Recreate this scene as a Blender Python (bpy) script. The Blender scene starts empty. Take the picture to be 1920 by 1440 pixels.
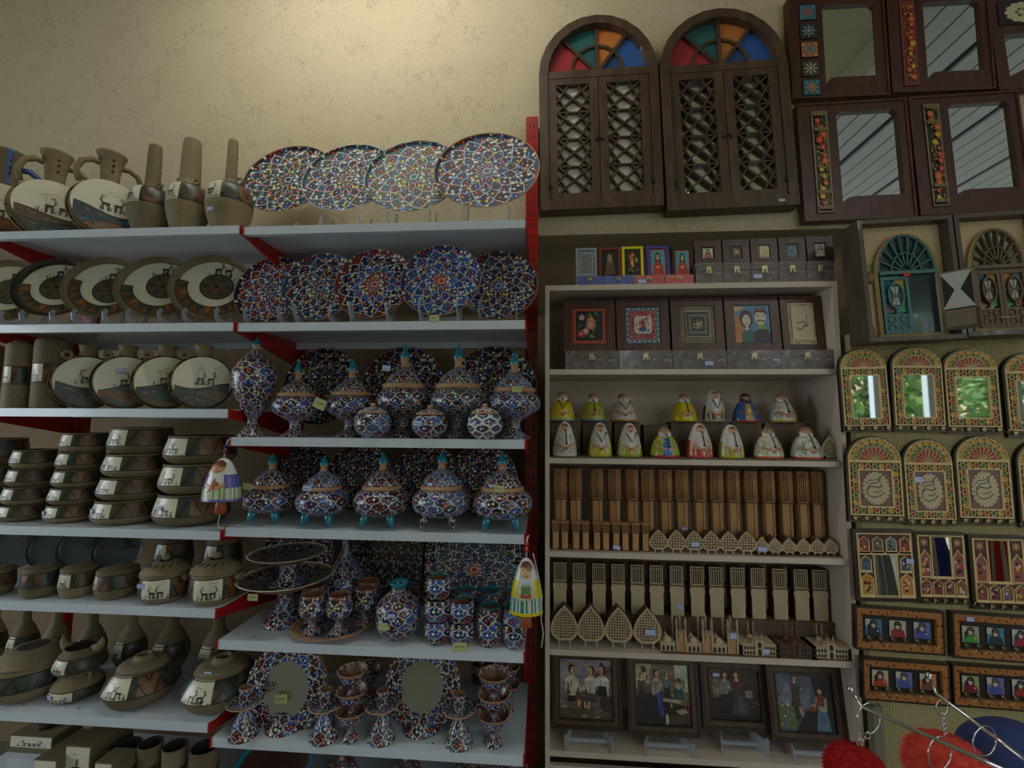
import bpy, math, random
from mathutils import Vector, Matrix
C = bpy.context.scene
COL = C.collection
PI = math.pi

# ------------------------------------------------------------------ camera
F, PITCH, YAW, ROLL = 830.0, 0.0890, 0.0720, 0.0068
EYE = Vector((0, 0, 1.5))
FWD = Vector((-math.sin(YAW)*math.cos(PITCH), math.cos(YAW)*math.cos(PITCH), math.sin(PITCH)))
_r = Vector((math.cos(YAW), math.sin(YAW), 0)); _u = _r.cross(FWD)
RIGHT = _r*math.cos(ROLL)+_u*math.sin(ROLL); UP = -_r*math.sin(ROLL)+_u*math.cos(ROLL)
cam = bpy.data.cameras.new('camera'); cam.sensor_width = 36; cam.lens = F/1920*36; cam.clip_start = .02
co = bpy.data.objects.new('camera', cam); COL.objects.link(co)
co.matrix_world = Matrix(((RIGHT.x, UP.x, -FWD.x, EYE.x), (RIGHT.y, UP.y, -FWD.y, EYE.y), (RIGHT.z, UP.z, -FWD.z, EYE.z), (0, 0, 0, 1)))
C.camera = co

# ------------------------------------------------------------------ world, lights, exposure
C.view_settings.view_transform = 'Standard'; C.view_settings.look = 'None'
C.view_settings.gamma = 1; C.view_settings.use_curve_mapping = False
C.view_settings.exposure = -0.12
w = bpy.data.worlds.new('sky'); C.world = w; w.use_nodes = True
bg = w.node_tree.nodes['Background']; bg.inputs[0].default_value = (.80, .90, 1.0, 1); bg.inputs[1].default_value = 6.6
def area(name, loc, rot, sx, sy, power, col, portal=False):
    l = bpy.data.lights.new(name, 'AREA'); l.shape = 'RECTANGLE'; l.size = sx; l.size_y = sy; l.energy = power; l.color = col
    o = bpy.data.objects.new(name, l); COL.objects.link(o); o.location = loc; o.rotation_euler = rot
    if portal: l.cycles.is_portal = True
    return o
area('front_window_portal', (4.4, -2.45, 1.5), (PI/2, 0, 0), 7.0, 2.8, 1, (1, 1, 1), True)
area('left_window_portal', (-3.98, .1, 1.6), (0, -PI/2, 0), 1.4, 2.0, 1, (1, 1, 1), True)

# ------------------------------------------------------------------ pixel -> place
def ray(px, py): return RIGHT*((px-960)/F) - UP*((py-720)/F) + FWD
def P(px, py, Y):
    d = ray(px, py); t = Y/d.y; return d.x*t, EYE.z+d.z*t
def PZ(px, py, z):
    d = ray(px, py); t = (z-EYE.z)/d.z; return d.x*t, d.y*t
def cosq(x, Y): return Y/math.hypot(x, Y)

# ------------------------------------------------------------------ materials
def lin(h):
    if not isinstance(h, str): return h
    h = h.lstrip('#'); o = []
    for i in (0, 2, 4):
        c = int(h[i:i+2], 16)/255; o.append(c/12.92 if c <= .04045 else ((c+.055)/1.055)**2.4)
    return tuple(o)
class G:
    def __init__(s, name, rough=.5, metal=0, spec=.5, coat=0):
        s.m = bpy.data.materials.new(name); s.m.use_nodes = True; s.nt = s.m.node_tree
        s.b = s.nt.nodes['Principled BSDF']; s.set('Roughness', rough); s.set('Metallic', metal); s.set('Specular IOR Level', spec); s.set('Coat Weight', coat)
    def set(s, k, v):
        if hasattr(v, 'links'): s.nt.links.new(v, s.b.inputs[k])
        else:
            if isinstance(v, tuple) and len(v) == 3: v = (*v, 1)
            s.b.inputs[k].default_value = v
    def n(s, t): return s.nt.nodes.new('ShaderNode'+t)
    def con(s, inp, v):
        if hasattr(v, 'links'): s.nt.links.new(v, inp)
        else: inp.default_value = v
    def f(s, op, a, b=None, c=None):
        n = s.n('Math'); n.operation = op; s.con(n.inputs[0], a)
        if b is not None: s.con(n.inputs[1], b)
        if c is not None: s.con(n.inputs[2], c)
        return n.outputs[0]
    def mix(s, fac, a, b):
        n = s.n('Mix'); n.data_type = 'RGBA'; s.con(n.inputs[0], fac)
        for i, v in ((6, a), (7, b)):
            v = lin(v) if isinstance(v, str) else v
            s.con(n.inputs[i], (*v, 1) if isinstance(v, tuple) and len(v) == 3 else v)
        return n.outputs[2]
    def ramp(s, fac, cols, const=True):
        n = s.n('ValToRGB'); cr = n.color_ramp
        if const: cr.interpolation = 'CONSTANT'
        k = len(cols)
        if not isinstance(cols[0], tuple) or len(cols[0]) != 2: cols = [(i/k, c) for i, c in enumerate(cols)]
        while len(cr.elements) < k: cr.elements.new(.5)
        for e, (p, c) in zip(cr.elements, cols): e.position = p; e.color = (*lin(c), 1)
        s.con(n.inputs[0], fac); return n.outputs[0]
    def xyz(s, v):
        n = s.n('SeparateXYZ'); s.con(n.inputs[0], v); return n.outputs
    def vec(s, x, y, z=0.0):
        n = s.n('CombineXYZ'); s.con(n.inputs[0], x); s.con(n.inputs[1], y); s.con(n.inputs[2], z); return n.outputs[0]
    def uv(s): return s.n('TexCoord').outputs['UV']
    def obj(s): return s.n('TexCoord').outputs['Object']
    def gen(s): return s.n('TexCoord').outputs['Generated']
    def scale(s, v, k, off=None):
        n = s.n('Mapping'); s.con(n.inputs[0], v); n.inputs['Scale'].default_value = k if isinstance(k, tuple) else (k, k, k)
        if off: n.inputs['Location'].default_value = off
        return n.outputs[0]
    def voro(s, v, k, rnd=1, dim='2D', feat='F1'):
        n = s.n('TexVoronoi'); n.voronoi_dimensions = dim; n.feature = feat; s.con(n.inputs['Vector'], v); n.inputs['Scale'].default_value = k; n.inputs['Randomness'].default_value = rnd
        return n.outputs['Distance'], (n.outputs['Color'] if feat == 'F1' else None)
    def noise(s, v, k, d=3, r=.5):
        n = s.n('TexNoise'); s.con(n.inputs['Vector'], v); n.inputs['Scale'].default_value = k; n.inputs['Detail'].default_value = d; n.inputs['Roughness'].default_value = r
        return n.outputs['Fac']
    def bump(s, h, st=.3, dist=.01):
        n = s.n('Bump'); n.inputs['Strength'].default_value = st; n.inputs['Distance'].default_value = dist; s.con(n.inputs['Height'], h); s.nt.links.new(n.outputs[0], s.b.inputs['Normal'])
MC = {}
def paint(h, rough=.55, metal=0, coat=0):
    k = (h, rough, metal, coat)
    if k not in MC:
        g = G('paint_'+str(h).strip('#')[:18], rough, metal, coat=coat); g.set('Base Color', lin(h)); MC[k] = g.m
    return MC[k]

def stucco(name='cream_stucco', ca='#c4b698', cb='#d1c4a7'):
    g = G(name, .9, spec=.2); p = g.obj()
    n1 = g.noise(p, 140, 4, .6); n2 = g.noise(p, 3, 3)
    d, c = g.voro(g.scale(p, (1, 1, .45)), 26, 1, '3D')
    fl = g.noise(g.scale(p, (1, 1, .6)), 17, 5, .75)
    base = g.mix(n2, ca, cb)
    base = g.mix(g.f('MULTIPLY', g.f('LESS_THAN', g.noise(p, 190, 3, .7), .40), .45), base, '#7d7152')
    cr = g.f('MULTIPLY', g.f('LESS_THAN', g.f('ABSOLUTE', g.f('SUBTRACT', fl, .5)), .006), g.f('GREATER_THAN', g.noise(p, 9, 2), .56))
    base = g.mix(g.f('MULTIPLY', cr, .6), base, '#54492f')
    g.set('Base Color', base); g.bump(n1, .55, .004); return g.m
def woven():
    g = G('woven_board', .85, spec=.2); p = g.obj()
    x, y, z = g.xyz(p)
    a = g.f('ABSOLUTE', g.f('SINE', g.f('MULTIPLY', x, 330.)))
    b = g.f('ABSOLUTE', g.f('SINE', g.f('MULTIPLY', z, 420.)))
    h = g.f('MINIMUM', a, b); n = g.noise(p, 60, 3)
    c = g.mix(g.f('MULTIPLY', g.f('LESS_THAN', h, .28), .5), g.mix(n, '#988b61', '#aa9d74'), '#62583c')
    g.set('Base Color', c); g.bump(h, .5, .003); return g.m
def wood(name, c1, c2, c3, rough=.45, k=1.0, coat=.2):
    g = G(name, rough, coat=coat); p = g.obj()
    n = g.noise(g.scale(p, (14*k, 14*k, 2.2*k)), 3.0, 5, .6)
    n2 = g.noise(g.scale(p, (90*k, 90*k, 6*k)), 3.0, 3, .6)
    c = g.ramp(n, [(.25, c1), (.5, c2), (.75, c3)], False)
    g.set('Base Color', g.mix(g.f('MULTIPLY', n2, .45), c, c1)); g.bump(n2, .15, .002); return g.m
def clay(name, c1='#7d6e52', c2='#8f7e60', rough=.7):
    g = G(name, rough, spec=.35); p = g.obj()
    n = g.noise(p, 9, 4); n2 = g.noise(p, 220, 2)
    c = g.mix(n, c1, c2); c = g.mix(g.f('MULTIPLY', g.f('LESS_THAN', n2, .42), .35), c, '#4c4130')
    g.set('Base Color', c); g.bump(n2, .2, .001); return g.m
def clay_band(name, cols):
    # zigzag and triangle ornament scratched into a glazed band; uv in band cells
    g = G(name, .4, spec=.5); u, v, _ = g.xyz(g.uv())
    tri = g.f('MULTIPLY', g.f('ABSOLUTE', g.f('SUBTRACT', g.f('FRACT', g.f('MULTIPLY', u, 1.0)), .5)), 2.)
    d = g.f('SUBTRACT', g.f('FRACT', v), tri)
    cell = g.n('TexWhiteNoise'); cell.noise_dimensions = '2D'; g.con(cell.inputs['Vector'], g.vec(g.f('FLOOR', u), g.f('GREATER_THAN', d, 0.)))
    c = g.ramp(cell.outputs['Value'], cols)
    n = g.noise(g.obj(), 30, 4); c = g.mix(g.f('MULTIPLY', n, .5), c, '#3c382c')
    ln = g.f('LESS_THAN', g.f('ABSOLUTE', d), .10); c = g.mix(ln, c, '#1c1f1b')
    ln2 = g.f('LESS_THAN', g.f('ABSOLUTE', g.f('SUBTRACT', g.f('ABSOLUTE', d), .3)), .05); c = g.mix(g.f('MULTIPLY', ln2, .6), c, '#20241f')
    g.set('Base Color', c); return g.m
PETALS = ['#a8241c', '#b8402a', '#dcdad2', '#4f7fc4', '#d8be34', '#9c1c26', '#3a68b8', '#e0ded8']
def flowers(g, xy, k, base, rnd=.75, petals=PETALS):
    d, col = g.voro(xy, k, rnd)
    r = g.f('FRACT', g.f('MULTIPLY', g.xyz(col)[0], 7.31))
    pc = g.ramp(r, petals)
    big = g.f('LESS_THAN', d, g.f('ADD', .26, g.f('MULTIPLY', g.xyz(col)[1], .10)))
    c = g.mix(g.f('LESS_THAN', d, .44), base, '#0d0f1c')
    c = g.mix(big, c, pc)
    c = g.mix(g.f('LESS_THAN', d, .11), c, g.ramp(g.xyz(col)[2], ['#e9e4d2', '#d9c850', '#fbf8f0', '#f0ece0']))
    d2, _ = g.voro(xy, k*2.3, .9)
    c = g.mix(g.f('MULTIPLY', g.f('LESS_THAN', d2, .12), g.f('GREATER_THAN', d, .4)), c, '#aeb2b0')
    return c
def enamel(name, bases, petals=PETALS, line='#d4d6d2', fk=3.4, lw=.036):
    g = G(name, .28, spec=.5, coat=.15); uv = g.uv(); u, v, _ = g.xyz(uv)
    a0 = g.f('ADD', u, v); b0 = g.f('SUBTRACT', u, v)
    a = g.f('ADD', a0, g.f('MULTIPLY', g.f('SINE', g.f('MULTIPLY', b0, 2*PI)), .07))
    b = g.f('ADD', b0, g.f('MULTIPLY', g.f('SINE', g.f('MULTIPLY', a0, 2*PI)), .07))
    cell = g.n('TexWhiteNoise'); cell.noise_dimensions = '2D'; g.con(cell.inputs['Vector'], g.vec(g.f('FLOOR', a), g.f('FLOOR', b)))
    base = g.ramp(cell.outputs['Value'], bases)
    c = flowers(g, uv, fk, base, .7, petals)
    fa = g.f('ABSOLUTE', g.f('SUBTRACT', g.f('FRACT', a), .5)); fb = g.f('ABSOLUTE', g.f('SUBTRACT', g.f('FRACT', b), .5))
    mx = g.f('MAXIMUM', fa, fb)
    c = g.mix(g.f('GREATER_THAN', mx, .5-lw), c, line)
    inner = g.f('LESS_THAN', g.f('ABSOLUTE', g.f('SUBTRACT', mx, .5-lw-.035)), .022); c = g.mix(g.f('MULTIPLY', inner, .7), c, '#1b2342')
    g.set('Base Color', c); return g.m
def mandala(name, seed, tints, center, n0=None, line='#c2c6c4', petals=PETALS, k=9.5, rings=None, xz=False):
    R = random.Random(seed); n0 = n0 or R.choice([12, 14, 16])
    g = G(name, .5, spec=.2); x, y, _z = g.xyz(g.gen()); y = _z if xz else y
    x = g.f('MULTIPLY', g.f('SUBTRACT', x, .5), 2.); y = g.f('MULTIPLY', g.f('SUBTRACT', y, .5), 2.)
    r = g.f('SQRT', g.f('ADD', g.f('MULTIPLY', x, x), g.f('MULTIPLY', y, y)))
    th = g.f('DIVIDE', g.f('ARCTAN2', y, x), 2*PI)
    rings = rings or [(.18, .05, n0, 't'), (.36, .065, n0, 't'), (.50, .06, n0, 'p'), (.66, .075, n0, 't'), (.84, .075, n0, 't')]
    idx = None; lines = None
    for i, (rr, am, n, kd) in enumerate(rings):
        t = g.f('ABSOLUTE', g.f('SUBTRACT', g.f('FRACT', g.f('ADD', g.f('MULTIPLY', th, float(n)), 10.+.5*(i % 2))), .5))
        if kd == 'p': t = g.f('POWER', g.f('MULTIPLY', t, 2.), 1.8); s = g.f('SUBTRACT', .6, t)
        else: s = g.f('SUBTRACT', .5, g.f('MULTIPLY', t, 2.))
        d = g.f('SUBTRACT', r, g.f('ADD', rr, g.f('MULTIPLY', s, am*2.1)))
        ins = g.f('GREATER_THAN', d, 0.)
        idx = ins if idx is None else g.f('ADD', idx, ins)
        l = g.f('LESS_THAN', g.f('ABSOLUTE', d), .0135 if i < 5 else .011)
        lines = l if lines is None else g.f('MAXIMUM', lines, l)
    zs = [center]+[R.choice(tints) for _ in rings]
    base = g.ramp(g.f('DIVIDE', g.f('ADD', idx, .5), float(len(zs))), zs)
    c = flowers(g, g.vec(x, y), k, base, .8, petals)
    c = g.mix(g.f('LESS_THAN', r, .1), c, center); c = g.mix(lines, c, line)
    sp = g.f('LESS_THAN', g.f('ABSOLUTE', g.f('SUBTRACT', r, .07)), .014); c = g.mix(sp, c, line)
    g.set('Base Color', c); return g.m

STUCCO = stucco(); STUCCO2 = stucco('shaded_brown_stucco', '#85735a', '#938066'); WOVEN = woven()  # lower wall's brown, with shade behind the shelves put into the colour
WALNUT = wood('dark_walnut', '#33241a', '#4f392a', '#69503a', .5)
MAHOG = wood('reddish_wood', '#301710', '#4f261a', '#663526', .38)
BROWNBOX = wood('brown_box_wood', '#34201a', '#4b2f26', '#5e3e33', .4)
TANWOOD = wood('tan_ply', '#a87a50', '#b6885c', '#c39669', .6, 2, 0)
DARKTAN = wood('dark_ply_edge', '#4a3222', '#5c3f2b', '#6a4b34', .6, 2, 0)
PALEWOOD = wood('pale_ply', '#aa9778', '#b8a484', '#c6b190', .65, 2, 0)
RISER = wood('riser_board', '#4d3a29', '#665040', '#7a6350', .6, 1, 0)
DARKFRAME = wood('dark_frame_wood', '#1f150f', '#35251a', '#4a3424', .35)
CLAY = clay('clay'); CLAYD = clay('clay_dark', '#6a5c43', '#7a6b50'); CLAYIN = paint('#2b2720', .8)
BAND = [clay_band('glazed_band_a', ['#3c463c', '#7b4a26', '#4a4a38', '#2f3f42', '#8a5a2c', '#40382a']),
        clay_band('glazed_band_b', ['#2f3a34', '#54442e', '#6f4626', '#35464a', '#4d4434']),
        clay_band('glazed_band_c', ['#52493a', '#3e4a40', '#8c5c30', '#5b3d28', '#34403c'])]
CREAM = paint('#dcd5be', .35, 0, .15)
TERRA = paint('#b08763', .5); TERRAIN = paint('#8a5f46', .4, 0, .3)
TURQ = paint('#1f7f94', .2, 0, .5); TURQD = paint('#2a6f78', .25, 0, .4)
NAVY = enamel('enamel_navy', ['#0c0f28', '#182860', '#0a0b16', '#2348a0', '#1a1020'])
BLUE = enamel('enamel_blue', ['#1f4698', '#101840', '#2c62b8', '#101024', '#3868ac'])
GREENB = enamel('enamel_green', ['#12131f', '#274a5a', '#1c3f44', '#0c0d14', '#3c5f7a'], line='#cfd8c8')
DARKB = enamel('enamel_dark', ['#101018', '#1a1420', '#141c2a', '#2a1416'], line='#a8aaa6')
ENAM = [NAVY, BLUE, GREENB]
WHITE = paint('#c9d2dc', .3, 0, .2); REDM = paint('#a31712', .3, 0, .3); MDF = None
def laminate():
    g = G('pale_laminate', .5); p = g.obj(); n = g.noise(g.scale(p, (80, 80, 80)), 2, 3)
    g.set('Base Color', g.mix(n, '#bcab9d', '#cbbcae')); return g.m
MDF = laminate()
CHROME = paint('#d8d8dc', .12, 1); BRASS = paint('#a89870', .3, 1); BLACK = paint('#0b0b0d', .5)
MIRROR = paint('#e2e8e2', .02, 1)
def clear(name, tint, a=.35):
    m = bpy.data.materials.new(name); m.use_nodes = True; nt = m.node_tree; nt.nodes.clear()
    o = nt.nodes.new('ShaderNodeOutputMaterial'); mx = nt.nodes.new('ShaderNodeMixShader'); t = nt.nodes.new('ShaderNodeBsdfTransparent'); p = nt.nodes.new('ShaderNodeBsdfPrincipled')
    p.inputs['Base Color'].default_value = (*lin(tint), 1); p.inputs['Roughness'].default_value = .08; p.inputs['Specular IOR Level'].default_value = .8
    mx.inputs[0].default_value = a; nt.links.new(t.outputs[0], mx.inputs[1]); nt.links.new(p.outputs[0], mx.inputs[2]); nt.links.new(mx.outputs[0], o.inputs[0]); return m
ACRYL = clear('clear_acrylic', '#b9c6d4', .48)
def film():
    m = clear('cling_film', '#d8d4da', .0); nt = m.node_tree
    mx = [n for n in nt.nodes if n.type == 'MIX_SHADER'][0]
    tc = nt.nodes.new('ShaderNodeTexCoord'); mp = nt.nodes.new('ShaderNodeMapping'); mp.inputs['Scale'].default_value = (5, 5, 16); mp.inputs['Rotation'].default_value = (0, .6, 0)
    ns = nt.nodes.new('ShaderNodeTexNoise'); ns.inputs['Scale'].default_value = 2.2; ns.inputs['Detail'].default_value = 2; ns.inputs['Distortion'].default_value = 2.2
    r = nt.nodes.new('ShaderNodeValToRGB'); e = r.color_ramp.elements; e[0].position = .491; e[0].color = (.05, .05, .05, 1); e[1].position = .509; e[1].color = (.05, .05, .05, 1)
    q = r.color_ramp.elements.new(.5); q.color = (.6, .6, .6, 1)
    nt.links.new(tc.outputs['Object'], mp.inputs[0]); nt.links.new(mp.outputs[0], ns.inputs['Vector']); nt.links.new(ns.outputs['Fac'], r.inputs[0]); nt.links.new(r.outputs[0], mx.inputs[0]); return m
FILM = film()

# ------------------------------------------------------------------ mesh builder
class MB:
    def __init__(s): s.v = []; s.f = []; s.mi = []; s.uv = []; s.sm = []; s.mats = []; s.M = None
    def slot(s, m):
        if m not in s.mats: s.mats.append(m)
        return s.mats.index(m)
    def av(s, pts):
        i = len(s.v)
        for p in pts:
            p = Vector(p)
            if s.M is not None: p = s.M @ p
            s.v.append(tuple(p))
        return i
    def af(s, idx, m, uv=None, sm=False):
        s.f.append(tuple(idx)); s.mi.append(s.slot(m)); s.uv.append(uv or [(0, 0)]*len(idx)); s.sm.append(sm)
    def box(s, x0, x1, y0, y1, z0, z1, m):
        i = s.av([(x0, y0, z0), (x1, y0, z0), (x1, y1, z0), (x0, y1, z0), (x0, y0, z1), (x1, y0, z1), (x1, y1, z1), (x0, y1, z1)])
        for q in ((0, 1, 5, 4), (1, 2, 6, 5), (2, 3, 7, 6), (3, 0, 4, 7), (4, 5, 6, 7), (3, 2, 1, 0)): s.af([i+k for k in q], m)
        return s
    def prism(s, pts, y0, y1, m, side=None):      # polygon in x,z pushed along y
        n = len(pts); i = s.av([(x, y0, z) for x, z in pts]+[(x, y1, z) for x, z in pts])
        s.af([i+k for k in range(n)], m); s.af([i+n+k for k in reversed(range(n))], side or m)
        for k in range(n): s.af([i+k, i+n+k, i+n+(k+1) % n, i+(k+1) % n], side or m)
        return s
    def ring(s, out, inn, y0, y1, m):             # frame between two outlines with equal point counts
        n = len(out); i = s.av([(x, y0, z) for x, z in out]+[(x, y0, z) for x, z in inn]+[(x, y1, z) for x, z in out]+[(x, y1, z) for x, z in inn])
        for k in range(n):
            j = (k+1) % n
            s.af([i+k, i+j, i+n+j, i+n+k], m); s.af([i+2*n+k, i+3*n+k, i+3*n+j, i+2*n+j], m)
            s.af([i+k, i+2*n+k, i+2*n+j, i+j], m); s.af([i+n+k, i+n+j, i+3*n+j, i+3*n+k], m)
        return s
    def bar(s, a, b, w, y0, y1, m):
        a = Vector(a); b = Vector(b); d = (b-a)
        if d.length < 1e-6: return s
        d.normalize(); n = Vector((-d.y, d.x))*w/2
        return s.prism([tuple(a-n), tuple(b-n), tuple(b+n), tuple(a+n)], y0, y1, m)
    def lathe(s, prof, m, segs=36, sx=1, sy=1, un=8, vk=.045, scal=0, scn=12):
        # prof [(r,z)], m material or f(phi, t, z); phi 0 looks at -y
        L = [0]
        for (a, b), (c, d) in zip(prof, prof[1:]): L.append(L[-1]+math.hypot(c-a, d-b))
        tot = L[-1] or 1; n = len(prof); pts = []
        for j, (r, z) in enumerate(prof):
            for i in range(segs+1):
                ph = -PI+2*PI*i/segs; rr = max(r, 1e-5)
                if scal: rr *= 1+scal*(j/(n-1))*abs(math.sin(ph*scn/2))
                pts.append((rr*math.sin(ph)*sx, -rr*math.cos(ph)*sy, z))
        b = s.av(pts); W = segs+1
        for j in range(n-1):
            for i in range(segs):
                q = (b+j*W+i, b+j*W+i+1, b+(j+1)*W+i+1, b+(j+1)*W+i)
                mm = m(-PI+2*PI*(i+.5)/segs, (L[j]+L[j+1])/2/tot, (prof[j][1]+prof[j+1][1])/2) if callable(m) else m
                s.af(q, mm, [(i/segs*un, L[j]/vk), ((i+1)/segs*un, L[j]/vk), ((i+1)/segs*un, L[j+1]/vk), (i/segs*un, L[j+1]/vk)], True)
        return s
    def tube(s, path, r, m, segs=8, closed=False):
        path = [Vector(p) for p in path]; n = len(path); b = len(s.v); prev = None
        for k, p in enumerate(path):
            t = (path[(k+1) % n]-path[k-1]) if closed else (path[min(k+1, n-1)]-path[max(k-1, 0)]); t.normalize()
            a = Vector((0, 0, 1)) if abs(t.z) < .9 else Vector((1, 0, 0))
            if prev is not None: a = prev
            u = t.cross(a).cross(t); u = u.normalized() if u.length > 1e-6 else Vector((1, 0, 0)); prev = u; v = t.cross(u)
            rr = r[k] if isinstance(r, (list, tuple)) else r
            s.av([p+(u*math.cos(2*PI*i/segs)+v*math.sin(2*PI*i/segs))*rr for i in range(segs)])
        for k in range(n if closed else n-1):
            for i in range(segs):
                j = (i+1) % segs; kk = (k+1) % n
                s.af((b+k*segs+i, b+k*segs+j, b+kk*segs+j, b+kk*segs+i), m, [(i/segs*2, k*.8), ((i+1)/segs*2, k*.8), ((i+1)/segs*2, k*.8+.8), (i/segs*2, k*.8+.8)], True)
        if not closed:
            s.af([b+i for i in reversed(range(segs))], m); s.af([b+(n-1)*segs+i for i in range(segs)], m)
        return s
    def ball(s, c, r, m, segs=14, sz=1):
        M0 = s.M; T = Matrix.Translation(c); s.M = (M0 @ T) if M0 is not None else T
        s.lathe([(r*math.sin(PI*k/8), -r*sz*math.cos(PI*k/8)) for k in range(9)], m, segs); s.M = M0; return s
    def draw(s, D, fn, step=4e-5):
        for k, (h, pts) in enumerate(D.s):
            m = h if not isinstance(h, str) else paint(h, .4, 0, .15)
            i = s.av([fn(x, y, step*(k+1)) for x, y in pts]); s.af(range(i, i+len(pts)), m)
        return s
    def drawc(s, D, fn, step=4e-5):        # the same for curved grounds: every outline becomes rings round its middle
        for k, (h, pts) in enumerate(D.s):
            m = h if not isinstance(h, str) else paint(h, .4, 0, .15); n = len(pts)
            cx, cy = sum(p[0] for p in pts)/n, sum(p[1] for p in pts)/n
            if n < 5 and max(abs(p[0]-cx) for p in pts) < .12: i = s.av([fn(x, y, step*(k+1)) for x, y in pts]); s.af(range(i, i+n), m); continue
            F_ = (1, .8, .6, .4, .2); i = s.av([fn(cx+(x-cx)*f, cy+(y-cy)*f, step*(k+1)) for f in F_ for x, y in pts]+[fn(cx, cy, step*(k+1))])
            for r in range(len(F_)-1):
                for q in range(n): j = (q+1) % n; s.af((i+r*n+q, i+r*n+j, i+(r+1)*n+j, i+(r+1)*n+q), m)
            for q in range(n): s.af((i+(len(F_)-1)*n+q, i+(len(F_)-1)*n+(q+1) % n, i+len(F_)*n), m)
        return s
    def build(s, name, parent=None):
        me = bpy.data.meshes.new(name); me.from_pydata(s.v, [], s.f)
        for m in s.mats: me.materials.append(m)
        me.polygons.foreach_set('material_index', s.mi); me.polygons.foreach_set('use_smooth', s.sm)
        ul = me.uv_layers.new(name='UVMap'); ul.data.foreach_set('uv', [c for f in s.uv for p in f for c in p]); me.update()
        o = bpy.data.objects.new(name, me); COL.objects.link(o)
        if parent: o.parent = parent
        return o
class Draw:
    def __init__(s): s.s = []
    def poly(s, h, pts): s.s.append((h, pts)); return s
    def rect(s, h, x0, y0, x1, y1): return s.poly(h, [(x0, y0), (x1, y0), (x1, y1), (x0, y1)])
    def ell(s, h, x, y, a, b, n=14, rot=0):
        c, q = math.cos(rot), math.sin(rot)
        return s.poly(h, [(x+a*math.cos(2*PI*i/n)*c-b*math.sin(2*PI*i/n)*q, y+a*math.cos(2*PI*i/n)*q+b*math.sin(2*PI*i/n)*c) for i in range(n)])
    def stroke(s, h, pts, w):
        for (a, b), (c, d) in zip(pts, pts[1:]):
            l = math.hypot(c-a, d-b) or 1; nx, ny = -(d-b)/l*w/2, (c-a)/l*w/2
            s.poly(h, [(a-nx, b-ny), (c-nx, d-ny), (c+nx, d+ny), (a+nx, b+ny)])
        return s
    def at(s, D, x, y, k, ky=None, flip=1):
        ky = ky or k
        for h, p in D.s: s.s.append((h, [(x+px*k*flip, y+py*ky) for px, py in p]))
        return s
def smooth(pr, n=4):
    o = []
    for i in range(len(pr)-1):
        p0, p1, p2, p3 = pr[max(i-1, 0)], pr[i], pr[i+1], pr[min(i+2, len(pr)-1)]
        for k in range(n):
            t = k/n
            o.append(tuple(max(0, .5*(2*b+(c-a)*t+(2*a-5*b+4*c-d)*t*t+(3*b-a-3*c+d)*t**3)) for a, b, c, d in zip(p0, p1, p2, p3)))
    return o+[pr[-1]]
def scl(pr, R, H, z0=0): return [(r*R, z0+z*H) for r, z in pr]
def surf(prof, phi, z, off=0, sx=1, sy=1):
    r = prof[-1][0]
    for (a, b), (c, d) in zip(prof, prof[1:]):
        if min(b, d) <= z <= max(b, d) and abs(d-b) > 1e-7: r = a+(c-a)*(z-b)/(d-b); break
    r += off+.0006
    return (r*math.sin(phi)*sx, -r*math.cos(phi)*sy, z)
def flat_on(prof, x, z, off, sy=1):
    # point of a lathed front at lateral distance x and height z
    r = prof[-1][0]
    for (a, b), (c, d) in zip(prof, prof[1:]):
        if min(b, d) <= z <= max(b, d) and abs(d-b) > 1e-7: r = a+(c-a)*(z-b)/(d-b); break
    r = max(r, 1e-4); ph = math.asin(max(-.985, min(.985, x/r))); r += off+.0006
    return (r*math.sin(ph), -r*math.cos(ph)*sy, z)
def decal(mb, D, prof, ph0, ph1, z0, z1, sx=1, sy=1):
    mb.draw(D, lambda x, y, o: surf(prof, ph0+(ph1-ph0)*x, z0+(z1-z0)*y, o, sx, sy))
def thing(name, label, cat, loc=(0, 0, 0), rz=0, group=None, rx=0, ry=0):
    o = bpy.data.objects.new(name, None); COL.objects.link(o); o.empty_display_size = .05
    o.location = loc; o.rotation_euler = (rx, ry, rz); o['label'] = label; o['category'] = cat
    if group: o['group'] = group
    return o
def tag(o, label, cat, group=None, loc=None, rz=0, rx=0):
    o['label'] = label; o['category'] = cat
    if group: o['group'] = group
    if loc: o.location = loc; o.rotation_euler = (rx, 0, rz)
    return o
def structure(o): o['kind'] = 'structure'; return o
def dup(root, loc, label, rz=None):
    def cp(o, par):
        c = o.copy(); COL.objects.link(c)
        if par: c.parent = par
        for ch in [q for q in KIDS.get(o.name, [])]: cp(ch, c)
        return c
    KIDS = {}
    for o in bpy.data.objects:
        if o.parent: KIDS.setdefault(o.parent.name, []).append(o)
    r = cp(root, None); r.location = loc; r['label'] = label
    if rz is not None: r.rotation_euler.z = rz
    return r
ORD = ['leftmost', 'second', 'third', 'fourth', 'fifth', 'sixth', 'seventh', 'eighth', 'ninth', 'tenth', 'eleventh', 'twelfth', 'thirteenth', 'fourteenth', 'fifteenth', 'sixteenth']
def nth(i, n):
    if i == 0: return 'leftmost'
    if i == n-1: return 'rightmost'
    return ORD[i]+' from left'

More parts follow.
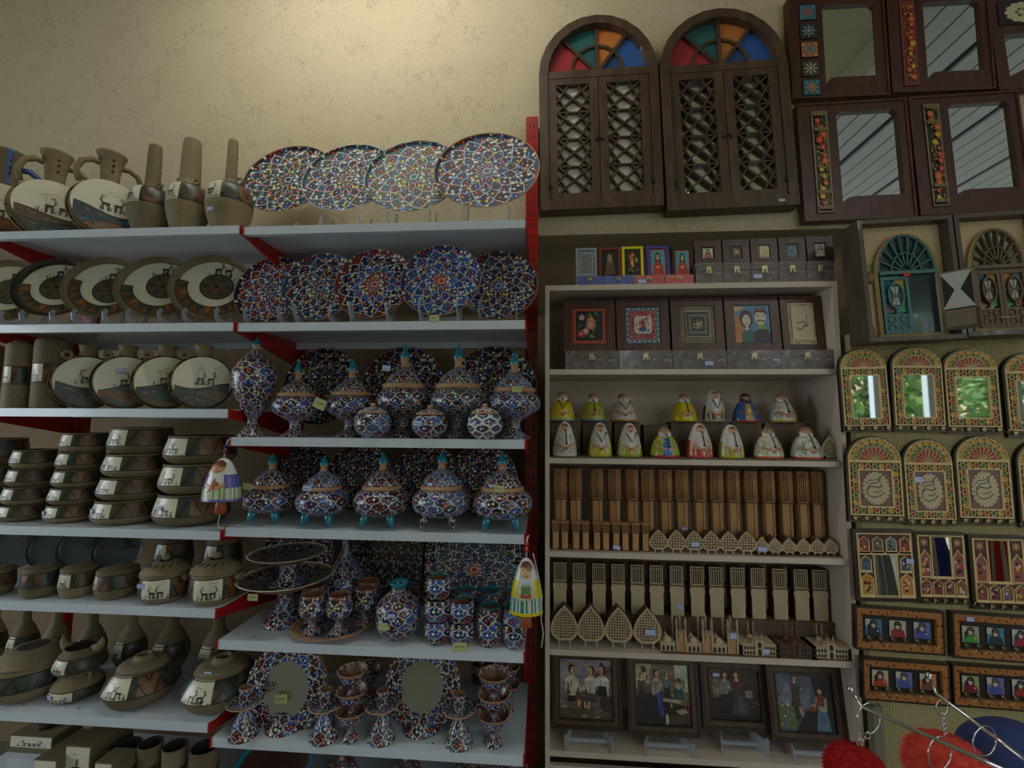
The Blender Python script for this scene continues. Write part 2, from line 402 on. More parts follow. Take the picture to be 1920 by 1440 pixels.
# small drawings ----------------------------------------------------
def antelope():
    D = Draw(); k = '#15120f'
    D.poly(k, [(-.32, .42), (.24, .48), (.32, .64), (-.28, .62)])
    for x in (-.26, -.16, .16, .24): D.stroke(k, [(x, .5), (x+.02, .25), (x-.02, 0)], .06)
    D.stroke(k, [(.26, .58), (.34, .82)], .08); D.stroke(k, [(.32, .84), (.5, .78)], .07)
    D.stroke(k, [(.36, .86), (.28, 1.05), (.06, 1.16)], .045); D.stroke(k, [(.38, .86), (.38, 1.06), (.2, 1.25)], .045); D.stroke(k, [(-.3, .58), (-.36, .5)], .03)
    return D
ANT = antelope()
def scene_dr(seed, n=2, grass=12):
    R = random.Random(seed); D = Draw()
    for i in range(grass):
        x = R.uniform(.06, .94); D.stroke('#1c1712', [(x, .02), (x+R.uniform(-.04, .04), R.uniform(.12, .32))], .018)
    D.stroke('#1c1712', [(.03, .05), (.5, .1), (.97, .04)], .03)
    for i in range(n): D.at(ANT, .36+.30*i+R.uniform(-.04, .04), .08, .36, .52, R.choice([1, -1]))
    for i in range(2):
        x, y = R.uniform(.15, .8), R.uniform(.75, .9); D.stroke('#2a241d', [(x-.07, y+.02), (x, y), (x+.08, y+.03)], .014)
    return D
def squiggle(seed, x0, x1, y, w=.02, h='#23407f', n=4, a=.12):
    R = random.Random(seed); D = Draw(); x = x0
    for i in range(n):
        x2 = x0+(x1-x0)*(i+1)/n; D.stroke(h, [(x, y+R.uniform(-a, a)), ((x+x2)/2, y+R.uniform(-a, a)), (x2-.02, y+R.uniform(-a, a))], w); x = x2
    return D
def sticker_mb(w=.026, h=.015, seed=0, yellow=False):
    D = Draw()
    if yellow: D.rect('#b7bb80', 0, 0, 1, 1); D.at(squiggle(seed, .15, .85, 0, .05, '#26301c', 4, .1), 0, .55, 1)
    else: D.rect('#5f7fc8', 0, 0, 1, 1).rect('#c3cde0', .05, .12, .95, .88); D.at(squiggle(seed, .15, .85, 0, .07, '#2b4fa8', 4, .14), 0, .5, 1)
    mb = MB(); mb.box(-w/2, w/2, 0, .0004, -h/2, h/2, paint('#b7bb80' if yellow else '#c3cde0'))
    mb.draw(D, lambda x, y, o: ((x-.5)*w, -o, (y-.5)*h)); return mb
def sticker_at(parent, r, phi, z, seed=0, w=.026, h=.015, yellow=False):
    return sticker(parent, (r+.0015)*math.sin(phi), -(r+.0015)*math.cos(phi), z, seed, w, h, yellow, phi)
def sticker(parent, x, y, z, seed=0, w=.026, h=.015, yellow=False, rz=0, ry=0, name=None):
    o = sticker_mb(w, h, seed, yellow).build(name or ('price_note' if yellow else 'price_sticker'), parent)
    o.location = (x, y, z); o.rotation_euler = (0, ry, rz); o['label'] = 'pale yellow handwritten price note' if yellow else 'small white and blue price sticker'; return o

# ================================================================== the room
YW, YL = 1.86, 2.04                      # wall face above and below the ledge
ZLEDGE = P(1250, 436, YW)[1]; YB = 1.60   # YB: face of the woven board on the right
ZC = 3.62
mb = MB(); mb.box(-4, 8, YW, YW+.3, ZLEDGE, ZC, STUCCO); structure(mb.build('wall_back'))
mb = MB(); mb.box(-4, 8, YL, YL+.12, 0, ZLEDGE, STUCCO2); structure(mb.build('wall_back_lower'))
XB = 1.062; ZB1 = P(1750, 640, YB)[1]
mb = MB(); mb.box(XB, 4.5, YB, YL, 0, P(1750, 625, YB)[1], WOVEN); structure(mb.build('wall_board'))
mb = MB(); mb.box(P(1632, 1390, YB)[0], P(1650, 1390, YB)[0], YB-.02, YB, 0, P(1640, 1318, YB)[1], paint('#6f6b5c')); structure(mb.build('trim_1'))
mb = MB(); mb.box(-4, 8, -2.6, YW+.3, -.05, 0, paint('#716d66', .3)); structure(mb.build('floor'))
g = G('green_plaster', .9); n = g.noise(g.obj(), 30, 3); g.set('Base Color', g.mix(n, '#b6b592', '#c4c2a0')); PLAST = g.m
mb = MB(); mb.box(-4, 8, -2.6, -2.5, 2.95, ZC, PLAST); mb.box(-4, .9, -2.6, -2.5, 0, 2.95, PLAST); structure(mb.build('wall_front'))
mb = MB(); mb.box(-4.1, -4, -2.6, -.9, 0, ZC, PLAST); mb.box(-4.1, -4, -.9, 1.1, 2.3, ZC, PLAST); mb.box(-4.1, -4, -.9, 1.1, 0, .9, PLAST); mb.box(-4.1, -4, 1.1, YW+.3, 0, ZC, PLAST); structure(mb.build('wall_left'))
mb = MB(); mb.box(8, 8.1, -2.6, YW+.3, 0, ZC, PLAST); structure(mb.build('wall_right'))
mb = MB(); mb.box(-4, 1.80, -2.6, YW+.3, ZC, ZC+.1, PLAST); structure(mb.build('ceiling'))
mb = MB(); x = 1.92; SL = paint('#c6ccd0', .35); GAP = paint('#3d4348', .8)
mb.box(1.80, 1.92, -2.6, YW+.3, ZC-.03, ZC+.1, paint('#b9b596', .7)); mb.box(1.9, 8, -2.6, YW+.3, ZC+.02, ZC+.1, GAP); k = 0
while x < 7.9:
    mb.box(x, x+.105, -2.6, YW+.3, ZC, ZC+.03, SL); x += .118 if k % 5 != 3 else .16; k += 1
mb.build('ceiling_slats'); bpy.data.objects['ceiling_slats']['kind'] = 'structure'
mb = MB(); FR = paint('#c9ced2', .4)
for xx in (.9, 2.2, 3.15, 4.0, 4.62, 5.6, 6.8, 7.9): mb.box(xx, xx+.07, -2.58, -2.5, 0, 2.95, FR)
for zz in (.0, .95, 2.88): mb.box(.9, 8, -2.58, -2.5, zz, zz+.07, FR)
structure(mb.build('window_1'))
mb = MB()
for yy in (-.9, .1, 1.03): mb.box(-4.08, -4.02, yy, yy+.07, .9, 2.3, FR)
for zz in (.9, 2.23): mb.box(-4.08, -4.02, -.9, 1.1, zz, zz+.07, FR)
structure(mb.build('window_2'))
# a tree line and a house outside, seen only in the mirrors
LEAF = [paint(h, .6) for h in ('#4d6b2c', '#5f7d38', '#3d5a26', '#768f4c')]
def tree(x, y, h, r, seed, label):
    R = random.Random(seed); t = thing('tree', label, 'tree', (x, y, 0), 0, 'trees outside the shop window')
    MB().tube([(0, 0, 0), (.05, 0, h*.4), (-.04, .05, h*.75)], [.12, .09, .04], paint('#4d4132', .9)).build('trunk', t)
    mb = MB()
    for i in range(3200):
        u = Vector((R.gauss(0, 1), R.gauss(0, 1), R.gauss(0, 1))).normalized()*r*R.uniform(.45, 1)
        c = Vector((0, 0, h*.68))+Vector((u.x, u.y, u.z*1.15)); a = Vector((R.gauss(0, 1), R.gauss(0, 1), R.gauss(0, 1))).normalized(); b = a.orthogonal().normalized(); L = R.uniform(.07, .13)
        j = mb.av([c-a*L, c+b*L*.45, c+a*L, c-b*L*.45]); mb.af(range(j, j+4), LEAF[i % 4])
    mb.build('crown', t)
tree(3.0, -5.6, 3.4, 1.45, 1, 'leafy green tree reflected in the leftmost arched mirror')
tree(6.2, -5.8, 3.6, 1.5, 2, 'leafy green tree reflected in the second arched mirror')
tree(9.5, -6.0, 3.2, 1.5, 3, 'leafy green tree farthest right outside the shop window')
mb = MB(); mb.box(-2, 16, -9.4, -9.2, -.1, 3.0, paint('#a98a74', .9)); structure(mb.build('wall_outside'))
mb = MB(); mb.box(-14, 18, -16, -2.6, -.3, -.1, paint('#8f8c80', .9)); structure(mb.build('ground'))
# ceiling light: the glow above the top of the picture
E_ = bpy.data.materials.new('lamp_tube'); E_.use_nodes = True; E_.node_tree.nodes['Principled BSDF'].inputs['Emission Color'].default_value = (1, .97, .9, 1); E_.node_tree.nodes['Principled BSDF'].inputs['Emission Strength'].default_value = 42
for i, (lx, lb) in enumerate(((-.75, 'white fluorescent ceiling light above the plates'), (2.6, 'white fluorescent ceiling light far back above the shop floor'))):
    t = thing('ceiling_light', lb, 'light', (lx, 1.15 if i == 0 else -1.6, ZC-.06))
    MB().box(-.65, .65, -.07, .07, 0, .06, paint('#dfe3e6')).build('housing', t)
    MB().tube([(-.6, 0, -.03), (.6, 0, -.03)], .022, E_, 12).build('tube', t)

# ================================================================== red and white shelving
XR, XL2, YF = -.055, -1.055, 1.427
ZR = [2.181, 1.838, 1.448, 1.152, .797, .502, .21]
ZL = [2.187, 1.840, 1.542, 1.139, .892, .543, .235]
def rack(label, x0, x1, zs, posts):
    t = thing('shelving_unit', label, 'shelves', ((x0+x1)/2, 1.82, 0)); c = (x0+x1)/2
    for px_, top in posts:
        mb = MB(); X = px_-c; mb.box(X-.026, X+.026, -.01, .022, 0, top, REDM)
        z = top-.03
        while z > .05: mb.box(X-.011, X-.006, -.0106, -.01, z-.02, z, BLACK); mb.box(X+.006, X+.011, -.0106, -.01, z-.02, z, BLACK); z -= .05
        mb.build('post', t)
    for z in zs:
        mb = MB(); a, b = x0-c+.006, x1-c-.004; yf = YF-1.82
        mb.box(a, b, yf+.003, -.012, z-.004, z, WHITE); mb.box(a, b, yf, yf+.003, z-.029, z, WHITE); mb.box(a, b, yf+.003, yf+.02, z-.029, z-.026, WHITE)
        mb.box(a, b, -.03, -.012, z-.03, z-.004, WHITE)
        for k in range(int((b-a)/.2)): mb.box(a+.1+k*.2, a+.106+k*.2, yf+.03, yf+.034, z, z+.0006, BLACK)
        mb.build('shelf_board', t)
        for X in (x0-c+.004, x1-c-.003):
            mb = MB(); i = mb.av([(X+d, y, zz) for d in (-.0035, .0015) for y, zz in ((yf-.002, z+.001), (yf-.002, z-.032), (yf+.03, z-.034), (-.012, z-.105), (-.012, z-.004), (yf+.03, z-.004), (yf+.005, z+.001))])
            mb.af([i+k for k in range(7)], REDM); mb.af([i+7+k for k in reversed(range(7))], REDM)
            for k in range(7): mb.af([i+k, i+7+k, i+7+(k+1) % 7, i+(k+1) % 7], REDM)
            mb.build('bracket', t)
    return t
rack('red and white metal shelving unit holding the blue painted pottery', XL2, XR, ZR, [(XR+.004, P(992, 219, 1.81)[1])])
rack('red and white metal shelving unit holding the brown stoneware', -2.055, XL2-.003, ZL, [(-2.04, 2.05), (XL2, 2.12)])

# ================================================================== pale bookcase
YC = 1.62
ZS = [P(1300, y, YC)[1] for y in (531, 692, 862, 1041, 1229, 1423)]
def bookcase():
    t = thing('bookcase', 'pale wood effect bookcase with boxes, smoking figures, towers and paintings', 'bookcase', (.524, YC, 0)); zt = ZS[0]
    for a, b, zz in ((-.519, -.503, zt), (.503, .519, zt)): MB().box(a, b, 0, .26, 0, zz, MDF).build('side_panel', t)
    MB().box(-.503, .503, .25, .258, 0, zt-.02, MDF).build('back_panel', t)
    MB().box(-.503, .503, 0, .25, zt-.02, zt, MDF).build('top_board', t)
    for z in ZS[1:]: MB().box(-.503, .503, .001, .25, z-.019, z, MDF).build('shelf_board', t)
    MB().box(-.503, .503, .02, .035, 0, ZS[5]-.06, MDF).build('base_panel', t)
    return t
bookcase()

# ================================================================== brown stoneware on the left unit
def mid(px, pt, pb, Y): return P(px, (pt+pb)/2, Y)[0]
def fitv(px, pt, w, Y, zs):            # vessel seen at px with top pt and width w, axis at depth Y, standing on zs
    zt = P(px, pt, Y)[1]; zm = (zt+zs)/2
    # column whose height-centre projects to px
    py = 720
    for _ in range(6):
        x = P(px, py, Y)[0]; d = Vector((x, Y, zm))-EYE; py = 720-F*d.dot(UP)/d.dot(FWD)
    r = (P(px+w/2, py, Y)[0]-P(px-w/2, py, Y)[0])/2*cosq(x, Y)
    return x, max(zt-zs, .02), r
def patch_item(mb, prof, ph0, ph1, z0, z1, seed, n=2, sx=1, sy=1):
    decal(mb, scene_dr(seed, n), prof, ph0, ph1, z0, z1, sx, sy)
def clay_vessel(name, label, cat, pr, R, H, loc, band, patch, seed=0, group=None, body=None, sx=1, sy=1, rz=0, inner=None, n=2, t=None, pname='body', un=14):
    """lathed stoneware pot: glazed band between z fractions, a cream patch with antelopes"""
    prof = scl(smooth(pr), R, H); B = BAND[seed % 3]; body = body or (CLAY, CLAYD)[seed % 2]
    zi = inner*H if inner else 9
    top = max(z for r, z in prof); kt = [i for i, p in enumerate(prof) if p[1] == top][0]; lk = [0]
    for (a, b), (c, d) in zip(prof, prof[1:]): lk.append(lk[-1]+math.hypot(c-a, d-b))
    tt = lk[kt]/lk[-1]
    def mf(ph, tp, z):
        if tp > tt+.002 and kt < len(prof)-2: return CLAYIN
        if band and band[0]*H < z < band[1]*H:
            if patch and patch[0] < ph < patch[1]: return CREAM
            return B
        return body
    if not t: t = thing(name, label, cat, loc, rz, group)
    mb = MB(); mb.lathe(prof, mf, 48, sx, sy, un, (band[1]-band[0])*H*1.05 if band else .04)
    pb = prof[:kt+1]
    if patch: patch_item(mb, pb, patch[0]+.04, patch[1]-.04, band[0]*H+.002, band[1]*H-.002, seed, n, sx, sy)
    if band:
        for zz in (band[0]*H, band[1]*H):
            mb.tube([surf(pb, -PI+2*PI*i/40, zz, -.0008, sx, sy) for i in range(40)], .0016, paint('#26241c', .6), 5, True)
    mb.build(pname, t); return t
def torus_handle(t, c, r, rt, ax='y', name='handle', m=None, a0=0, a1=2*PI, sz=1):
    pts = []
    closed = a1-a0 > 6.2
    for i in range(16 if closed else 15):
        a = a0+(a1-a0)*i/(16 if closed else 14); u, v = math.cos(a)*r, math.sin(a)*r*sz
        pts.append((c[0]+u, c[1], c[2]+v) if ax == 'y' else (c[0], c[1]+u, c[2]+v))
    MB().tube(pts, rt, m or CLAY, 8, closed).build(name, t)

# moon flasks -------------------------------------------------------
def disc_scene(seed, R):
    """landscape painted on the flat face of a flask: cream sky, layered hills, antelopes"""
    rr = random.Random(seed); D = Draw(); N = 40; k = .93
    D.ell(CREAM, 0, 0, k, k, N)
    hills = ['#2c3d44', '#5d4024', '#3a5668', '#34382c', '#7a4f26', '#2d4038']
    y0 = rr.uniform(-.28, .0); am = rr.uniform(.07, .16); ph = rr.uniform(0, 6)
    for lay in range(3):
        xs = []; up = []
        f = lambda x: y0-lay*.24+am*math.sin(2.6*x+ph+lay*1.7)
        for i in range(25):
            x = -k+2*k*i/24; c = math.sqrt(max(0, k*k-x*x)); y = f(x)
            if y > -c: up.append((x, min(y, c)))
        if len(up) < 3: continue
        xa, xb = up[0][0], up[-1][0]; low = []
        for i in range(25):
            x = xb+(xa-xb)*i/24; low.append((x, -math.sqrt(max(0, k*k-x*x))))
        D.poly(hills[(seed+lay*2) % 6], up+low); D.stroke('#14181a', up, .03)
        for q in range(7):
            x = rr.uniform(-.6, .6); y = f(x)-.1-rr.random()*.06
            if x*x+y*y < .7: D.ell(rr.choice(['#4c6f80', '#a4642c', '#1b2226', '#6d6b4c']), x, y, .07, .03, 8, rr.uniform(-1, 1))
    for i in range(16):
        x = rr.uniform(-.4, .5); D.stroke('#1c1712', [(x, y0+.02), (x+rr.uniform(-.03, .03), y0+rr.uniform(.08, .2))], .014)
    for i in range(2): D.at(ANT, -.08+.32*i, y0+.02, .34, .42, rr.choice([1, -1]))
    if seed % 2: D.stroke('#9a8b6c', [(.0+.2*math.cos(a/6), .28+.2*math.sin(a/6)) for a in range(2, 30, 3)], .012)
    for i in range(3):
        x, y = rr.uniform(-.3, .5), rr.uniform(.3, .62); D.stroke('#2a241d', [(x-.06, y+.02), (x, y), (x+.07, y+.025)], .012)
    return D
def flask(label, px, pt, pb, w, Y, zs, seed, neck='short', group=None, blue=False):
    zt = P(px, pt, Y)[1]; zb = zs; Rz = (zt-zb)/2; x = P(px, (pt+pb)/2, Y)[0]
    R = Rz; T = R*.33; rz = math.atan2(-x, Y)+.08
    t = thing('moon_flask' if neck == 'short' else 'moon_flask_jug', label, 'flask' if neck == 'short' else 'jug', (x, Y, zs), rz, group)
    mb = MB(); pr = smooth([(0, -T), (R*.9, -T), (R*.97, -T*.85), (R, -T*.3), (R*.97, T*.5), (R*.7, T), (0, T)], 3)
    body = CLAY if not blue else CLAYD
    mb.M = Matrix.Translation((0, 0, Rz)) @ Matrix.Scale(Rz/R, 4, (0, 0, 1)) @ Matrix.Rotation(PI/2, 4, 'X') @ Matrix.Scale(-1, 4, (0, 0, 1))
    mb.lathe([(a, b) for a, b in pr], body, 44)
    mb.M = None
    mb.draw(disc_scene(seed, R), lambda u, v, o: (u*R*.97, -T-o-.0035, Rz+v*Rz*.97))
    mb.build('body', t); z2 = 2*Rz
    if neck == 'short':
        nr = R*.25; nh = R*.36
        MB().lathe([(nr*1.1, z2-R*.06), (nr, z2+nh*.3), (nr*1.05, z2+nh*.75), (nr*1.2, z2+nh*.82), (nr*1.2, z2+nh), (nr*.9, z2+nh), (nr*.8, z2+nh*.3)], lambda p, tt, z: CLAYIN if tt > .72 else CLAY, 28).build('neck', t)
        for s in (-1, 1): torus_handle(t, (s*R*.56, 0, z2-R*.03), R*.12, R*.05, 'y')
    else:
        nh = P(px, neck, Y)[1]-zs-z2; nr = R*.32
        def mf(p, tt, z):
            if tt > .6: return CLAYIN
            if blue and (abs(math.sin(p*1.5)) < .35): return paint('#2b4f8c', .3)
            return body
        mb = MB(); pr2 = [(nr*.78, z2-R*.05), (nr*.8, z2+nh*.3), (nr, z2+nh*.75), (nr*1.25, z2+nh), (nr*1.12, z2+nh), (nr*.7, z2+nh*.3)]
        mb.lathe(smooth(pr2, 3), mf, 30)
        for i in range(3): mb.ball((nr*.1, -nr*(.95-.05*i)-.002, z2+nh*(.72-.2*i)), .004, paint('#2a2018'), 8)
        mb.build('neck', t)
        for s in (-1, 1):
            MB().tube([(s*nr*.8, 0, z2+nh*.62), (s*nr*1.5, 0, z2+nh*.66), (s*(nr*1.5+R*.22), 0, z2+nh*.5), (s*(nr*1.5+R*.34), 0, z2+nh*.15), (s*R*.74, 0, z2-R*.24)], [R*.09, R*.1, R*.09, R*.085, R*.08], paint('#2b4f8c', .3) if blue else body, 8).build('handle', t)
    return t
gj = 'stoneware flask jugs on the top left shelf'
flask('stoneware jug with blue striped neck and blue handle, leftmost on the top shelf', 6, 348, 428, 118, 1.56, ZL[0], 4, 291, gj, True)
flask('round stoneware jug with cream face, dotted neck and two handles, beside the blue-handled jug', 98, 343, 428, 128, 1.53, ZL[0], 7, 293, gj)
flask('round stoneware jug with cream face, blue hill and two handles, beside the long necked bottles', 202, 342, 428, 132, 1.52, ZL[0], 12, 294, gj)
def bottle(label, px, pt, w, nw, Y, zs, sh, seed, stepped=False):
    x, H, R = fitv(px, pt, w, Y, zs); n = nw/w
    pr = [(.55, 0), (.62, .02), (.92, .22), (1, .36), (.85, .50), (n*1.25, sh), (n*1.05, sh+.06), (n, .8), (n*.9, 1), (n*.7, 1), (n*.6, .7)]
    t = clay_vessel('long_necked_bottle', label, 'bottle', pr, R, H, (x, Y, zs), (.34, .53), (-.7, .2), seed, 'long necked stoneware bottles on the top shelf', un=9)
    torus_handle(t, (R*.62, -R*.25, H*.56), R*.15, R*.06, 'y')
    if stepped: MB().prism([(-R*.62, H*.5), (-R*.62, H*.62), (-R*.3, H*.64), (-R*.3, H*.5)], -R*.16, R*.16, CLAYD).build('stepped_grip', t)
    return t
b1 = bottle('long necked stoneware bottle with a curled handle, first of three, beside the round jugs', 285, 280, 94, 30, 1.53, ZL[0], .56, 3)
b2 = bottle('long necked stoneware bottle with thick stepped neck, middle of three on the top shelf', 355, 270, 88, 40, 1.53, ZL[0], .54, 4, True)
b3 = bottle('long necked stoneware bottle with slim plain neck, beside the first patterned plate', 432, 270, 94, 22, 1.53, ZL[0], .58, 8)
sticker_at(b3, .083, -.1, .075, 1)

# plates on stands --------------------------------------------------
def stand(label, x, Y, z, s=1.0, group=None, w=.11):
    t = thing('plate_stand', label, 'stand', (x, Y, z), 0, group); h = .075*s
    pts = [(-.035, 0), (-.03, .02), (-.045, .035), (-.05, .06), (-.038, .075), (-.028, .066), (-.036, .055), (-.03, .042), (.01, .035), (.035, .10), (.045, .10), (.03, .0), (.022, 0), (.015, .018), (-.02, .012), (-.026, 0)]
    for sx in (-1, 1):
        mb = MB(); mb.M = Matrix.Translation((sx*w/2, 0, 0)) @ Matrix.Rotation(PI/2, 4, 'Z')
        mb.prism([(a*s, b*s) for a, b in pts], -.0018, .0018, ACRYL); mb.build('side_hook', t)
    MB().box(-w/2, w/2, .012*s, .022*s, .018*s, .030*s, ACRYL).build('cross_bar', t); return t
def plate(label, px, py, w, Y, zs, mat, back=17, rim=TERRA, cat='plate', name='plate', group=None, drawing=None, st=True, scalx=0, lift=.028, rz=0):
    x, zc = P(px, py, Y); R = (P(px+w/2, py, Y)[0]-P(px-w/2, py, Y)[0])/2*cosq(x, Y)**.5
    a = math.radians(back)
    up_ = [z for z in (ZR if x > XL2 else ZL) if z > zs+.05]; li = lift if st else .003
    if up_: R = min(R, (min(up_)-.034-zs-li)/(2*math.cos(a)))
    zc = max(zc, zs+R*math.cos(a)+li)
    if up_: zc = min(zc, min(up_)-.033-R*math.cos(a))
    t = thing(name, label, cat, (x, Y, zc), rz, group, PI/2-a)
    pr = [(0, .003), (R*.5, .003), (R*.90, .0042), (R*.975, .011), (R, .016), (R*.995, .011), (R*.8, -.006), (R*.45, -.010), (0, -.010)]
    mb = MB(); kk = len(pr)
    mb.lathe([(r, z) for r, z in smooth(pr, 3)], lambda p, tt, z: mat if tt < .485 else rim, 64, scal=scalx)
    if drawing: mb.draw(drawing, lambda u, v, o: (u*R, v*R, .0050+o))
    mb.build('dish', t)
    return t, x, R
def scaled(D, k): D.s = [(h, [(x*k, y*k) for x, y in p]) for h, p in D.s]; return D
def clay_plate_draw(seed):
    rr = random.Random(seed); D = Draw(); cx, cy = rr.uniform(.02, .12), rr.uniform(-.12, .05)
    D.ell(CREAM, .03, .0, .76, .76, 40)
    a0 = rr.uniform(2.9, 3.2); n = 24
    out = [(.03+.80*math.cos(a0+i*2.9/n), .80*math.sin(a0+i*2.9/n)) for i in range(n+1)]; inn = [(.03+.56*math.cos(a0+2.9-i*2.9/n), .56*math.sin(a0+2.9-i*2.9/n)) for i in range(n+1)]
    D.poly('#6b4a2a', out+inn); D.stroke('#1d1a15', out+inn+[out[0]], .018)
    for i in range(9):
        a = a0+.08+i*.3; D.poly(['#2c3c38', '#9a5f28', '#39392a', '#26343a'][(i+seed) % 4], [(.03+.58*math.cos(a), .58*math.sin(a)), (.03+.78*math.cos(a+.12), .78*math.sin(a+.12)), (.03+.58*math.cos(a+.24), .58*math.sin(a+.24))])
    D.ell('#1d1a15', cx, cy, .37, .37, 26); D.ell('#5c4a30', cx, cy, .34, .34, 26)
    for i in range(6):
        a = i*PI/3; D.poly('#2b3a36', [(cx+.3*math.cos(a-.22), cy+.3*math.sin(a-.22)), (cx+.3*math.cos(a+.22), cy+.3*math.sin(a+.22)), (cx+.1*math.cos(a), cy+.1*math.sin(a))])
    D.ell('#6f4a28', cx, cy, .12, .12, 16); D.ell('#23211a', cx, cy, .05, .05, 10)
    for i in range(14):
        x = rr.uniform(-.3, .42); D.stroke('#1c1712', [(cx+x, cy+math.sqrt(max(.01, .13-x*x))), (cx+x*1.15, cy+math.sqrt(max(.01, .13-x*x))+rr.uniform(.05, .13))], .012)
    D.at(ANT, cx-.02, cy+.33, .24, .32); D.at(ANT, cx+.2, cy+.31, .24, .32)
    for i in range(2): D.stroke('#2a241d', [(cx+i*.1, .62-.05*i), (cx+.08+i*.1, .6-.05*i), (cx+.16+i*.1, .62-.05*i)], .01)
    return D
gp = 'brown stoneware plates on the second left shelf'; gs = 'clear acrylic plate stands'
PLD = clay_band('plate_rim_glaze', ['#3f4038', '#6a4a2c', '#3a3a30', '#4b4536'])
for i, (px, py, w, lb) in enumerate([(14, 531, 160, 'cut off by the picture edge'), (106, 534, 145, 'with dark hatched rim and cream field'), (200, 530, 146, 'with half disc ornament in the middle'), (298, 530, 146, 'with six pointed disc ornament'), (400, 531, 148, 'beside the blue patterned plates')]):
    Y = 1.60
    plate('brown stoneware plate %s, %s of five' % (lb, nth(i, 5)), px, py, w, Y, ZL[1], PLD if i == 1 else CLAY, 18, CLAYD, group=gp, drawing=scaled(clay_plate_draw(20+i), 1.10), rz=.36)
    x = P(px+4, 590, Y)[0]; stand('clear acrylic stand under the %s brown stoneware plate' % nth(i, 5), x, Y-.030, ZL[1], 1.1, gs, .125)

# row 3
def cyl_vase(label, px, pt, w, Y, zs, seed):
    x, H, R = fitv(px, pt, w, Y, zs)
    return clay_vessel('cylinder_vase', label, 'vase', [(.9, 0), (.93, .03), (.95, .5), (.96, .93), (.7, .97), (.55, 1), (.45, 1), (.45, .8)], R, H, (x, Y, zs), (.36, .62), (-.75, .35), seed, 'stoneware cylinder vases', un=8)
cyl_vase('stoneware cylinder vase at the very left edge of the third shelf, half out of view', -18, 645, 46, 1.55, ZL[2], 1)
cyl_vase('shorter stoneware cylinder vase with a cream antelope patch', 34, 642, 58, 1.54, ZL[2], 2)
cyl_vase('taller stoneware cylinder vase with a blue zigzag band, beside the round flasks', 97, 635, 78, 1.55, ZL[2], 3)
gf = 'round stoneware moon flasks on the third left shelf'
for i, (px, w, lb) in enumerate([(162, 128, 'orange and dark hills'), (236, 122, 'a brown hill and price sticker'), (310, 116, 'a blue swirl hill'), (379, 120, 'dark green hills and a ring of birds')]):
    t = flask('cream faced flask with %s, %s of four' % (lb, nth(i, 4)), px, 667, 766, w, 1.56-.02*i, ZL[2], 5+i*2+(i == 1), 'short', gf)
    if i == 1: sticker(t, -.02, -.052, .14, 5)

# row 4: stacked bowls
BOWL = [(.62, 0), (.8, .04), (.97, .22), (1, .38), (.95, .66), (.88, .95), (.90, 1), (.86, 1), (.84, .8), (.9, .4), (.6, .12), (0, .1)]
def stack(px_b, px_t, tops, pb, w_b, w_t, Y, zs, seed, desc, group):
    zt = [P((px_b+px_t)/2, tp, Y)[1] for tp in tops]+[zs]; n = len(tops)
    for k in range(n):
        z1, z0 = zt[n-1-k], zt[n-k]; f_ = k/(n-1) if n > 1 else 0
        px = px_b+(px_t-px_b)*f_; w = w_b+(w_t-w_b)*f_; x, _, R = fitv(px, (tops[n-1-k]), w, Y, z0)
        where = 'bottom' if k == 0 else ('topmost' if k == n-1 else ORD[k]+' from the bottom')
        t = clay_vessel('stoneware_bowl', 'stoneware bowl, %s in the %s' % (where, desc), 'bowl', BOWL, R, (z1-z0)*1.0, (x, Y, z0), (.34, .93), (-.75+.1*(k % 2), .26), seed+k*3, group, un=10)
        if k == 0 and seed > 1: sticker_at(t, R*.985, -.45+.2*(seed % 2), (z1-z0)*.62, seed, .024, .013)
gb = 'stacked stoneware bowls on the fourth left shelf'
stack(-18, 5, [822, 872, 912, 948], 975, 120, 110, 1.66, ZL[3], 0, 'dim stack at the far left edge', gb)
stack(46, 66, [843, 878, 911, 944], 975, 108, 96, 1.53, ZL[3], 1, 'stack of four nearest the left edge', gb)
stack(135, 160, [812, 847, 880, 912, 944], 980, 108, 98, 1.53, ZL[3], 2, 'stack of five', gb)
stack(242, 268, [802, 850, 892, 934], 985, 142, 132, 1.54, ZL[3], 4, 'stack of four wide bowls', gb)
stack(362, 378, [817, 868, 922], 987, 148, 140, 1.55, ZL[3], 5, 'stack of three beside the hanging doll', gb)

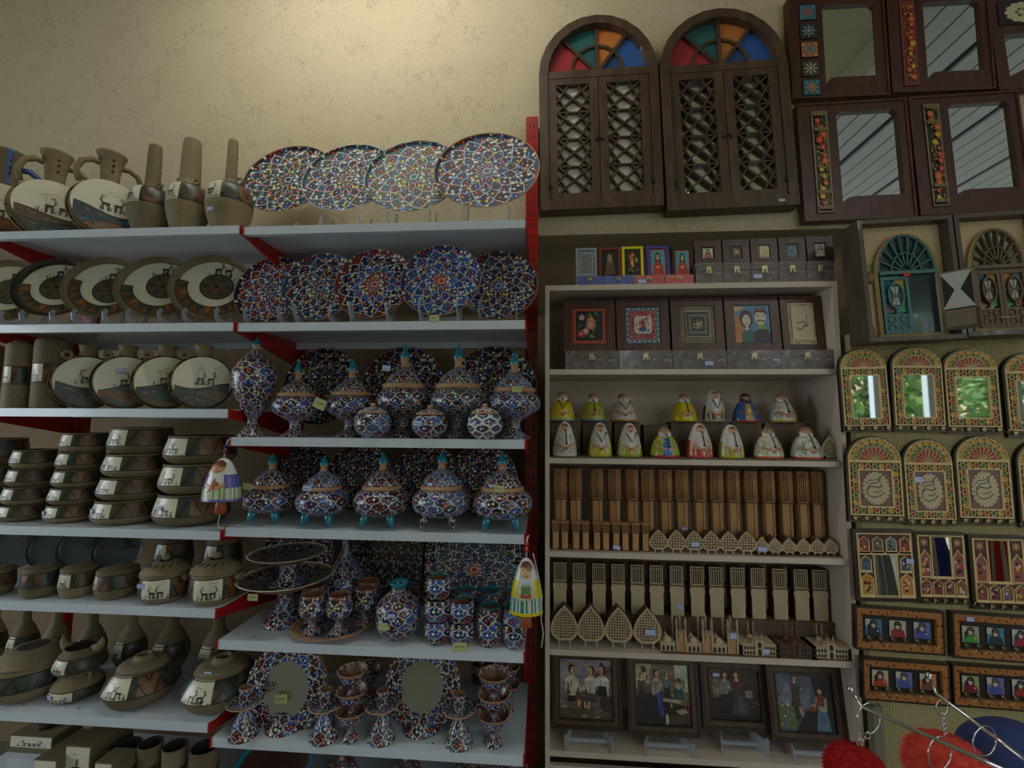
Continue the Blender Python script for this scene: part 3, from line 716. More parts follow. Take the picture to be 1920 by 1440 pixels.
# row 5
def on_shelf(px, pb, w, zs):           # axis position of a round thing whose front foot shows at px, pb
    x, Yf = PZ(px, pb, zs); r = (P(px+w/2, pb, Yf)[0]-P(px-w/2, pb, Yf)[0])/2*cosq(x, Yf)
    return x, Yf+r*.62, r
gt = 'covered stoneware pots on the fifth left shelf'
def covered(label, px, pb, pt, w, zs, seed, knob, name='covered_pot'):
    x, Y, R = on_shelf(px, pb, w, zs); Y = max(Y, YF+R*.98); H = P(px, pt, Y)[1]-zs
    if not knob:
        H = max(H, .07); t = clay_vessel(name, label, 'pot', [(.7, 0), (.85, .04), (1, .3), (1, .5), (.93, .82), (.9, .84), (.88, .84)], R, H, (x, Y, zs), (.36, .80), ((-.5, .35) if seed == 4 else (-.75, -.2)) if seed % 3 else None, seed, gt, un=9)
        MB().lathe(scl(smooth([(.92, .84), (.95, .87), (.9, .93), (.5, 1), (.3, 1.0), (0, 1.0)], 3), R, H), CLAYD, 40).build('lid', t)
    else:
        t = clay_vessel(name, label, 'tureen', [(.75, 0), (.86, .03), (1, .2), (1, .42), (.94, .6), (.92, .62), (.88, .62)], R, H, (x, Y, zs), (.12, .56), (-.2, .95), seed, gt, un=9)
        mb = MB(); mb.lathe(scl(smooth([(.92, .62), (1, .64), (.96, .70), (.6, .84), (.3, .88), (.25, .88)], 3), R, H), CLAY, 40)
        for i in range(14):
            a = i/14*2*PI; mb.tube([(R*.75*math.sin(a), -R*.75*math.cos(a), H*.80), (R*.62*math.sin(a+.2), -R*.62*math.cos(a+.2), H*.85)], .002, paint('#3a2f20'), 5)
        l = mb.build('lid', t); MB().ball((0, 0, H*.95), H*.085, CLAY, 14).build('knob', l)
        for s in (-1, 1): MB().tube([(s*R*.9, 0, H*.5), (s*R*1.22, 0, H*.52)], [.012, .014], CLAY, 8).build('handle', t)
    return t
covered('flat lidded stoneware pot cut off by the left edge on the fifth shelf', -34, 1120, 1062, 88, ZL[4], 1, False)
covered('flat lidded stoneware pot with orange zigzag band and no cream patch, leftmost full one', 54, 1122, 1058, 86, ZL[4], 3, False)
covered('flat lidded stoneware pot with cream antelope patch, in the middle of three', 127, 1121, 1057, 82, ZL[4], 4, False)
covered('flat lidded stoneware pot beside the left tureen, with a narrow cream patch', 198, 1124, 1060, 92, ZL[4], 5, False)
a = covered('knobbed stoneware tureen with cream antelope panel and blue price sticker, left of the two tureens', 284, 1132, 1040, 101, ZL[4], 2, True, 'tureen')
sticker_at(a, .098, .05, .074, 4)
covered('knobbed stoneware tureen with cream single antelope panel, right of the two tureens', 378, 1137, 1036, 103, ZL[4], 8, True, 'tureen')
SILV = clay_band('pale_blue_glaze', ['#7f878c', '#6d767c', '#8b9092', '#5c666c'])
for i, (px, w) in enumerate([(36, 96), (100, 84), (160, 92), (222, 84)]):
    plate('dark grey glazed plate at the back of the fifth shelf, %s of four' % nth(i, 4), px, 1035, w, 1.74, ZL[4], paint('#4c545c', .3, 0, .2), 14, CLAYD, group='grey plates behind the covered pots', rz=.45, st=False, drawing=scene_dr(60+i, 1, 8))
for i, (px, lb) in enumerate([(326, 'behind the left tureen'), (418, 'behind the right tureen')]):
    Y = 1.72; x, H, R = fitv(px, 1010, 76, Y, ZL[4]); clay_vessel('stoneware_jar', 'dark stoneware jar with a cream antelope patch standing %s' % lb, 'jar', [(.7, 0), (.95, .2), (1, .5), (.85, .9), (.7, 1), (.6, 1), (.6, .8)], R, max(H, .16), (x, Y, ZL[4]), (.42, .82), (-.5, .3), 3+i, 'jars behind the tureens', un=8)

# row 6
x, Y, R = on_shelf(-18, 1335, 190, ZL[5]); Y = YF+R*.95
clay_vessel('stoneware_pot', 'large stoneware pot with flat dark lid, cut off at the left edge', 'pot', [(.7, 0), (.95, .2), (1, .42), (.93, .7), (.96, .78), (.8, .86), (.5, 1), (0, 1)], R, .155, (x, Y, ZL[5]), (.3, .62), None, 2)
x, Y, R = on_shelf(118, 1318, 112, ZL[5]); Hb = .085
t = clay_vessel('ring_handled_pot', 'small stoneware pot with ring handles and scratched zigzags, under the horned vessel', 'pot', [(.7, 0), (.92, .12), (1, .35), (.9, .62), (.6, .85), (.5, .88), (.5, 1), (.42, 1)], R, Hb, (x, Y, ZL[5]), (.1, .5), (-.5, .7), 4)
for s in (-1, 1): torus_handle(t, (s*R*.62, -R*.2, Hb*.86), .014, .006, 'y')
sticker_at(t, R, -.35, Hb*.35, 3)
R2 = R*1.0; H2 = .080
t = clay_vessel('horned_vessel', 'stoneware vessel with two curved horns and open mouth, stacked on the ring-handled pot', 'pot', [(.55, 0), (.9, .1), (1, .35), (.85, .7), (.62, .95), (.66, 1), (.58, 1), (.55, .7), (.4, .5), (0, .45)], R2, H2, (x+.004, Y, ZL[5]+Hb), (.18, .72), (-.6, .3), 7)
for s in (-1, 1): MB().tube([(s*R2*.62, 0, H2*.86), (s*R2*.86, 0, H2*.95), (s*R2*1.0, 0, H2*1.15), (s*R2*1.02, 0, H2*1.4)], [.017, .015, .011, .004], CLAY, 10).build('horn', t)
for px, pb, pt, w, sd, lb in ((238, 1326, 1222, 156, 5, 'with a white panel and orange triangle, left of two'), (384, 1338, 1222, 164, 6, 'with a price sticker on its shoulder, right of two')):
    x, Y, R = on_shelf(px, pb, w, ZL[5]); Y = YF+R*.98; H = .142
    t = clay_vessel('lidded_round_pot', 'large low stoneware pot %s' % lb, 'pot', [(.6, 0), (.8, .06), (1, .32), (.98, .45), (.8, .68), (.62, .8), (.58, .8)], R, H, (x, Y, ZL[5]), (.36, .74), (-.5, .42), sd, 'large stoneware pots', un=10)
    mb = MB(); mb.lathe(scl(smooth([(.64, .78), (.66, .82), (.5, .9), (.3, .92), (.24, 1.02), (.16, 1.02), (.14, .95)], 3), R, H), CLAY, 36); mb.build('lid', t)
    if sd == 6: sticker(t, .0, -R*.60, H*.86, 9)
for i, (px, pt, w) in enumerate([(-12, 1140, 60), (46, 1142, 64), (104, 1150, 60), (172, 1152, 62), (246, 1146, 66), (322, 1146, 74), (408, 1150, 70)]):
    Y = 1.73; x, H, R = fitv(px, pt, w, Y, ZL[5]); clay_vessel('stoneware_bottle', 'dark stoneware bottle at the back below the tureens, %s of seven' % nth(i, 7), 'bottle', [(.7, 0), (.95, .15), (1, .35), (.6, .62), (.35, .75), (.33, 1), (.25, 1)], R, min(max(H, .2), .24), (x, Y, ZL[5]), (.2, .46), (-.6, .3), 30+i, 'dark bottles behind the large pots', un=8)

# row 7
z7 = ZL[6]
def cup(label, px, pt, w, Y, seed, grp='stoneware tumblers on the lowest shelf'):
    x, H, R = fitv(px, pt, w, Y, z7)
    return clay_vessel('stoneware_tumbler', label, 'cup', [(.75, 0), (.88, .05), (.95, .5), (1, .98), (1, 1), (.93, 1), (.9, .5), (.8, .1), (0, .1)], R, H, (x, Y, z7), (.3, .62), (-.6, .2), seed, grp, un=6)
cup('wide dark stoneware bowl left of the tumblers on the lowest shelf', 232, 1400, 66, 1.55, 2)
cup('stoneware tumbler with dark mouth, left of the two slim ones', 280, 1395, 50, 1.55, 3)
cup('stoneware tumbler with dark mouth, right of the two slim ones', 326, 1400, 50, 1.55, 4)
cup('wider stoneware tumbler under the corner of the white shelf', 382, 1402, 58, 1.54, 5)
def claybox(label, px0, px1, pt, Y0, Y1, seed, hole=False):
    x0, zt = P(px0, pt, Y0); x1 = P(px1, pt, Y0)[0]; w = x1-x0
    t = thing('stoneware_box', label, 'box', ((x0+x1)/2, Y0, z7)); h = zt-z7
    mb = MB(); mb.box(-w/2, w/2, 0, Y1-Y0, 0, h, CLAYD); mb.box(-w/2+.004, w/2-.004, -.002, 0, h*.35, h-.003, CREAM)
    D = scene_dr(seed, 2); mb.draw(D, lambda u, v, o: ((u-.5)*w*.8, -.002-o, h*.4+v*h*.5)); mb.build('body', t)
    if hole: MB().tube([(0, (Y1-Y0)*.5, h), (0, (Y1-Y0)*.5, h+.02)], .026, CLAYIN, 18).build('opening', t)
claybox('rectangular stoneware box with cream antelope front on the lowest shelf', 124, 172, 1398, 1.50, 1.66, 3)
claybox('low stoneware box with cream top edge, left of the taller box on the lowest shelf', 64, 108, 1424, 1.47, 1.62, 5)
claybox('dark stoneware block with round opening at the left of the lowest shelf', 20, 100, 1378, 1.67, 1.78, 8, True)
claybox('low pale stoneware box left of the tumblers on the lowest shelf', 178, 212, 1430, 1.46, 1.53, 9)

# ================================================================== blue painted pottery on the right unit
def cells(R): return max(4, round(2*PI*R/.052))
def jar(kind, label, px, pt, w, Y, zs, mat, group, note=None, ft=None, finial=TURQ):
    x, H, R = fitv(px, pt, w, Y, zs); un = cells(R); name = {'tall': 'lidded_vase', 'goblet': 'pedestal_jar', 'tripod': 'three_legged_jar', 'sugar': 'sugar_bowl'}[kind]
    t = thing(name, label, 'jar' if kind != 'sugar' else 'bowl', (x, Y, zs), 0, group); S = lambda p, n=4: scl(smooth(p, n), R, H)
    if kind == 'tall':
        MB().lathe(S([(.62, 0), (.6, .02), (.28, .1), (.22, .15), (.3, .2), (.62, .31), (.9, .46), (1, .58), (.93, .69), (.55, .79), (.3, .84)]), mat, 44, un=un).build('body', t)
        l = MB().lathe(S([(.3, .84), (.3, .85), (.17, .87), (.17, .875)]), mat, 30, un=4).build('lid', t); f0 = .87; fr = .17
    elif kind == 'goblet':
        MB().lathe(S([(.62, 0), (.6, .02), (.3, .08), (.24, .13), (.27, .2)]), mat, 40, un=un//2+2).build('foot', t)
        MB().lathe(S([(.27, .2), (.6, .25), (.93, .32), (1, .39), (.93, .46), (.74, .51)]), mat, 44, un=un).build('body', t)
        l = MB().lathe(S([(.72, .51), (.8, .512), (.8, .56), (.7, .563)], 2), TERRA, 44).lathe(S([(.7, .56), (.62, .62), (.4, .69), (.17, .735), (.14, .75)]), mat, 40, un=un).build('lid', t); f0 = .745; fr = .155
    elif kind == 'tripod':
        MB().lathe(S([(.0, .14), (.45, .145), (.86, .21), (1, .32), (.93, .43), (.68, .50)]), mat, 48, un=un).build('body', t)
        l = MB().lathe(S([(.66, .50), (.72, .502), (.7, .55), (.62, .553)], 2), TERRA, 44).lathe(S([(.62, .55), (.6, .61), (.42, .69), (.17, .755), (.14, .77)]), mat, 40, un=un).build('lid', t); f0 = .765; fr = .145
        for a in (-.85, .85, PI):
            s_, c_ = math.sin(a), -math.cos(a)
            MB().tube([(R*.55*s_, R*.55*c_, H*.2), (R*.66*s_, R*.66*c_, H*.1), (R*.76*s_, R*.76*c_, 0.004)], [.016, .012, .004], ft or TURQ, 10).build('leg', t)
    else:
        MB().lathe(S([(.5, 0), (.52, .04), (.86, .2), (1, .42), (.9, .62), (.72, .7)]), mat, 40, un=un).build('body', t)
        l = MB().lathe(S([(.72, .7), (.8, .71), (.78, .76)], 2), TERRA, 36).lathe(S([(.76, .76), (.5, .84), (.15, .9), (.1, .92)]), mat, 36, un=un).build('lid', t); f0 = .91; fr = .14; finial = TERRA
    if kind == 'sugar': MB().lathe(S([(fr, f0), (.17, .95), (.1, 1), (0, 1.0)]), TERRA, 16).build('knob', l)
    else:
        MB().lathe(S([(fr*.8, f0), (fr, f0+.005), (fr*.8, f0+(1-f0)*.2), (fr*1.22, f0+(1-f0)*.42), (fr*.85, f0+(1-f0)*.62), (fr*.6, f0+(1-f0)*.74), (fr*.3, f0+(1-f0)*.9), (0, 1)]), lambda p, tt, z: finial if z > H*(f0+(1-f0)*.36) else TERRA, 20).build('finial', l)
    if note: sticker(t, R*note[0], -R*1.02-.003, H*note[1], 7, .03, .02, note[2] if len(note) > 2 else False, 0, .1)
    return t
def mbuild(mats, i): return mats[i % len(mats)]
T1 = ['#233a5c', '#2a5058', '#1a2036', '#3c5a6c', '#4a4a3a', '#26223a']; T2 = ['#1d3f86', '#10163a', '#2f5ca8', '#7a2a26', '#244d78', '#3c6a86']; T3 = ['#3c6468', '#2c4c50', '#54706a', '#3a4c48', '#6a6a4a']; T4 = ['#232a4a', '#12142a', '#3a2a3a', '#33507a', '#2a2a2a']
gr1 = 'patterned plates standing on the top right shelf'; ga = 'clear acrylic plate stands under patterned plates'
rowA = [(541, 338, 178, mandala('mandala_teal_rings', 3, T1, '#26304a', 16), TERRA, 0, 'in muted teal and grey on the top shelf'),
        (655, 336, 176, mandala('mandala_blue_brown', 8, T1+['#20305a'], '#5a3c36', 14), paint('#c9cbc6', .4), 0, 'with brown centre and white beaded rim'),
        (776, 333, 184, mandala('mandala_green', 5, T3, '#2c6a6a', 12), GREENB, 0, 'in pale green on the top shelf'),
        (913, 322, 196, mandala('mandala_violet', 21, ['#3b4468', '#4c5478', '#2a2438', '#454a62', '#39304a'], '#6a6c86', 14), TERRA, 0, 'in violet blue on the top shelf')]
for i, (px, py, w, m, rim, s_, lb) in enumerate(rowA):
    Y = 1.675-.038*i; plate('painted plate %s, %s of four' % (lb, nth(i, 4)), px, py, w, Y, ZR[0], m, 20, rim, 'plate', 'painted_plate', gr1, scalx=0)
    x = P(px+3, 400, Y)[0]; stand('clear acrylic stand holding the %s plate of the top right shelf' % nth(i, 4), x, Y-.032, ZR[0], 1.25, ga, .155)
rowB = [(513, 527, 150, mandala('mandala_blue_a', 31, T2, '#1c2a5a', 14), 'with blue outer petals on the second shelf'),
        (603, 527, 150, mandala('mandala_dark_white_b', 37, T4+['#244d78'], '#2a2a4a', 12), 'with white edged buds on dark ground'),
        (703, 523, 160, mandala('mandala_red_flower_c', 41, T2+['#5b7f94'], '#a83a2c', 14), 'with a red flower centre and orange ring'),
        (828, 521, 162, mandala('mandala_bright_blue_d', 44, ['#274e9a', '#1f3f80', '#20305e', '#3a66b0'], '#c03a24', 12), 'in bright blue with a red dot centre'),
        (935, 518, 150, mandala('mandala_star_e', 52, T4, '#2a5aa8', 12), 'on dark ground with blue star centre')]
gr2 = 'patterned plates standing on the second right shelf'
for i, (px, py, w, m, lb) in enumerate(rowB):
    Y = 1.61-.026*i if i < 4 else 1.60
    plate('painted plate %s, %s of five' % (lb, nth(i, 5)), px, py, w, Y, ZR[1], m, 15, TERRA, 'plate', 'painted_plate', gr2)
    x = P(px+3, 590, Y)[0]; stand('clear acrylic stand holding the %s plate of the second right shelf' % nth(i, 5), x, Y-.034, ZR[1], 1.15, ga, .13)
def note(px, py, Y, label, rz=0, w=.036, h=.026, tilt=.1):
    x, z = P(px, py, Y); o = sticker_mb(w, h, int(px), True).build('price_note'); tag(o, label, 'note', None, (x, Y, z), rz); o.rotation_euler.y = tilt
note(814, 597, YF-.0012, 'pale yellow price note stuck on the edge of the second right shelf', 0, .034, .022, -.1)
note(862, 1214, YF-.0012, 'pale yellow price note stuck on the shelf edge below the cups', 0, .045, .028, -.05)

# third shelf
gk = 'dark plates behind the pedestal jars'
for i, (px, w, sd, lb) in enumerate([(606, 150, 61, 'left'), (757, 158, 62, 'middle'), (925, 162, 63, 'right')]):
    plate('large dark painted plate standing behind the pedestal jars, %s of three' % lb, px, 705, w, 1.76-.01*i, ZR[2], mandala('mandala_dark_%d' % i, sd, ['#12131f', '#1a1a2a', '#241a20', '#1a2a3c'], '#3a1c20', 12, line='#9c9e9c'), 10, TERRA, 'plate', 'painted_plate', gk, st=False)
z3 = ZR[2]
jar('tall', 'tall lidded vase with pointed turquoise finial at the left end of the third shelf', 477, 633, 88, 1.50, z3, NAVY, None)
gq = 'pedestal jars with turquoise finials'
jar('goblet', 'pedestal jar with dark floral bowl, leftmost of five, beside the tall lidded vase', 556, 676, 92, 1.53, z3, NAVY, gq)
t = jar('goblet', 'pedestal jar with a yellow price note on its bowl, second of five', 659, 672, 96, 1.57, z3, NAVY, gq); sticker(t, -.075, -.085, .115, 3, .045, .036, True, 0, .4)
jar('goblet', 'pedestal jar with a blue sticker on its clay rim, middle of five', 758, 645, 100, 1.56, z3, enamel('enamel_red_navy', ['#2a1016', '#162250', '#301418', '#0a0b14']), gq, (-.35, .70))
jar('goblet', 'pedestal jar with greenish blue bowl, fourth of five', 859, 645, 106, 1.56, z3, GREENB, gq)
t = jar('goblet', 'pedestal jar with a yellow note on its rim, rightmost of five by the red post', 964, 657, 98, 1.555, z3, BLUE, gq); sticker(t, .015, -.088, .165, 5, .032, .02, True)
gz = 'small sugar bowls in front of the pedestal jars'
jar('sugar', 'small lidded sugar bowl, left of three, pale blue lattice', 699, 756, 72, 1.47, z3, BLUE, gz)
jar('sugar', 'small lidded sugar bowl, middle of three, with a blue price sticker', 806, 760, 68, 1.47, z3, NAVY, gz, (-.4, .45))
jar('sugar', 'small lidded sugar bowl, right of three, white lattice on blue', 909, 757, 67, 1.462, z3, enamel('enamel_white_lattice', ['#2a3f76', '#20305e', '#3a4c80'], lw=.11), gz)

# fourth shelf
z4 = ZR[3]; gk4 = 'dark plates behind the three legged jars'
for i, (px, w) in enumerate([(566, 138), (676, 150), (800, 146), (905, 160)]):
    plate('dark painted plate leaning behind the three legged jars, %s of four' % nth(i, 4), px, 900, w, 1.775-.03*i, z4, mandala('mandala_deep_navy_%d' % i, 70+i, ['#0e0f1a', '#151622', '#1d1620', '#15202c'], '#241418', 12, line='#84868a'), 8, TERRA, 'plate', 'painted_plate', gk4, st=False)  # back plates in very dark navy tints with grey pattern lines
gt3 = 'three legged lidded jars'
jar('tripod', 'three legged jar with dark lid and yellow note, leftmost of five beside the doll', 509, 850, 106, 1.525, z4, NAVY, gt3, (-.3, .56, True))
jar('tripod', 'three legged jar with curved white arcs and a blue sticker, second of five', 606, 853, 102, 1.50, z4, BLUE, gt3, (-.1, .57))
jar('tripod', 'three legged jar with red flowers and rimless lid, middle of five', 717, 848, 106, 1.50, z4, enamel('enamel_red_flowers', ['#1d2f6a', '#12122a', '#1a1a30'], ['#b3261c', '#a8202a', '#c4482a', '#e6e2d6', '#8fb0d8', '#9a2020']), gt3)
jar('tripod', 'three legged jar with patterned feet instead of turquoise ones, fourth of five', 828, 845, 110, 1.50, z4, BLUE, gt3, None, NAVY)
jar('tripod', 'three legged jar with yellow note on its rim, rightmost of five by the post', 942, 848, 112, 1.50, z4, NAVY, gt3, (.0, .575, True))

# fifth shelf
z5 = ZR[4]
def scal_dish(mb, R, z0, d, m_in, m_out, rim=TERRA, n=14, amp=.05, segs=56):
    pr = smooth([(R*.25, z0), (R*.6, z0+d*.3), (R*.95, z0+d*.95), (R, z0+d), (R*.96, z0+d*1.02), (R*.9, z0+d*.85), (R*.5, z0+d*.32), (0, z0+d*.25)], 3)
    mb.lathe(pr, lambda p, tt, z: m_out if tt < .42 else (rim if tt < .53 else m_in), segs, un=cells(R), scal=amp*0)
    s0 = len(mb.v)-(segs+1)*len(pr)      # scallop the rim: vertices near R
    for i in range(s0, len(mb.v)):
        x, y, z = mb.v[i]; r = math.hypot(x, y)
        if r > R*.55:
            a = math.atan2(y, x); k = 1+amp*(abs(math.sin(a*n/2))-.5)*((r/R-.55)/.45); mb.v[i] = (x*k, y*k, z+amp*.25*R*(abs(math.sin(a*n/2))-.5)*((r/R-.55)/.45))
    return mb
x, Y, R = on_shelf(497, 1193, 72, z5); Y = 1.575
t = thing('tiered_cake_stand', 'two tier cake stand with wavy clay rims over a flared patterned foot', 'stand', (x, Y, z5))
MB().lathe(smooth([(.072, 0), (.070, .008), (.05, .035), (.032, .07), (.028, .115)]), NAVY, 36, un=8).build('foot', t)
RA = .158; zA = P(500, 1120, Y-RA*.0)[1]-z5
mb = scal_dish(MB(), RA, .112, .045, DARKB, paint('#8f6a4c', .5), CREAM, 22, .03); l1 = mb.build('lower_dish', t); sticker(t, -.055, -RA*.66, .118, 2, .036, .022, True)
MB().lathe(smooth([(.035, .12), (.06, .13), (.032, .15), (.028, .195), (.035, .205)]), BLUE, 30, un=6).build('stem', t)
mb = scal_dish(MB(), .130, .202, .036, DARKB, paint('#7a6a54', .5), CREAM, 18, .03); mb.build('upper_dish', t)
def goblet(label, px, pb, s, Yc, tall, mat, grp='small goblets on the tray'):
    t = thing('goblet', label, 'cup', (px, Yc, s), 0, grp); H = tall; R = H*.36
    MB().lathe(scl(smooth([(.75, 0), (.6, .05), (.3, .18), (.25, .3), (.35, .36), (.9, .5), (1, .66), (.88, .9), (.84, 1), (.78, 1), (.85, .7), (.5, .48), (0, .45)]), R, H), lambda p, tt, z: TERRAIN if tt > .60 else mat, 34, un=7).build('body', t)
    return t
xt, Yt = P(622, 1185, 1.52)[0], 1.535
mb = scal_dish(MB(), .134, .004, .016, DARKB, TERRA, TERRA, 16, .05, 64); o = mb.build('serving_tray'); tag(o, 'round wavy edged dark patterned tray carrying the small goblets', 'tray', None, (xt, Yt, z5))
zt_ = z5+.0135
for dx, dy, lb in ((-.088, .018, 'leftmost on the tray'), (-.048, -.058, 'front left on the tray'), (.040, -.052, 'front right on the tray'), (.102, .015, 'rightmost on the tray, before the round vase'), (.085, .085, 'at the back of the tray, beneath the dark panel')):
    goblet('small patterned goblet with white swags, %s' % lb, xt+dx, 0, zt_, Yt+dy, .118, NAVY)
x, H, R = fitv(646, 1010, 82, 1.69, z5)
t = thing('carafe', 'tall necked patterned carafe behind the goblets', 'vase', (x, 1.69, z5)); H = .318
MB().lathe(scl(smooth([(.5, 0), (.8, .06), (1, .2), (.9, .36), (.5, .52), (.26, .64), (.16, .75), (.13, .92), (.2, 1), (.14, 1), (.1, .9)]), R*1.05, H), BLUE, 44, un=10).build('body', t)
x, H, R = fitv(747, 1088, 84, 1.50, z5)
t = thing('round_vase', 'round patterned vase with turquoise mouth and yellow note, left of the cups', 'vase', (x, 1.50, z5))
MB().lathe(scl(smooth([(.45, 0), (.6, .02), (.93, .2), (1, .42), (.9, .62), (.55, .77), (.34, .82), (.3, .88), (.44, .98), (.4, 1), (.3, .94), (.24, .85)]), R, H*.98), lambda p, tt, z: TURQ if tt > .80 else NAVY, 48, un=10).build('body', t)
sticker(t, -R*.3, -R*.99, H*.34, 4, .036, .022, True); sticker(t, 0, -R*.985, H*.52, 6, .026, .014)
def mug(label, px, pb, w, H, mat, Yc=None, z=None, x=None, grp='patterned cups on the fifth right shelf', tall=False):
    if x is None: x, Yc, R = on_shelf(px, pb, w, z5)
    else: R = w
    t = thing('patterned_cup', label, 'cup', (x, max(Yc, YF+R), z or z5), 0, grp)
    pr = [(.66, 0), (.80, .05), (.99, .35), (1, .65), (.88, .97), (.9, 1), (.82, 1), (.86, .6), (.7, .15), (0, .1)]
    MB().lathe(scl(smooth(pr, 3), R, H), lambda p, tt, zz: (TURQD if zz > H*.9 else TERRAIN) if tt > .47 else mat, 40, un=cells(R)).build('body', t)
    MB().tube([(R*.3, R*.92, H*.75), (R*.36, R*1.3, H*.72), (R*.36, R*1.35, H*.45), (R*.3, R*.92, H*.3)], .006, TURQD, 7).build('handle', t); return t
RM = .0428
xa, Ya, _ = on_shelf(815, 1211, 50, z5); Ya = YF+RM+.01
mug('patterned cup under two others, bottom left in the cup stacks', 0, 0, RM, .066, NAVY, Ya, z5, xa)
mug('patterned cup in the middle of the leftmost stack of three', 0, 0, RM, .066, BLUE, Ya, z5+.067, xa)
mug('patterned cup with pale inside tilted on top of the leftmost stack', 0, 0, RM*.95, .066, NAVY, Ya+.004, z5+.134, xa)
xb = P(865, 1190, Ya)[0]
mug('patterned lower cup of the stack of two above the yellow note', 0, 0, RM*.98, .064, BLUE, Ya, z5, xb)
mug('patterned upper cup of the stack of two above the yellow note', 0, 0, RM*.98, .064, NAVY, Ya, z5+.065, xb)
mug('tall patterned cup with white heart, between the stack of two and the corner cup', 0, 0, .039, .116, NAVY, Ya-.003, z5, P(918, 1190, Ya)[0])
mug('tall patterned cup at the right front corner of the shelf', 0, 0, .0385, .114, BLUE, Ya-.008, z5, P(965, 1190, Ya)[0])
for i, (px, lb) in enumerate(((872, 'left'), (918, 'middle'), (962, 'right'))): mug('turquoise rimmed patterned cup in the back row, %s of three' % lb, 0, 0, .040, .118, BLUE, Ya+.125, z5, P(px, 1160, Ya+.125)[0])
def wave_rect(w, h, n=16, a=.02):
    pts = []
    for (x0, z0), (x1, z1) in zip([(-w/2, 0), (w/2, 0), (w/2, h), (-w/2, h)], [(w/2, 0), (w/2, h), (-w/2, h), (-w/2, 0)]):
        L = math.hypot(x1-x0, z1-z0); nx, nz = (z1-z0)/L, -(x1-x0)/L
        for k in range(n): u = k/n; b = abs(math.sin(u*PI*5))*a*L; pts.append((x0+(x1-x0)*u+nx*b, z0+(z1-z0)*u+nz*b))
    return pts
DARKPANEL = G('dark_zigzag_panel', .3, coat=.2)
def _dp():
    g = DARKPANEL; u, v, w_ = g.xyz(g.gen()); u = g.f('MULTIPLY', u, 9.); v = g.f('MULTIPLY', w_, 6.)
    tri = g.f('MULTIPLY', g.f('ABSOLUTE', g.f('SUBTRACT', g.f('FRACT', u), .5)), .8); d = g.f('ABSOLUTE', g.f('SUBTRACT', g.f('FRACT', v), g.f('ADD', tri, .25)))
    c = flowers(g, g.vec(u, v), 2.4, '#14161f', .7); c = g.mix(.55, c, '#14161f'); c = g.mix(g.f('LESS_THAN', d, .05), c, '#8a8c90'); g.set('Base Color', c)
_dp()
def wall_dish(label, px0, px1, pt, Y, zs, m, name='rectangular_tray', rx=-.12):
    x0, zt = P(px0, pt, Y); x1 = P(px1, pt, Y)[0]; w = x1-x0; h = zt-zs
    o = MB().ring(wave_rect(w, h), [(x*.86, h/2+(z-h/2)*.86) for x, z in wave_rect(w, h, a=0)], -.012, .004, m).prism([(x*.88, h/2+(z-h/2)*.88) for x, z in wave_rect(w, h, a=0)], -.004, .004, m).build(name)
    tag(o, label, 'tray', 'patterned trays standing behind the cups', ((x0+x1)/2, Y-.01, zs+.004), 0, rx)
wall_dish('dark rectangular tray with rows of zigzags standing behind the carafe', 655, 792, 1005, 1.79, z5, DARKPANEL.m)
wall_dish('square blue tray with red centred star medallion standing behind the cups', 800, 982, 1003, 1.76, z5, None or mandala('mandala_square', 90, ['#24506a', '#1c3a5a', '#12182c', '#2c6470'], '#b03424', 12, k=17, rings=[(.16, .06, 12, 't'), (.36, .10, 12, 'p'), (.58, .08, 12, 't'), (.8, .1, 12, 'p'), (1.0, .1, 12, 't')], xz=True))
plate('dark painted plate standing behind the two tier cake stand', 562, 1040, 140, 1.76, z5, mandala('mandala_dim', 95, ['#0e0f1a', '#151622', '#1d1620'], '#241418', 12, line='#84868a'), 6, TERRA, 'plate', 'painted_plate', None, st=False)

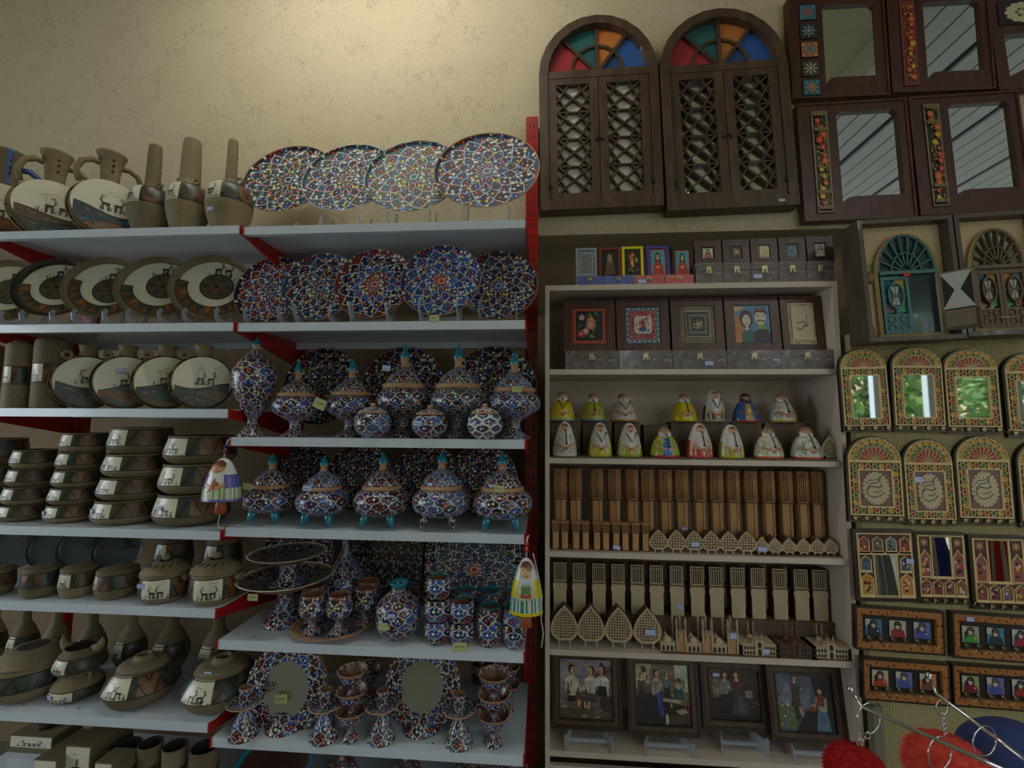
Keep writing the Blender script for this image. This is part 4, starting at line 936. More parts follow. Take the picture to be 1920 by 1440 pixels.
# sixth shelf
z6 = ZR[5]
def ped_mirror(label, px, pb, pc, w, h, tilt, notes=False, rz=0, lean=0):
    x, Y, R = on_shelf(px, pb, 70, z6); Y += .035; x *= (Y/(Y-.035)); t = thing('pedestal_mirror', label, 'mirror', (x, Y, z6), rz)
    zc = P(px, pc, Y)[1]-z6; a = (P(px+w/2, pc, Y)[0]-P(px-w/2, pc, Y)[0])/2; b = a*h; b = min(b, (ZR[4]-.034-z6-zc)/math.cos(tilt)-.004)
    MB().lathe(smooth([(.062, 0), (.060, .006), (.045, .025), (.024, .045), (.016, zc-b+.01)]), NAVY, 36, un=8).build('foot', t)
    N = 64; out = []; inn = []
    for i in range(N):
        th = 2*PI*i/N; k = 1+.022*(abs(math.sin(th*9))-.5); out.append((a*k*math.cos(th), b*k*math.sin(th))); inn.append((a*.56*math.cos(th), b*.60*math.sin(th)))
    mb = MB(); mb.M = Matrix.Translation((0, 0, zc)) @ Matrix.Rotation(lean, 4, 'Y') @ Matrix.Rotation(tilt, 4, 'X')
    i0 = mb.av([(p[0], -.006, p[1]) for p in out]+[(p[0], -.010, p[1]) for p in inn]+[(p[0], .008, p[1]) for p in out])
    for k in range(N):
        j = (k+1) % N; u0, u1 = k/N*14, (k+1)/N*14
        mb.af((i0+k, i0+j, i0+N+j, i0+N+k), NAVY, [(u0, 0), (u1, 0), (u1, 1.6), (u0, 1.6)]); mb.af((i0+k, i0+2*N+k, i0+2*N+j, i0+j), TERRA)
    mb.af([i0+2*N+k for k in reversed(range(N))], TERRA); mb.build('painted_rim', t)
    mb = MB(); mb.M = Matrix.Translation((0, 0, zc)) @ Matrix.Rotation(lean, 4, 'Y') @ Matrix.Rotation(tilt, 4, 'X')
    i0 = mb.av([(p[0], -.0104, p[1]) for p in inn]); mb.af(range(i0, i0+N), MIRROR); mb.build('mirror_glass', t)
    if notes: sticker(t, -.005, -.026, zc-.02, 3, .042, .03, True, 0, -.1)
ped_mirror('oval painted pedestal mirror with a yellow note on its glass, left one', 523, 1387, 1290, 150, 1.34, -.10, True, 0, .12)
ped_mirror('oval painted pedestal mirror reflecting pale wall, right one', 785, 1392, 1285, 140, 1.30, -.14)
gc = 'painted candlesticks with round drip plates'
def candle(label, px, pb, mat):
    x, Y, R = on_shelf(px, pb, 52, z6); t = thing('candlestick', label, 'candlestick', (x, Y, z6), 0, gc); H = .158
    MB().lathe(smooth([(.044, 0), (.043, .006), (.030, .04), (.016, .07), (.013, .085)]), mat, 32, un=6).build('foot', t)
    MB().lathe(smooth([(.013, .085), (.05, .098), (.052, .103), (.049, .104), (.015, .095)], 3), lambda p, tt, z: TERRA if tt < .55 else DARKB, 36, un=8).build('drip_plate', t)
    MB().lathe([(.019, .096), (.018, .12), (.020, .142), (.020, .146), (.016, .146), (.015, .125), (0, .125)], lambda p, tt, z: TERRAIN if tt > .48 else mat, 24, un=4).build('candle_cup', t)
candle('painted candlestick at the left front corner of the shelf, before the mirror', 447, 1388, NAVY); candle('painted candlestick right of the note mirror, beside the bowl stack', 601, 1393, NAVY)
candle('painted candlestick just left of the right mirror', 709, 1395, GREENB); candle('painted candlestick just right of the right mirror', 857, 1404, GREENB)
gbw = 'stacked footed bowls with scalloped rims'
def footed(label, x, Y, z, H, R, mat):
    t = thing('footed_bowl', label, 'bowl', (x, Y, z), 0, gbw)
    mb = MB(); mb.lathe(smooth([(.55*R, 0), (.5*R, .008), (.2*R, H*.3), (.25*R, H*.42)], 3), mat, 28, un=5); mb.build('foot', t)
    scal_dish(MB(), R, H*.4, H*.6, TERRAIN, mat, TERRA, 14, .07, 56).build('bowl', t)
def bstack(px, pb, dz, word, n=3, Y=None, R=.047):
    x, Y0, _ = on_shelf(px, pb, 40, z6); Y = Y or Y0
    if Y != Y0: x = P(px, pb, Y)[0]
    for k in range(n):
        footed('footed bowl with scalloped clay rim, %s of the %s' % (('bottom', 'middle', 'top')[k], word), x, Y, z6+k*dz, .088, R, NAVY)
bstack(651, 1394, .060, 'left stack, right of the note mirror'); bstack(690, 1320, .060, 'stack hidden behind the left stack', 3, 1.68)
bstack(924, 1403, .060, 'front stack by the red post', 3, None, .05); bstack(902, 1330, .060, 'stack behind left of the front stack', 3, 1.66); bstack(950, 1330, .060, 'stack behind right of the front stack', 3, 1.64)

# seventh shelf: tops of pieces below the frame edge
z7r = ZR[6]
x, _ = P(485, 1430, 1.5); mb = scal_dish(MB(), .13, .0, .05, paint('#4a2f26', .4), TURQ, TURQ, 20, .05); mb.M = None
o = mb.build('turquoise_rim_bowl'); tag(o, 'shallow brown bowl with scalloped turquoise rim on the lowest right shelf', 'bowl', None, (x, 1.60, z7r+.10)); o.location = (x, 1.60, z7r+.062); o.rotation_euler = (.35, 0, 0)
for i, px in enumerate((640, 760, 880, 960)):
    Y = 1.62; x, H, R = fitv(px, 1425, 66, Y, z7r); jar('sugar', 'dark jar just showing its knob at the bottom edge, %s of four' % nth(i, 4), px, 1418, 66, Y, z7r, DARKB, 'jars on the lowest right shelf')

# hanging ceramic dolls ---------------------------------------------
SKIN = '#c98f66'
def doll_prof(R, H): return scl(smooth([(0, 0.02), (.8, .02), (1, 0), (.99, .06), (.95, .25), (.82, .5), (.62, .72), (.42, .88), (.2, .97), (0, 1)], 4), R, H)
def hang_doll(label, px, pt, pb, w, Y, hook, cols, tray):
    x, zt = P(px, pt, Y); zb = P(px, pb, Y)[1]; H = zt-zb; R = (P(px+w/2, pb, Y)[0]-P(px-w/2, pb, Y)[0])/2
    t = thing('hanging_bell_doll', label, 'doll', (x, Y, zb)); pr = doll_prof(R, H); sk, veil, sleeve, hem, base = cols
    def mf(ph, tt, z):
        q = z/H
        if q < .07: return base
        if q < .28: return hem if int((ph+9)*7) % 2 else paint('#c9d0c8', .25)
        if abs(ph) > .55 and q < .6: return sleeve
        return veil
    mb = MB(); mb.lathe(pr, mf, 56, 1, .72)
    D = Draw(); D.ell(paint('#6b3524', .4), 0, .83, .34, .12, 18); D.ell(paint(sk, .3), 0, .755, .37, .105, 18)
    for s in (-1, 1): D.stroke('#2a1812', [(s*.06, .79), (s*.15, .805), (s*.25, .79)], .014); D.ell('#efe9dc', s*.15, .775, .06, .016, 8); D.ell('#20140f', s*.15, .775, .026, .012, 8)
    D.stroke('#7a3a22', [(0, .78), (-.04, .735), (.04, .735)], .012); D.stroke('#9a2f24', [(-.12, .70), (0, .685), (.12, .70)], .014)
    for s in (-1, 1): D.poly(paint(sk, .3), [(s*.55, .36), (s*.5, .44), (s*.1, .36), (s*.05, .28), (s*.2, .27)])
    if tray: D.rect('#5f7f3a', -.28, .38, .28, .52); [D.stroke('#84a04c', [(-.26+i*.05, .40), (-.26+i*.05, .54+.02*(i % 3))], .02) for i in range(11)]; D.rect('#a44a2c', -.3, .32, .3, .38)
    else: D.poly('#a4532c', [(-.35, .2), (.05, .3), (.3, .42), (.1, .46), (0, .56), (-.12, .44), (-.2, .3)]); D.stroke('#c03a2a', [(-.3, .24), (.1, .34)], .03)
    mb.drawc(D, lambda u, v, o: flat_on(pr, u*R, v*H, o+.0004, .72))
    mb.build('body', t)
    hx, hz = P(hook[0], hook[1], Y); a, b = hx-x, hz-zb
    cord = [(0, 0, H), (a*.3, 0, H+(b-H)*.5), (a, 0, b), (a+.004, .006, b+.004)]
    MB().tube(cord, .0022, paint('#cfc8b8', .8), 6).build('cord', t)
    for k, hc in enumerate((('#7a1c4a', '#2a1a4a') if not tray else ('#b0201c', '#b0201c'))):
        u = .35+.3*k; MB().ball((a*u*.8, 0, H+(b-H)*u), .007, paint(hc, .2), 10).build('bead', t)
    MB().lathe([(.008, -.045), (.018, -.04), (.016, -.012), (.012, .006)], paint('#a4512f', .4), 18).build('clapper', t)
    MB().tube([(0, 0, -.04), (-.006, 0, -.07), (-.004, 0, -.085), (.02, -.004, -.088), (.034, 0, -.084)] if not tray else [(.02, .01, H+.01), (.035, 0, H*.7), (.048, 0, H*.3), (.045, 0, -.02), (.052, 0, -.06), (.046, 0, -.10)], .0018, paint('#cfc8b8', .8), 6).build('loose_cord', t)
hang_doll('ceramic bell doll in white veil and purple sleeves hanging from the left shelf corner', 420, 858, 938, 68, 1.395, (427, 826), (SKIN, paint('#d6d8d4', .2), paint('#5c5fa4', .25), paint('#8fa04a', .25), paint('#6a69a8', .25)), False)
hang_doll('ceramic bell doll in yellow holding a tray of green sprouts, hanging by the post', 987, 1045, 1148, 62, 1.395, (989, 1008), ('#cfae84', paint('#c9ccd4', .2), paint('#c9c01e', .25), paint('#3a7f6a', .25), paint('#cfc21a', .25)), True)

# ================================================================== things in the pale bookcase
def art(kind, seed=0):
    R = random.Random(seed); D = Draw()
    if kind in ('roses', 'roses_small', 'gold'):
        D.rect('#b5493c' if kind == 'roses' else '#241a14', 0, 0, 1, 1).rect('#14110f', .1, .08, .9, .92)
        if kind == 'roses': D.stroke('#7c2a22', [(.04, .04), (.96, .04), (.96, .96), (.04, .96), (.04, .04)], .02)
        for i in range(18): D.ell(R.choice(['#5c6a30', '#7a8040', '#3e4f2a']), R.uniform(.2, .8), R.uniform(.15, .85), .09, .035, 8, R.uniform(0, 3))
        pal = {'roses': ['#c9828a', '#d8a0a4', '#b3302a', '#c88d3c'], 'roses_small': ['#c9652a', '#b3302a', '#d8a03c', '#7a8040'], 'gold': ['#a8803c', '#8a6a30', '#c9a050', '#6a4a24']}[kind]
        for i in range(7):
            x, y, r = R.uniform(.25, .75), R.uniform(.2, .8), R.uniform(.08, .13); c = pal[i % 4]
            for k in range(5): D.ell(c, x+r*.6*math.cos(k*1.26), y+r*.6*math.sin(k*1.26), r*.55, r*.5, 9)
            D.ell('#8a2a30' if k % 2 else '#e0b8a8', x, y, r*.35, r*.35, 8)
    elif kind == 'carpet':
        D.rect('#5c7c92', 0, 0, 1, 1).rect('#a8454a', .1, .1, .9, .9)
        for i in range(14):
            for x, y in ((.03+i*.072, .05), (.03+i*.072, .95), (.05, .03+i*.072), (.95, .03+i*.072)): D.rect('#c9c4b4' if i % 2 else '#2a4a70', x-.015, y-.02, x+.02, y+.02)
        for i in range(60):
            x, y = R.uniform(.13, .87), R.uniform(.13, .87); D.ell(R.choice(['#c9b8a4', '#34508a', '#8a2a34', '#c47a6a']), x, y, .028, .018, 7, R.random()*3)
        D.poly('#d0c8b8', [(.3, .25), (.7, .25), (.76, .32), (.76, .68), (.7, .75), (.3, .75), (.24, .68), (.24, .32)])
        for i in range(26): D.ell(R.choice(['#a8353c', '#34508a', '#c46a6a']), .5+R.choice([-1, 1])*R.uniform(0, .2), R.uniform(.3, .7), .035, .02, 7, R.random()*3)
        D.ell('#2a4490', .5, .38, .1, .07); D.ell('#a8353c', .5, .55, .06, .12)
    elif kind == 'khatam':
        D.rect('#8e7f60', 0, 0, 1, 1)
        for k in range(3):
            for i in range(15):
                for x, y in ((.02+i*.066, .02+k*.035), (.02+i*.066, .95-k*.035), (.02+k*.035, .02+i*.066), (.95-k*.035, .02+i*.066)): D.rect('#2a2018', x+.008*k, y, x+.03, y+.026)
        D.rect('#b8a888', .15, .15, .85, .85).rect('#1c1410', .17, .17, .83, .83).rect('#6e6a60', .23, .23, .77, .77).rect('#2a1c16', .3, .3, .7, .7)
        D.at(squiggle(3, .36, .64, 0, .03, '#b89a74', 4, .09), 0, .5, 1); D.stroke('#b89a74', [(.36, .42), (.5, .38), (.64, .45)], .03); D.stroke('#b89a74', [(.5, .38), (.48, .62)], .02)
    elif kind == 'couple':
        D.rect('#4f86a6', 0, 0, 1, 1).rect('#b9784a', 0, 0, .28, .72); D.poly('#c8a060', [(0, .78), (.3, .95), (0, 1)])
        D.poly('#1f5a4a', [(.18, 0), (.2, .28), (.42, .36), (.62, .25), (.62, 0)]); D.poly('#171c2c', [(.52, 0), (.55, .3), (.8, .4), (1, .26), (1, 0)])
        D.ell('#3a2226', .34, .64, .19, .25, 20); D.ell('#d8c8b4', .34, .6, .12, .16, 18); D.ell('#d8c8b4', .74, .66, .16, .2, 20); D.poly('#16130f', [(.56, .72), (.6, .92), (.86, .94), (.94, .74), (.86, .8), (.64, .82)])
        D.rect('#a8642c', .66, .86, .82, .92)
        for x, y in ((.28, .63), (.4, .63), (.67, .68), (.81, .68)): D.ell('#f0e8da', x, y, .04, .016, 9); D.ell('#14100e', x, y, .015, .014, 7); D.stroke('#14100e', [(x-.05, y+.04), (x, y+.055), (x+.05, y+.035)], .012)
        D.stroke('#14100e', [(.62, .56), (.74, .6), (.86, .55)], .03); D.stroke('#a8302c', [(.31, .51), (.37, .51)], .02); D.rect('#d8c8b4', .3, .33, .38, .46); D.poly('#8aa03c', [(.62, .36), (.86, .36), (.8, .46), (.68, .46)])
    elif kind == 'script':
        D.rect('#c2b08c', 0, 0, 1, 1)
        for i in range(90):
            e = i % 4; u = R.random(); v = R.uniform(.01, .09); x, y = [(u, v), (u, 1-v), (v, u), (1-v, u)][e]; D.ell('#2a2118', x, y, .016, .01, 6, R.random()*3)
        D.rect('#cbbd9a', .1, .1, .9, .9)
        for s in (-1, 1): D.stroke('#a08c64', [(.38, .5+s*.3), (.5, .5+s*.38), (.62, .5+s*.3), (.5, .5+s*.22), (.38, .5+s*.3)], .012)
        D.stroke('#3a3026', [(.28, .4), (.34, .34), (.46, .35), (.56, .44), (.66, .42), (.72, .5)], .03); D.stroke('#3a3026', [(.3, .52), (.42, .5), (.5, .54), (.6, .5)], .022); D.stroke('#3a3026', [(.62, .46), (.66, .66), (.7, .7)], .018)
        for x, y in ((.4, .6), (.46, .61), (.66, .76)): D.ell('#3a3026', x, y, .012, .012, 6)
    elif kind in ('lady', 'lady2', 'lady3', 'man'):
        bgc, dress, hair = {'lady': ('#4a8f9c', '#a8302a', '#1a1412'), 'lady2': ('#c4c0ac', '#9c4434', '#1c1614'), 'lady3': ('#8c9a98', '#c4c0b0', '#241a18'), 'man': ('#14100e', '#5c4a34', '#8a7a58')}[kind]
        D.rect('#c04438' if kind == 'lady' else '#1a1614', 0, 0, 1, 1).rect(bgc, .06, .05, .94, .95)
        D.poly(dress, [(.15, .05), (.25, .4), (.42, .58), (.58, .58), (.78, .38), (.88, .05)]); D.ell(hair, .5, .7, .16, .18, 16)
        if kind != 'man': D.ell('#cdae90', .5, .68, .09, .12, 14); D.stroke(hair, [(.42, .72), (.58, .72)], .02); D.ell('#c9a040', .5, .3, .12, .05, 10)
        D.poly(hair, [(.36, .7), (.3, .45), (.4, .5)]); D.poly(hair, [(.64, .7), (.72, .45), (.6, .5)])
    elif kind == 'tile':
        D.rect('#3a5a66', 0, 0, 1, 1)
        for i in range(8):
            a = i*PI/4; D.ell('#7fa0a0', .5+.28*math.cos(a), .5+.28*math.sin(a), .13, .06, 10, a); D.stroke('#1c2a34', [(.5, .5), (.5+.42*math.cos(a+.4), .5+.42*math.sin(a+.4))], .025)
        D.ell('#2a4450', .5, .5, .14, .14)
    elif kind == 'foil':
        D.rect('#8f9aa2', 0, 0, 1, 1).rect('#7a7478', .1, .1, .9, .9)
        for i in range(34):
            x, y = R.random(), R.random(); D.poly(R.choice(['#c4d0d8', '#5c666e', '#a8b4bc', '#9a6a60', '#d8e0e4']), [(x*.94, y*.94), (x*.94+.07, y*.94+.02), (x*.94+.03, y*.94+.06)])
    return D
def wrapped(mb, w, d, h, m, clasp=True):
    mb.box(-w/2, w/2, 0, d, 0, h, m)
def lower_box(label, x0, x1, y0, y1, zs, h, wd, group, sk=None):
    t = thing('wooden_box', label, 'box', ((x0+x1)/2, y0, zs), 0, group); w = x1-x0-.003
    MB().box(-w/2, w/2, 0, y1-y0, 0, h*.62, wd).box(-w/2, w/2, .0015, y1-y0, h*.62, h*.65, BLACK).build('box_body', t)
    MB().box(-w/2, w/2, 0, y1-y0, h*.65, h, wd).build('lid', t)
    MB().box(-.009, .009, -.003, 0, h*.5, h*.82, BRASS).tube([(0, -.004, h*.48), (0, -.006, h*.66)], .004, BRASS, 8).build('clasp', t)
    MB().box(-w/2-.001, w/2+.001, -.008, -.0075, .001, h-.001, FILM).build('plastic_wrap', t)
    if sk is not None: sticker(t, sk*w, -.009, h*.3, int(x0*99), .03, .016)
    return t
def lid_box(label, x0, x1, Y, z0, z1, fr, pic, wd, group, lean=.14, name='picture_box', ry=0, depth=.03):
    w = x1-x0-.004; h = (z1-z0)/math.cos(lean); t = thing(name, label, 'box', ((x0+x1)/2, Y, z0), 0, group, -lean, ry)
    o = [(-w/2, 0), (w/2, 0), (w/2, h), (-w/2, h)]; f = fr*w; i = [(-w/2+f, f), (w/2-f, f), (w/2-f, h-f), (-w/2+f, h-f)]
    MB().ring(o, i, 0, depth, wd).box(-w/2+f*.9, w/2-f*.9, .006, depth-.002, f*.9, h-f*.9, BLACK).build('frame', t)
    pw, ph = w-2*f-.004, h-2*f-.004
    MB().box(-pw/2, pw/2, .003, .006, f+.002, f+.002+ph, BLACK).draw(pic, lambda u, v, o_: ((u-.5)*pw, .003-o_, f+.002+v*ph)).build('picture', t)
    return t
Zt = ZS[0]; YLO = YC+.012
gl1 = 'wrapped brown boxes on the bookcase top'; 
def bx(px, py, Y): return P(px, py, Y)[0]
hA = P(1300, 515, YLO)[1]-Zt
for a, b, h_, lb in ((1078, 1133, '#24409a', 'dark blue wrapped box, left of the two blue ones on the bookcase top'), (1133, 1188, '#2a48a6', 'dark blue wrapped box, right of the two blue ones on the bookcase top'), (1188, 1247, '#c23a2c', 'red wrapped box with a white sticker on the bookcase top'), (1247, 1301, '#c9402e', 'red wrapped box beside the brown ones on the bookcase top')):
    lower_box(lb, bx(a, 524, YLO), bx(b, 524, YLO), YLO, YLO+.09, Zt, hA, paint(h_, .35), 'coloured wrapped boxes', -.25 if a == 1188 else None)
hB = P(1430, 492, YLO)[1]-Zt
for i in range(5): lower_box('brown wooden box in cling film on the bookcase top, %s of five' % nth(i, 5), bx(1303+52.3*i, 508, YLO), bx(1355.3+52.3*i, 508, YLO), YLO, YLO+.1, Zt, hB, BROWNBOX, gl1, -.3 if i == 2 else None)
YU = YLO+.028
for a, b, ty, fc, kd, lb in ((1079, 1120, 464, '#8f9aa2', 'foil', 'small upright box wrapped in crinkled silvery film'), (1123, 1165, 463, '#7a2a22', 'man', 'small upright dark red framed picture box with a seated figure'), (1166, 1208, 461, '#d6c21c', 'roses_small', 'small upright bright yellow framed box with orange flowers'), (1213, 1256, 460, '#3a4490', 'lady', 'small upright blue framed picture box with a red dressed lady'), (1260, 1301, 462, '#1c1818', 'lady', 'small upright black framed box with a lady on turquoise')):
    za = Zt+hA+.001; lid_box(lb, bx(a, 500, YU), bx(b, 500, YU), YU, za, P((a+b)/2, ty, YU)[1], .12, art(kd, a), paint(fc, .4), 'small upright picture boxes on the bookcase top', .05, 'picture_box', 0, .02)
for i, (kd, lb) in enumerate((('lady2', 'with a lady in red'), ('gold', 'with golden flowers'), ('script', 'with a pale calligraphy tile'), ('tile', 'with a blue arabesque tile'), ('lady3', 'with a woman in white'))):
    lid_box('brown square box %s, above the wrapped brown boxes' % lb, bx(1302+52.8*i, 470, YU), bx(1354+52.8*i, 470, YU), YU, Zt+hB+.001, P(1330+52*i, 450-2*i, YU)[1], .27, art(kd, 5+i), BROWNBOX, 'square brown picture boxes on the bookcase top', .05, 'picture_box', 0, .03)
Z2 = ZS[1]; h2 = P(1300, 657, YLO)[1]-Z2
for i in range(5): lower_box('large brown box in cling film on the second shelf, %s of five' % nth(i, 5), bx(1059+101.5*i, 672, YLO), min(1.025, bx(1160.5+101.5*i, 672, YLO)), YLO, YLO+.12, Z2, h2, BROWNBOX, 'wrapped brown boxes under the framed pictures', .15 if i == 2 else None)
YU2 = YLO+.035
for i, (kd, lb, a, b) in enumerate((('roses', 'with pink roses on black in a red border', 1056, 1155), ('carpet', 'with a red and blue carpet pattern', 1156, 1257), ('khatam', 'with dark inlaid nested squares', 1259, 1360), ('couple', 'with a stylised couple on blue', 1361, 1466), ('script', 'with cream calligraphy', 1467, 1569))):
    lid_box('reddish wooden picture box %s' % lb, bx(a, 610, YU2), min(1.024, bx(b, 610, YU2)), YU2, Z2+h2+.001, P((a+b)/2, 560-2*i, YU2)[1], .165, art(kd, 3), MAHOG, 'large picture boxes on the second bookcase shelf', .08)
x0, z0 = P(1053, 645, 1.70); MB_ = MB().box(-.007, .007, 0, .09, 0, .155, BROWNBOX).draw(art('foil', 2), lambda u, v, o: ((u-.5)*.014, -o, v*.155))
tag(MB_.build('wrapped_panel'), 'narrow film wrapped panel standing behind the rose picture box', 'box', None, (P(1054, 640, 1.74)[0], 1.755, Z2))

# smoking figures ---------------------------------------------------
Z3 = ZS[2]
def smoker(label, px, pt, w, Y, zs, robe, kind, hem, pat=None, sash=None, grp='ceramic smoking figures', pipe='long'):
    zt = P(px, pt, Y)[1]; H = zt-zs; x, _, R = fitv(px, pt, w, Y, zs); tall = H/R > 2.5
    t = thing('ceramic_figure', label, 'figurine', (x, Y, zs), 0, grp)
    hw = .42 if not tall else .5
    pr = scl(smooth([(.93, 0), (1, .03), (.97, .2), (.82, .45), (.60, .64), (hw, .72), (hw*.98, .84), (hw*.7, .96), (.12, 1), (0, 1)] if not tall else [(.95, 0), (1, .04), (.97, .2), (.88, .42), (.72, .62), (.58, .78), (.42, .9), (.2, .98), (0, 1)], 3), R, H)
    sk = {'m': '#b98462', 'y': '#c09064', 'w': '#c4946e', 'd': '#8a6044'}[kind[0]]; veil = '#c9c4c0'
    rb = paint(robe, .25, 0, .2); r2 = paint(hem, .25, 0, .2)
    def mf(ph, tt, z):
        q = z/H
        if q < .10: return r2
        if tall:                        # veiled woman
            if abs(ph) > 1.05+.9*max(0, q-.3)*0 and q < .48: return rb
            if q < .25: return rb if int((ph+9)*5) % 3 else paint('#cfc8b4', .25)
            return paint(veil, .25, 0, .2)
        if q > .88: return paint('#8a6a50' if kind[0] != 'd' else '#3a2a22', .3)
        if q > .68: return paint(sk, .3, 0, .2)
        if sash and abs(ph) < .35 and q < .62: return paint(sash, .25, 0, .2)
        return rb
    mb = MB(); mb.lathe(pr, mf, 40, 1, .8); D = Draw(); fy = .80 if tall else .80; R_ = random.Random(int(px))
    if tall: D.ell('#7a4630', 0, .86, .26, .075, 16); D.ell(sk, 0, .80, .31, .085, 16)
    else:
        bc = '#d0cfca' if kind[0] != 'd' else '#2e211c'
        D.poly(bc, [(-.40, .83), (-.42, .70), (0, .62), (.42, .70), (.40, .83), (.2, .79), (0, .775), (-.2, .79)])
    for s in (-1, 1): D.ell('#e8e0d0', s*.13, fy+.03, .05, .012, 8); D.ell('#1a1210', s*.13, fy+.03, .022, .010, 7); D.stroke('#2a1a14', [(s*.06, fy+.055), (s*.2, fy+.05)], .009)
    D.stroke('#8a5236', [(0, fy+.04), (-.05, fy-.01), (.06, fy-.01)], .012); D.ell('#100c0c', .03, fy-.055, .075 if tall else .10, .024, 10)
    for s in (-1, 1): D.poly(sk, [(s*.72, .30), (s*.66, .38), (s*.16, .33), (s*.08, .27), (s*.2, .23)])
    D.rect('#a84c40' if not sash else sash, -.12, .18, .16, .27)
    if pat:
        for i in range(46):
            a, q = R_.uniform(-.85, .85), R_.uniform(.12, .6)
            D.ell(pat[i % len(pat)], a, q, .045, .014, 6)
    for a in (-.42, .4): D.stroke('#3a2e20', [(a, .12), (a*1.1, .3), (a*1.1, .55)], .016)
    mb.drawc(D, lambda u, v, o: flat_on(pr, u*R, v*H, o+.0004, .8))
    mb.build('body', t)
    fr = -R*.8*(.55 if tall else .44)
    if pipe == 'long': MB().tube([(.003, fr-.004, H*(fy-.055)), (.006, -R*.8*.93-.004, H*.36)], .0016, paint('#3a241a', .5), 6).tube([(.006, -R*.8*.93-.004, H*.38), (.004, -R*.8*.97-.004, H*.35)], .004, paint('#3a241a', .5), 8).build('pipe', t)
    elif pipe == 'vee': MB().tube([(-R*.35, fr-.005, H*.70), (R*.1, -R*.8*.93-.004, H*.42), (R*.42, -R*.8*.7-.006, H*.66)], .0016, paint('#3a241a', .5), 6).ball((R*.42, -R*.8*.7-.006, H*.69), .004, paint('#5a4a44', .5), 8).build('pipe', t)
    return t
zr = P(1150, 790, 1.71)[1]
Y1, Y2 = 1.665, 1.735
yel, grn, wht = '#c9b414', '#a3a628', '#c6beb0'
back = [(1054, 735, 48, yel, 'y', '#9aa890', None, None, 'vee', 'small yellow robed man without beard, leftmost of the upper row'),
        (1111, 738, 47, grn, 'm', '#5c94a8', ['#b03a24', grn], None, 'long', 'small white bearded man in lime robe with blue hem, upper row'),
        (1168, 738, 50, wht, 'm', '#c08a50', ['#b0402c', '#3a6a5a', wht], None, 'vee', 'small white bearded man in spotted white robe with red collar, upper row'),
        (1282, 739, 50, yel, 'm', '#b9a820', None, None, 'long', 'white bearded man in plain yellow robe, upper row right of the gap'),
        (1338, 730, 46, '#5a4030', 'w', '#a09078', None, None, 'vee', 'bespectacled woman with brown shoulders, upper row'),
        (1397, 738, 52, '#2a5a9c', 'd', '#b04a3c', None, '#b08a3c', None, 'dark bearded man in blue robe playing a box, upper row'),
        (1466, 738, 56, '#c2c0b4', 'm', '#b09a3c', ['#c24a24', '#3a5a4a', '#c24a24'], None, 'long', 'grey haired man in orange and white robe, rightmost of the upper row')]
front = [(1059, 790, 46, '#b4b2b4', 'w', '#c9c4c0', ['#3a3450', '#b0a020'], None, 'long', 'veiled woman in black dotted white, leftmost of the lower row'),
         (1125, 792, 45, '#b9b020', 'w', '#b9b020', None, None, 'vee', 'veiled woman in yellow holding a blue jug, lower row'),
         (1180, 793, 48, '#a4a22c', 'w', '#98982c', None, None, 'vee', 'veiled woman in olive green with striped skirt, lower row'),
         (1246, 801, 57, '#9aa62a', 'm', '#b83a34', ['#c9c4b4'], '#2a64b0', 'long', 'white bearded man with blue sash and red hem, lower row'),
         (1311, 793, 53, '#b03028', 'w', '#c04a3c', ['#c47a5c'], None, 'long', 'veiled woman in red robe, lower row'),
         (1370, 796, 52, '#98982a', 'w', '#a8a82c', None, None, 'long', 'veiled woman with olive sleeve and pale pink front, lower row'),
         (1440, 801, 60, '#c0c0a8', 'm', '#c2583c', ['#8a7a4c', '#b0543c'], None, 'long', 'man in pale robe with yellow collar and orange hem, lower row'),
         (1511, 801, 66, '#b8bcae', 'm', '#c2503a', ['#4a5a4c', '#5a6a5c'], None, 'long', 'widest man in grey spotted robe, rightmost of the lower row')]
for px, pt, w, rb, kd, hm, pat, sash, pp, lb in back: smoker('ceramic figure, '+lb, px, pt, w, Y2, zr, rb, kd, hm, pat, sash, pipe=pp)
for px, pt, w, rb, kd, hm, pat, sash, pp, lb in front: smoker('ceramic figure, '+lb, px, pt, w, Y1-.012, Z3+.006, rb, kd, hm, pat, sash, pipe=pp)
# wooden boards under the front figures, box risers under the back ones
xs = [P(p, 860, Y1)[0] for p in (1030, 1091, 1151, 1212, 1278, 1340, 1406, 1474, 1556)]
for i in range(8):
    o = MB().prism([(-.0, 0), (xs[i+1]-xs[i]-.002, 0), (xs[i+1]-xs[i]-.002, .006), (0, .006)], 0, .10, RISER).build('display_board')
    tag(o, 'thin brown board under the %s ceramic figure of the lower row' % nth(i, 8), 'board', 'thin boards under the lower row of figures', (max(xs[i], .0225), YC+.003, Z3))
rs = [(1031, 1090), (1091, 1149), (1150, 1203), (1205, 1254), (1256, 1312), (1313, 1370), (1371, 1430), (1431, 1510)]
for i, (a, b) in enumerate(rs):
    xa_, xb_ = max(P(a, 820, Y2)[0], .023), P(b, 820, Y2)[0]-.002; w = xb_-xa_; lowr = .012 if i == 3 else 0
    t = thing('engraved_riser_box', 'brown engraved box riser behind the lower figures, %s of eight' % nth(i, 8), 'box', ((xa_+xb_)/2, 1.724, Z3), 0, 'engraved riser boxes'); hh = zr-Z3-.003-lowr
    MB().box(-w/2, w/2, -.0, .075, hh, hh+.0025, RISER).build('top_board', t)
    mb = MB().box(-w/2+.004, w/2-.004, .004, .07, 0, hh, RISER); D = Draw()
    for k in range(3): D.stroke('#2a1c12', [(.7+.1*math.cos(a_/3+k)*(1+k*.4), .6-.12*k+.09*math.sin(a_/3+k)) for a_ in range(12)], .012)
    mb.draw(D, lambda u, v, o: (w/2-.004-(1-u)*w*.8, .004-o, v*hh)).build('engraved_box', t)

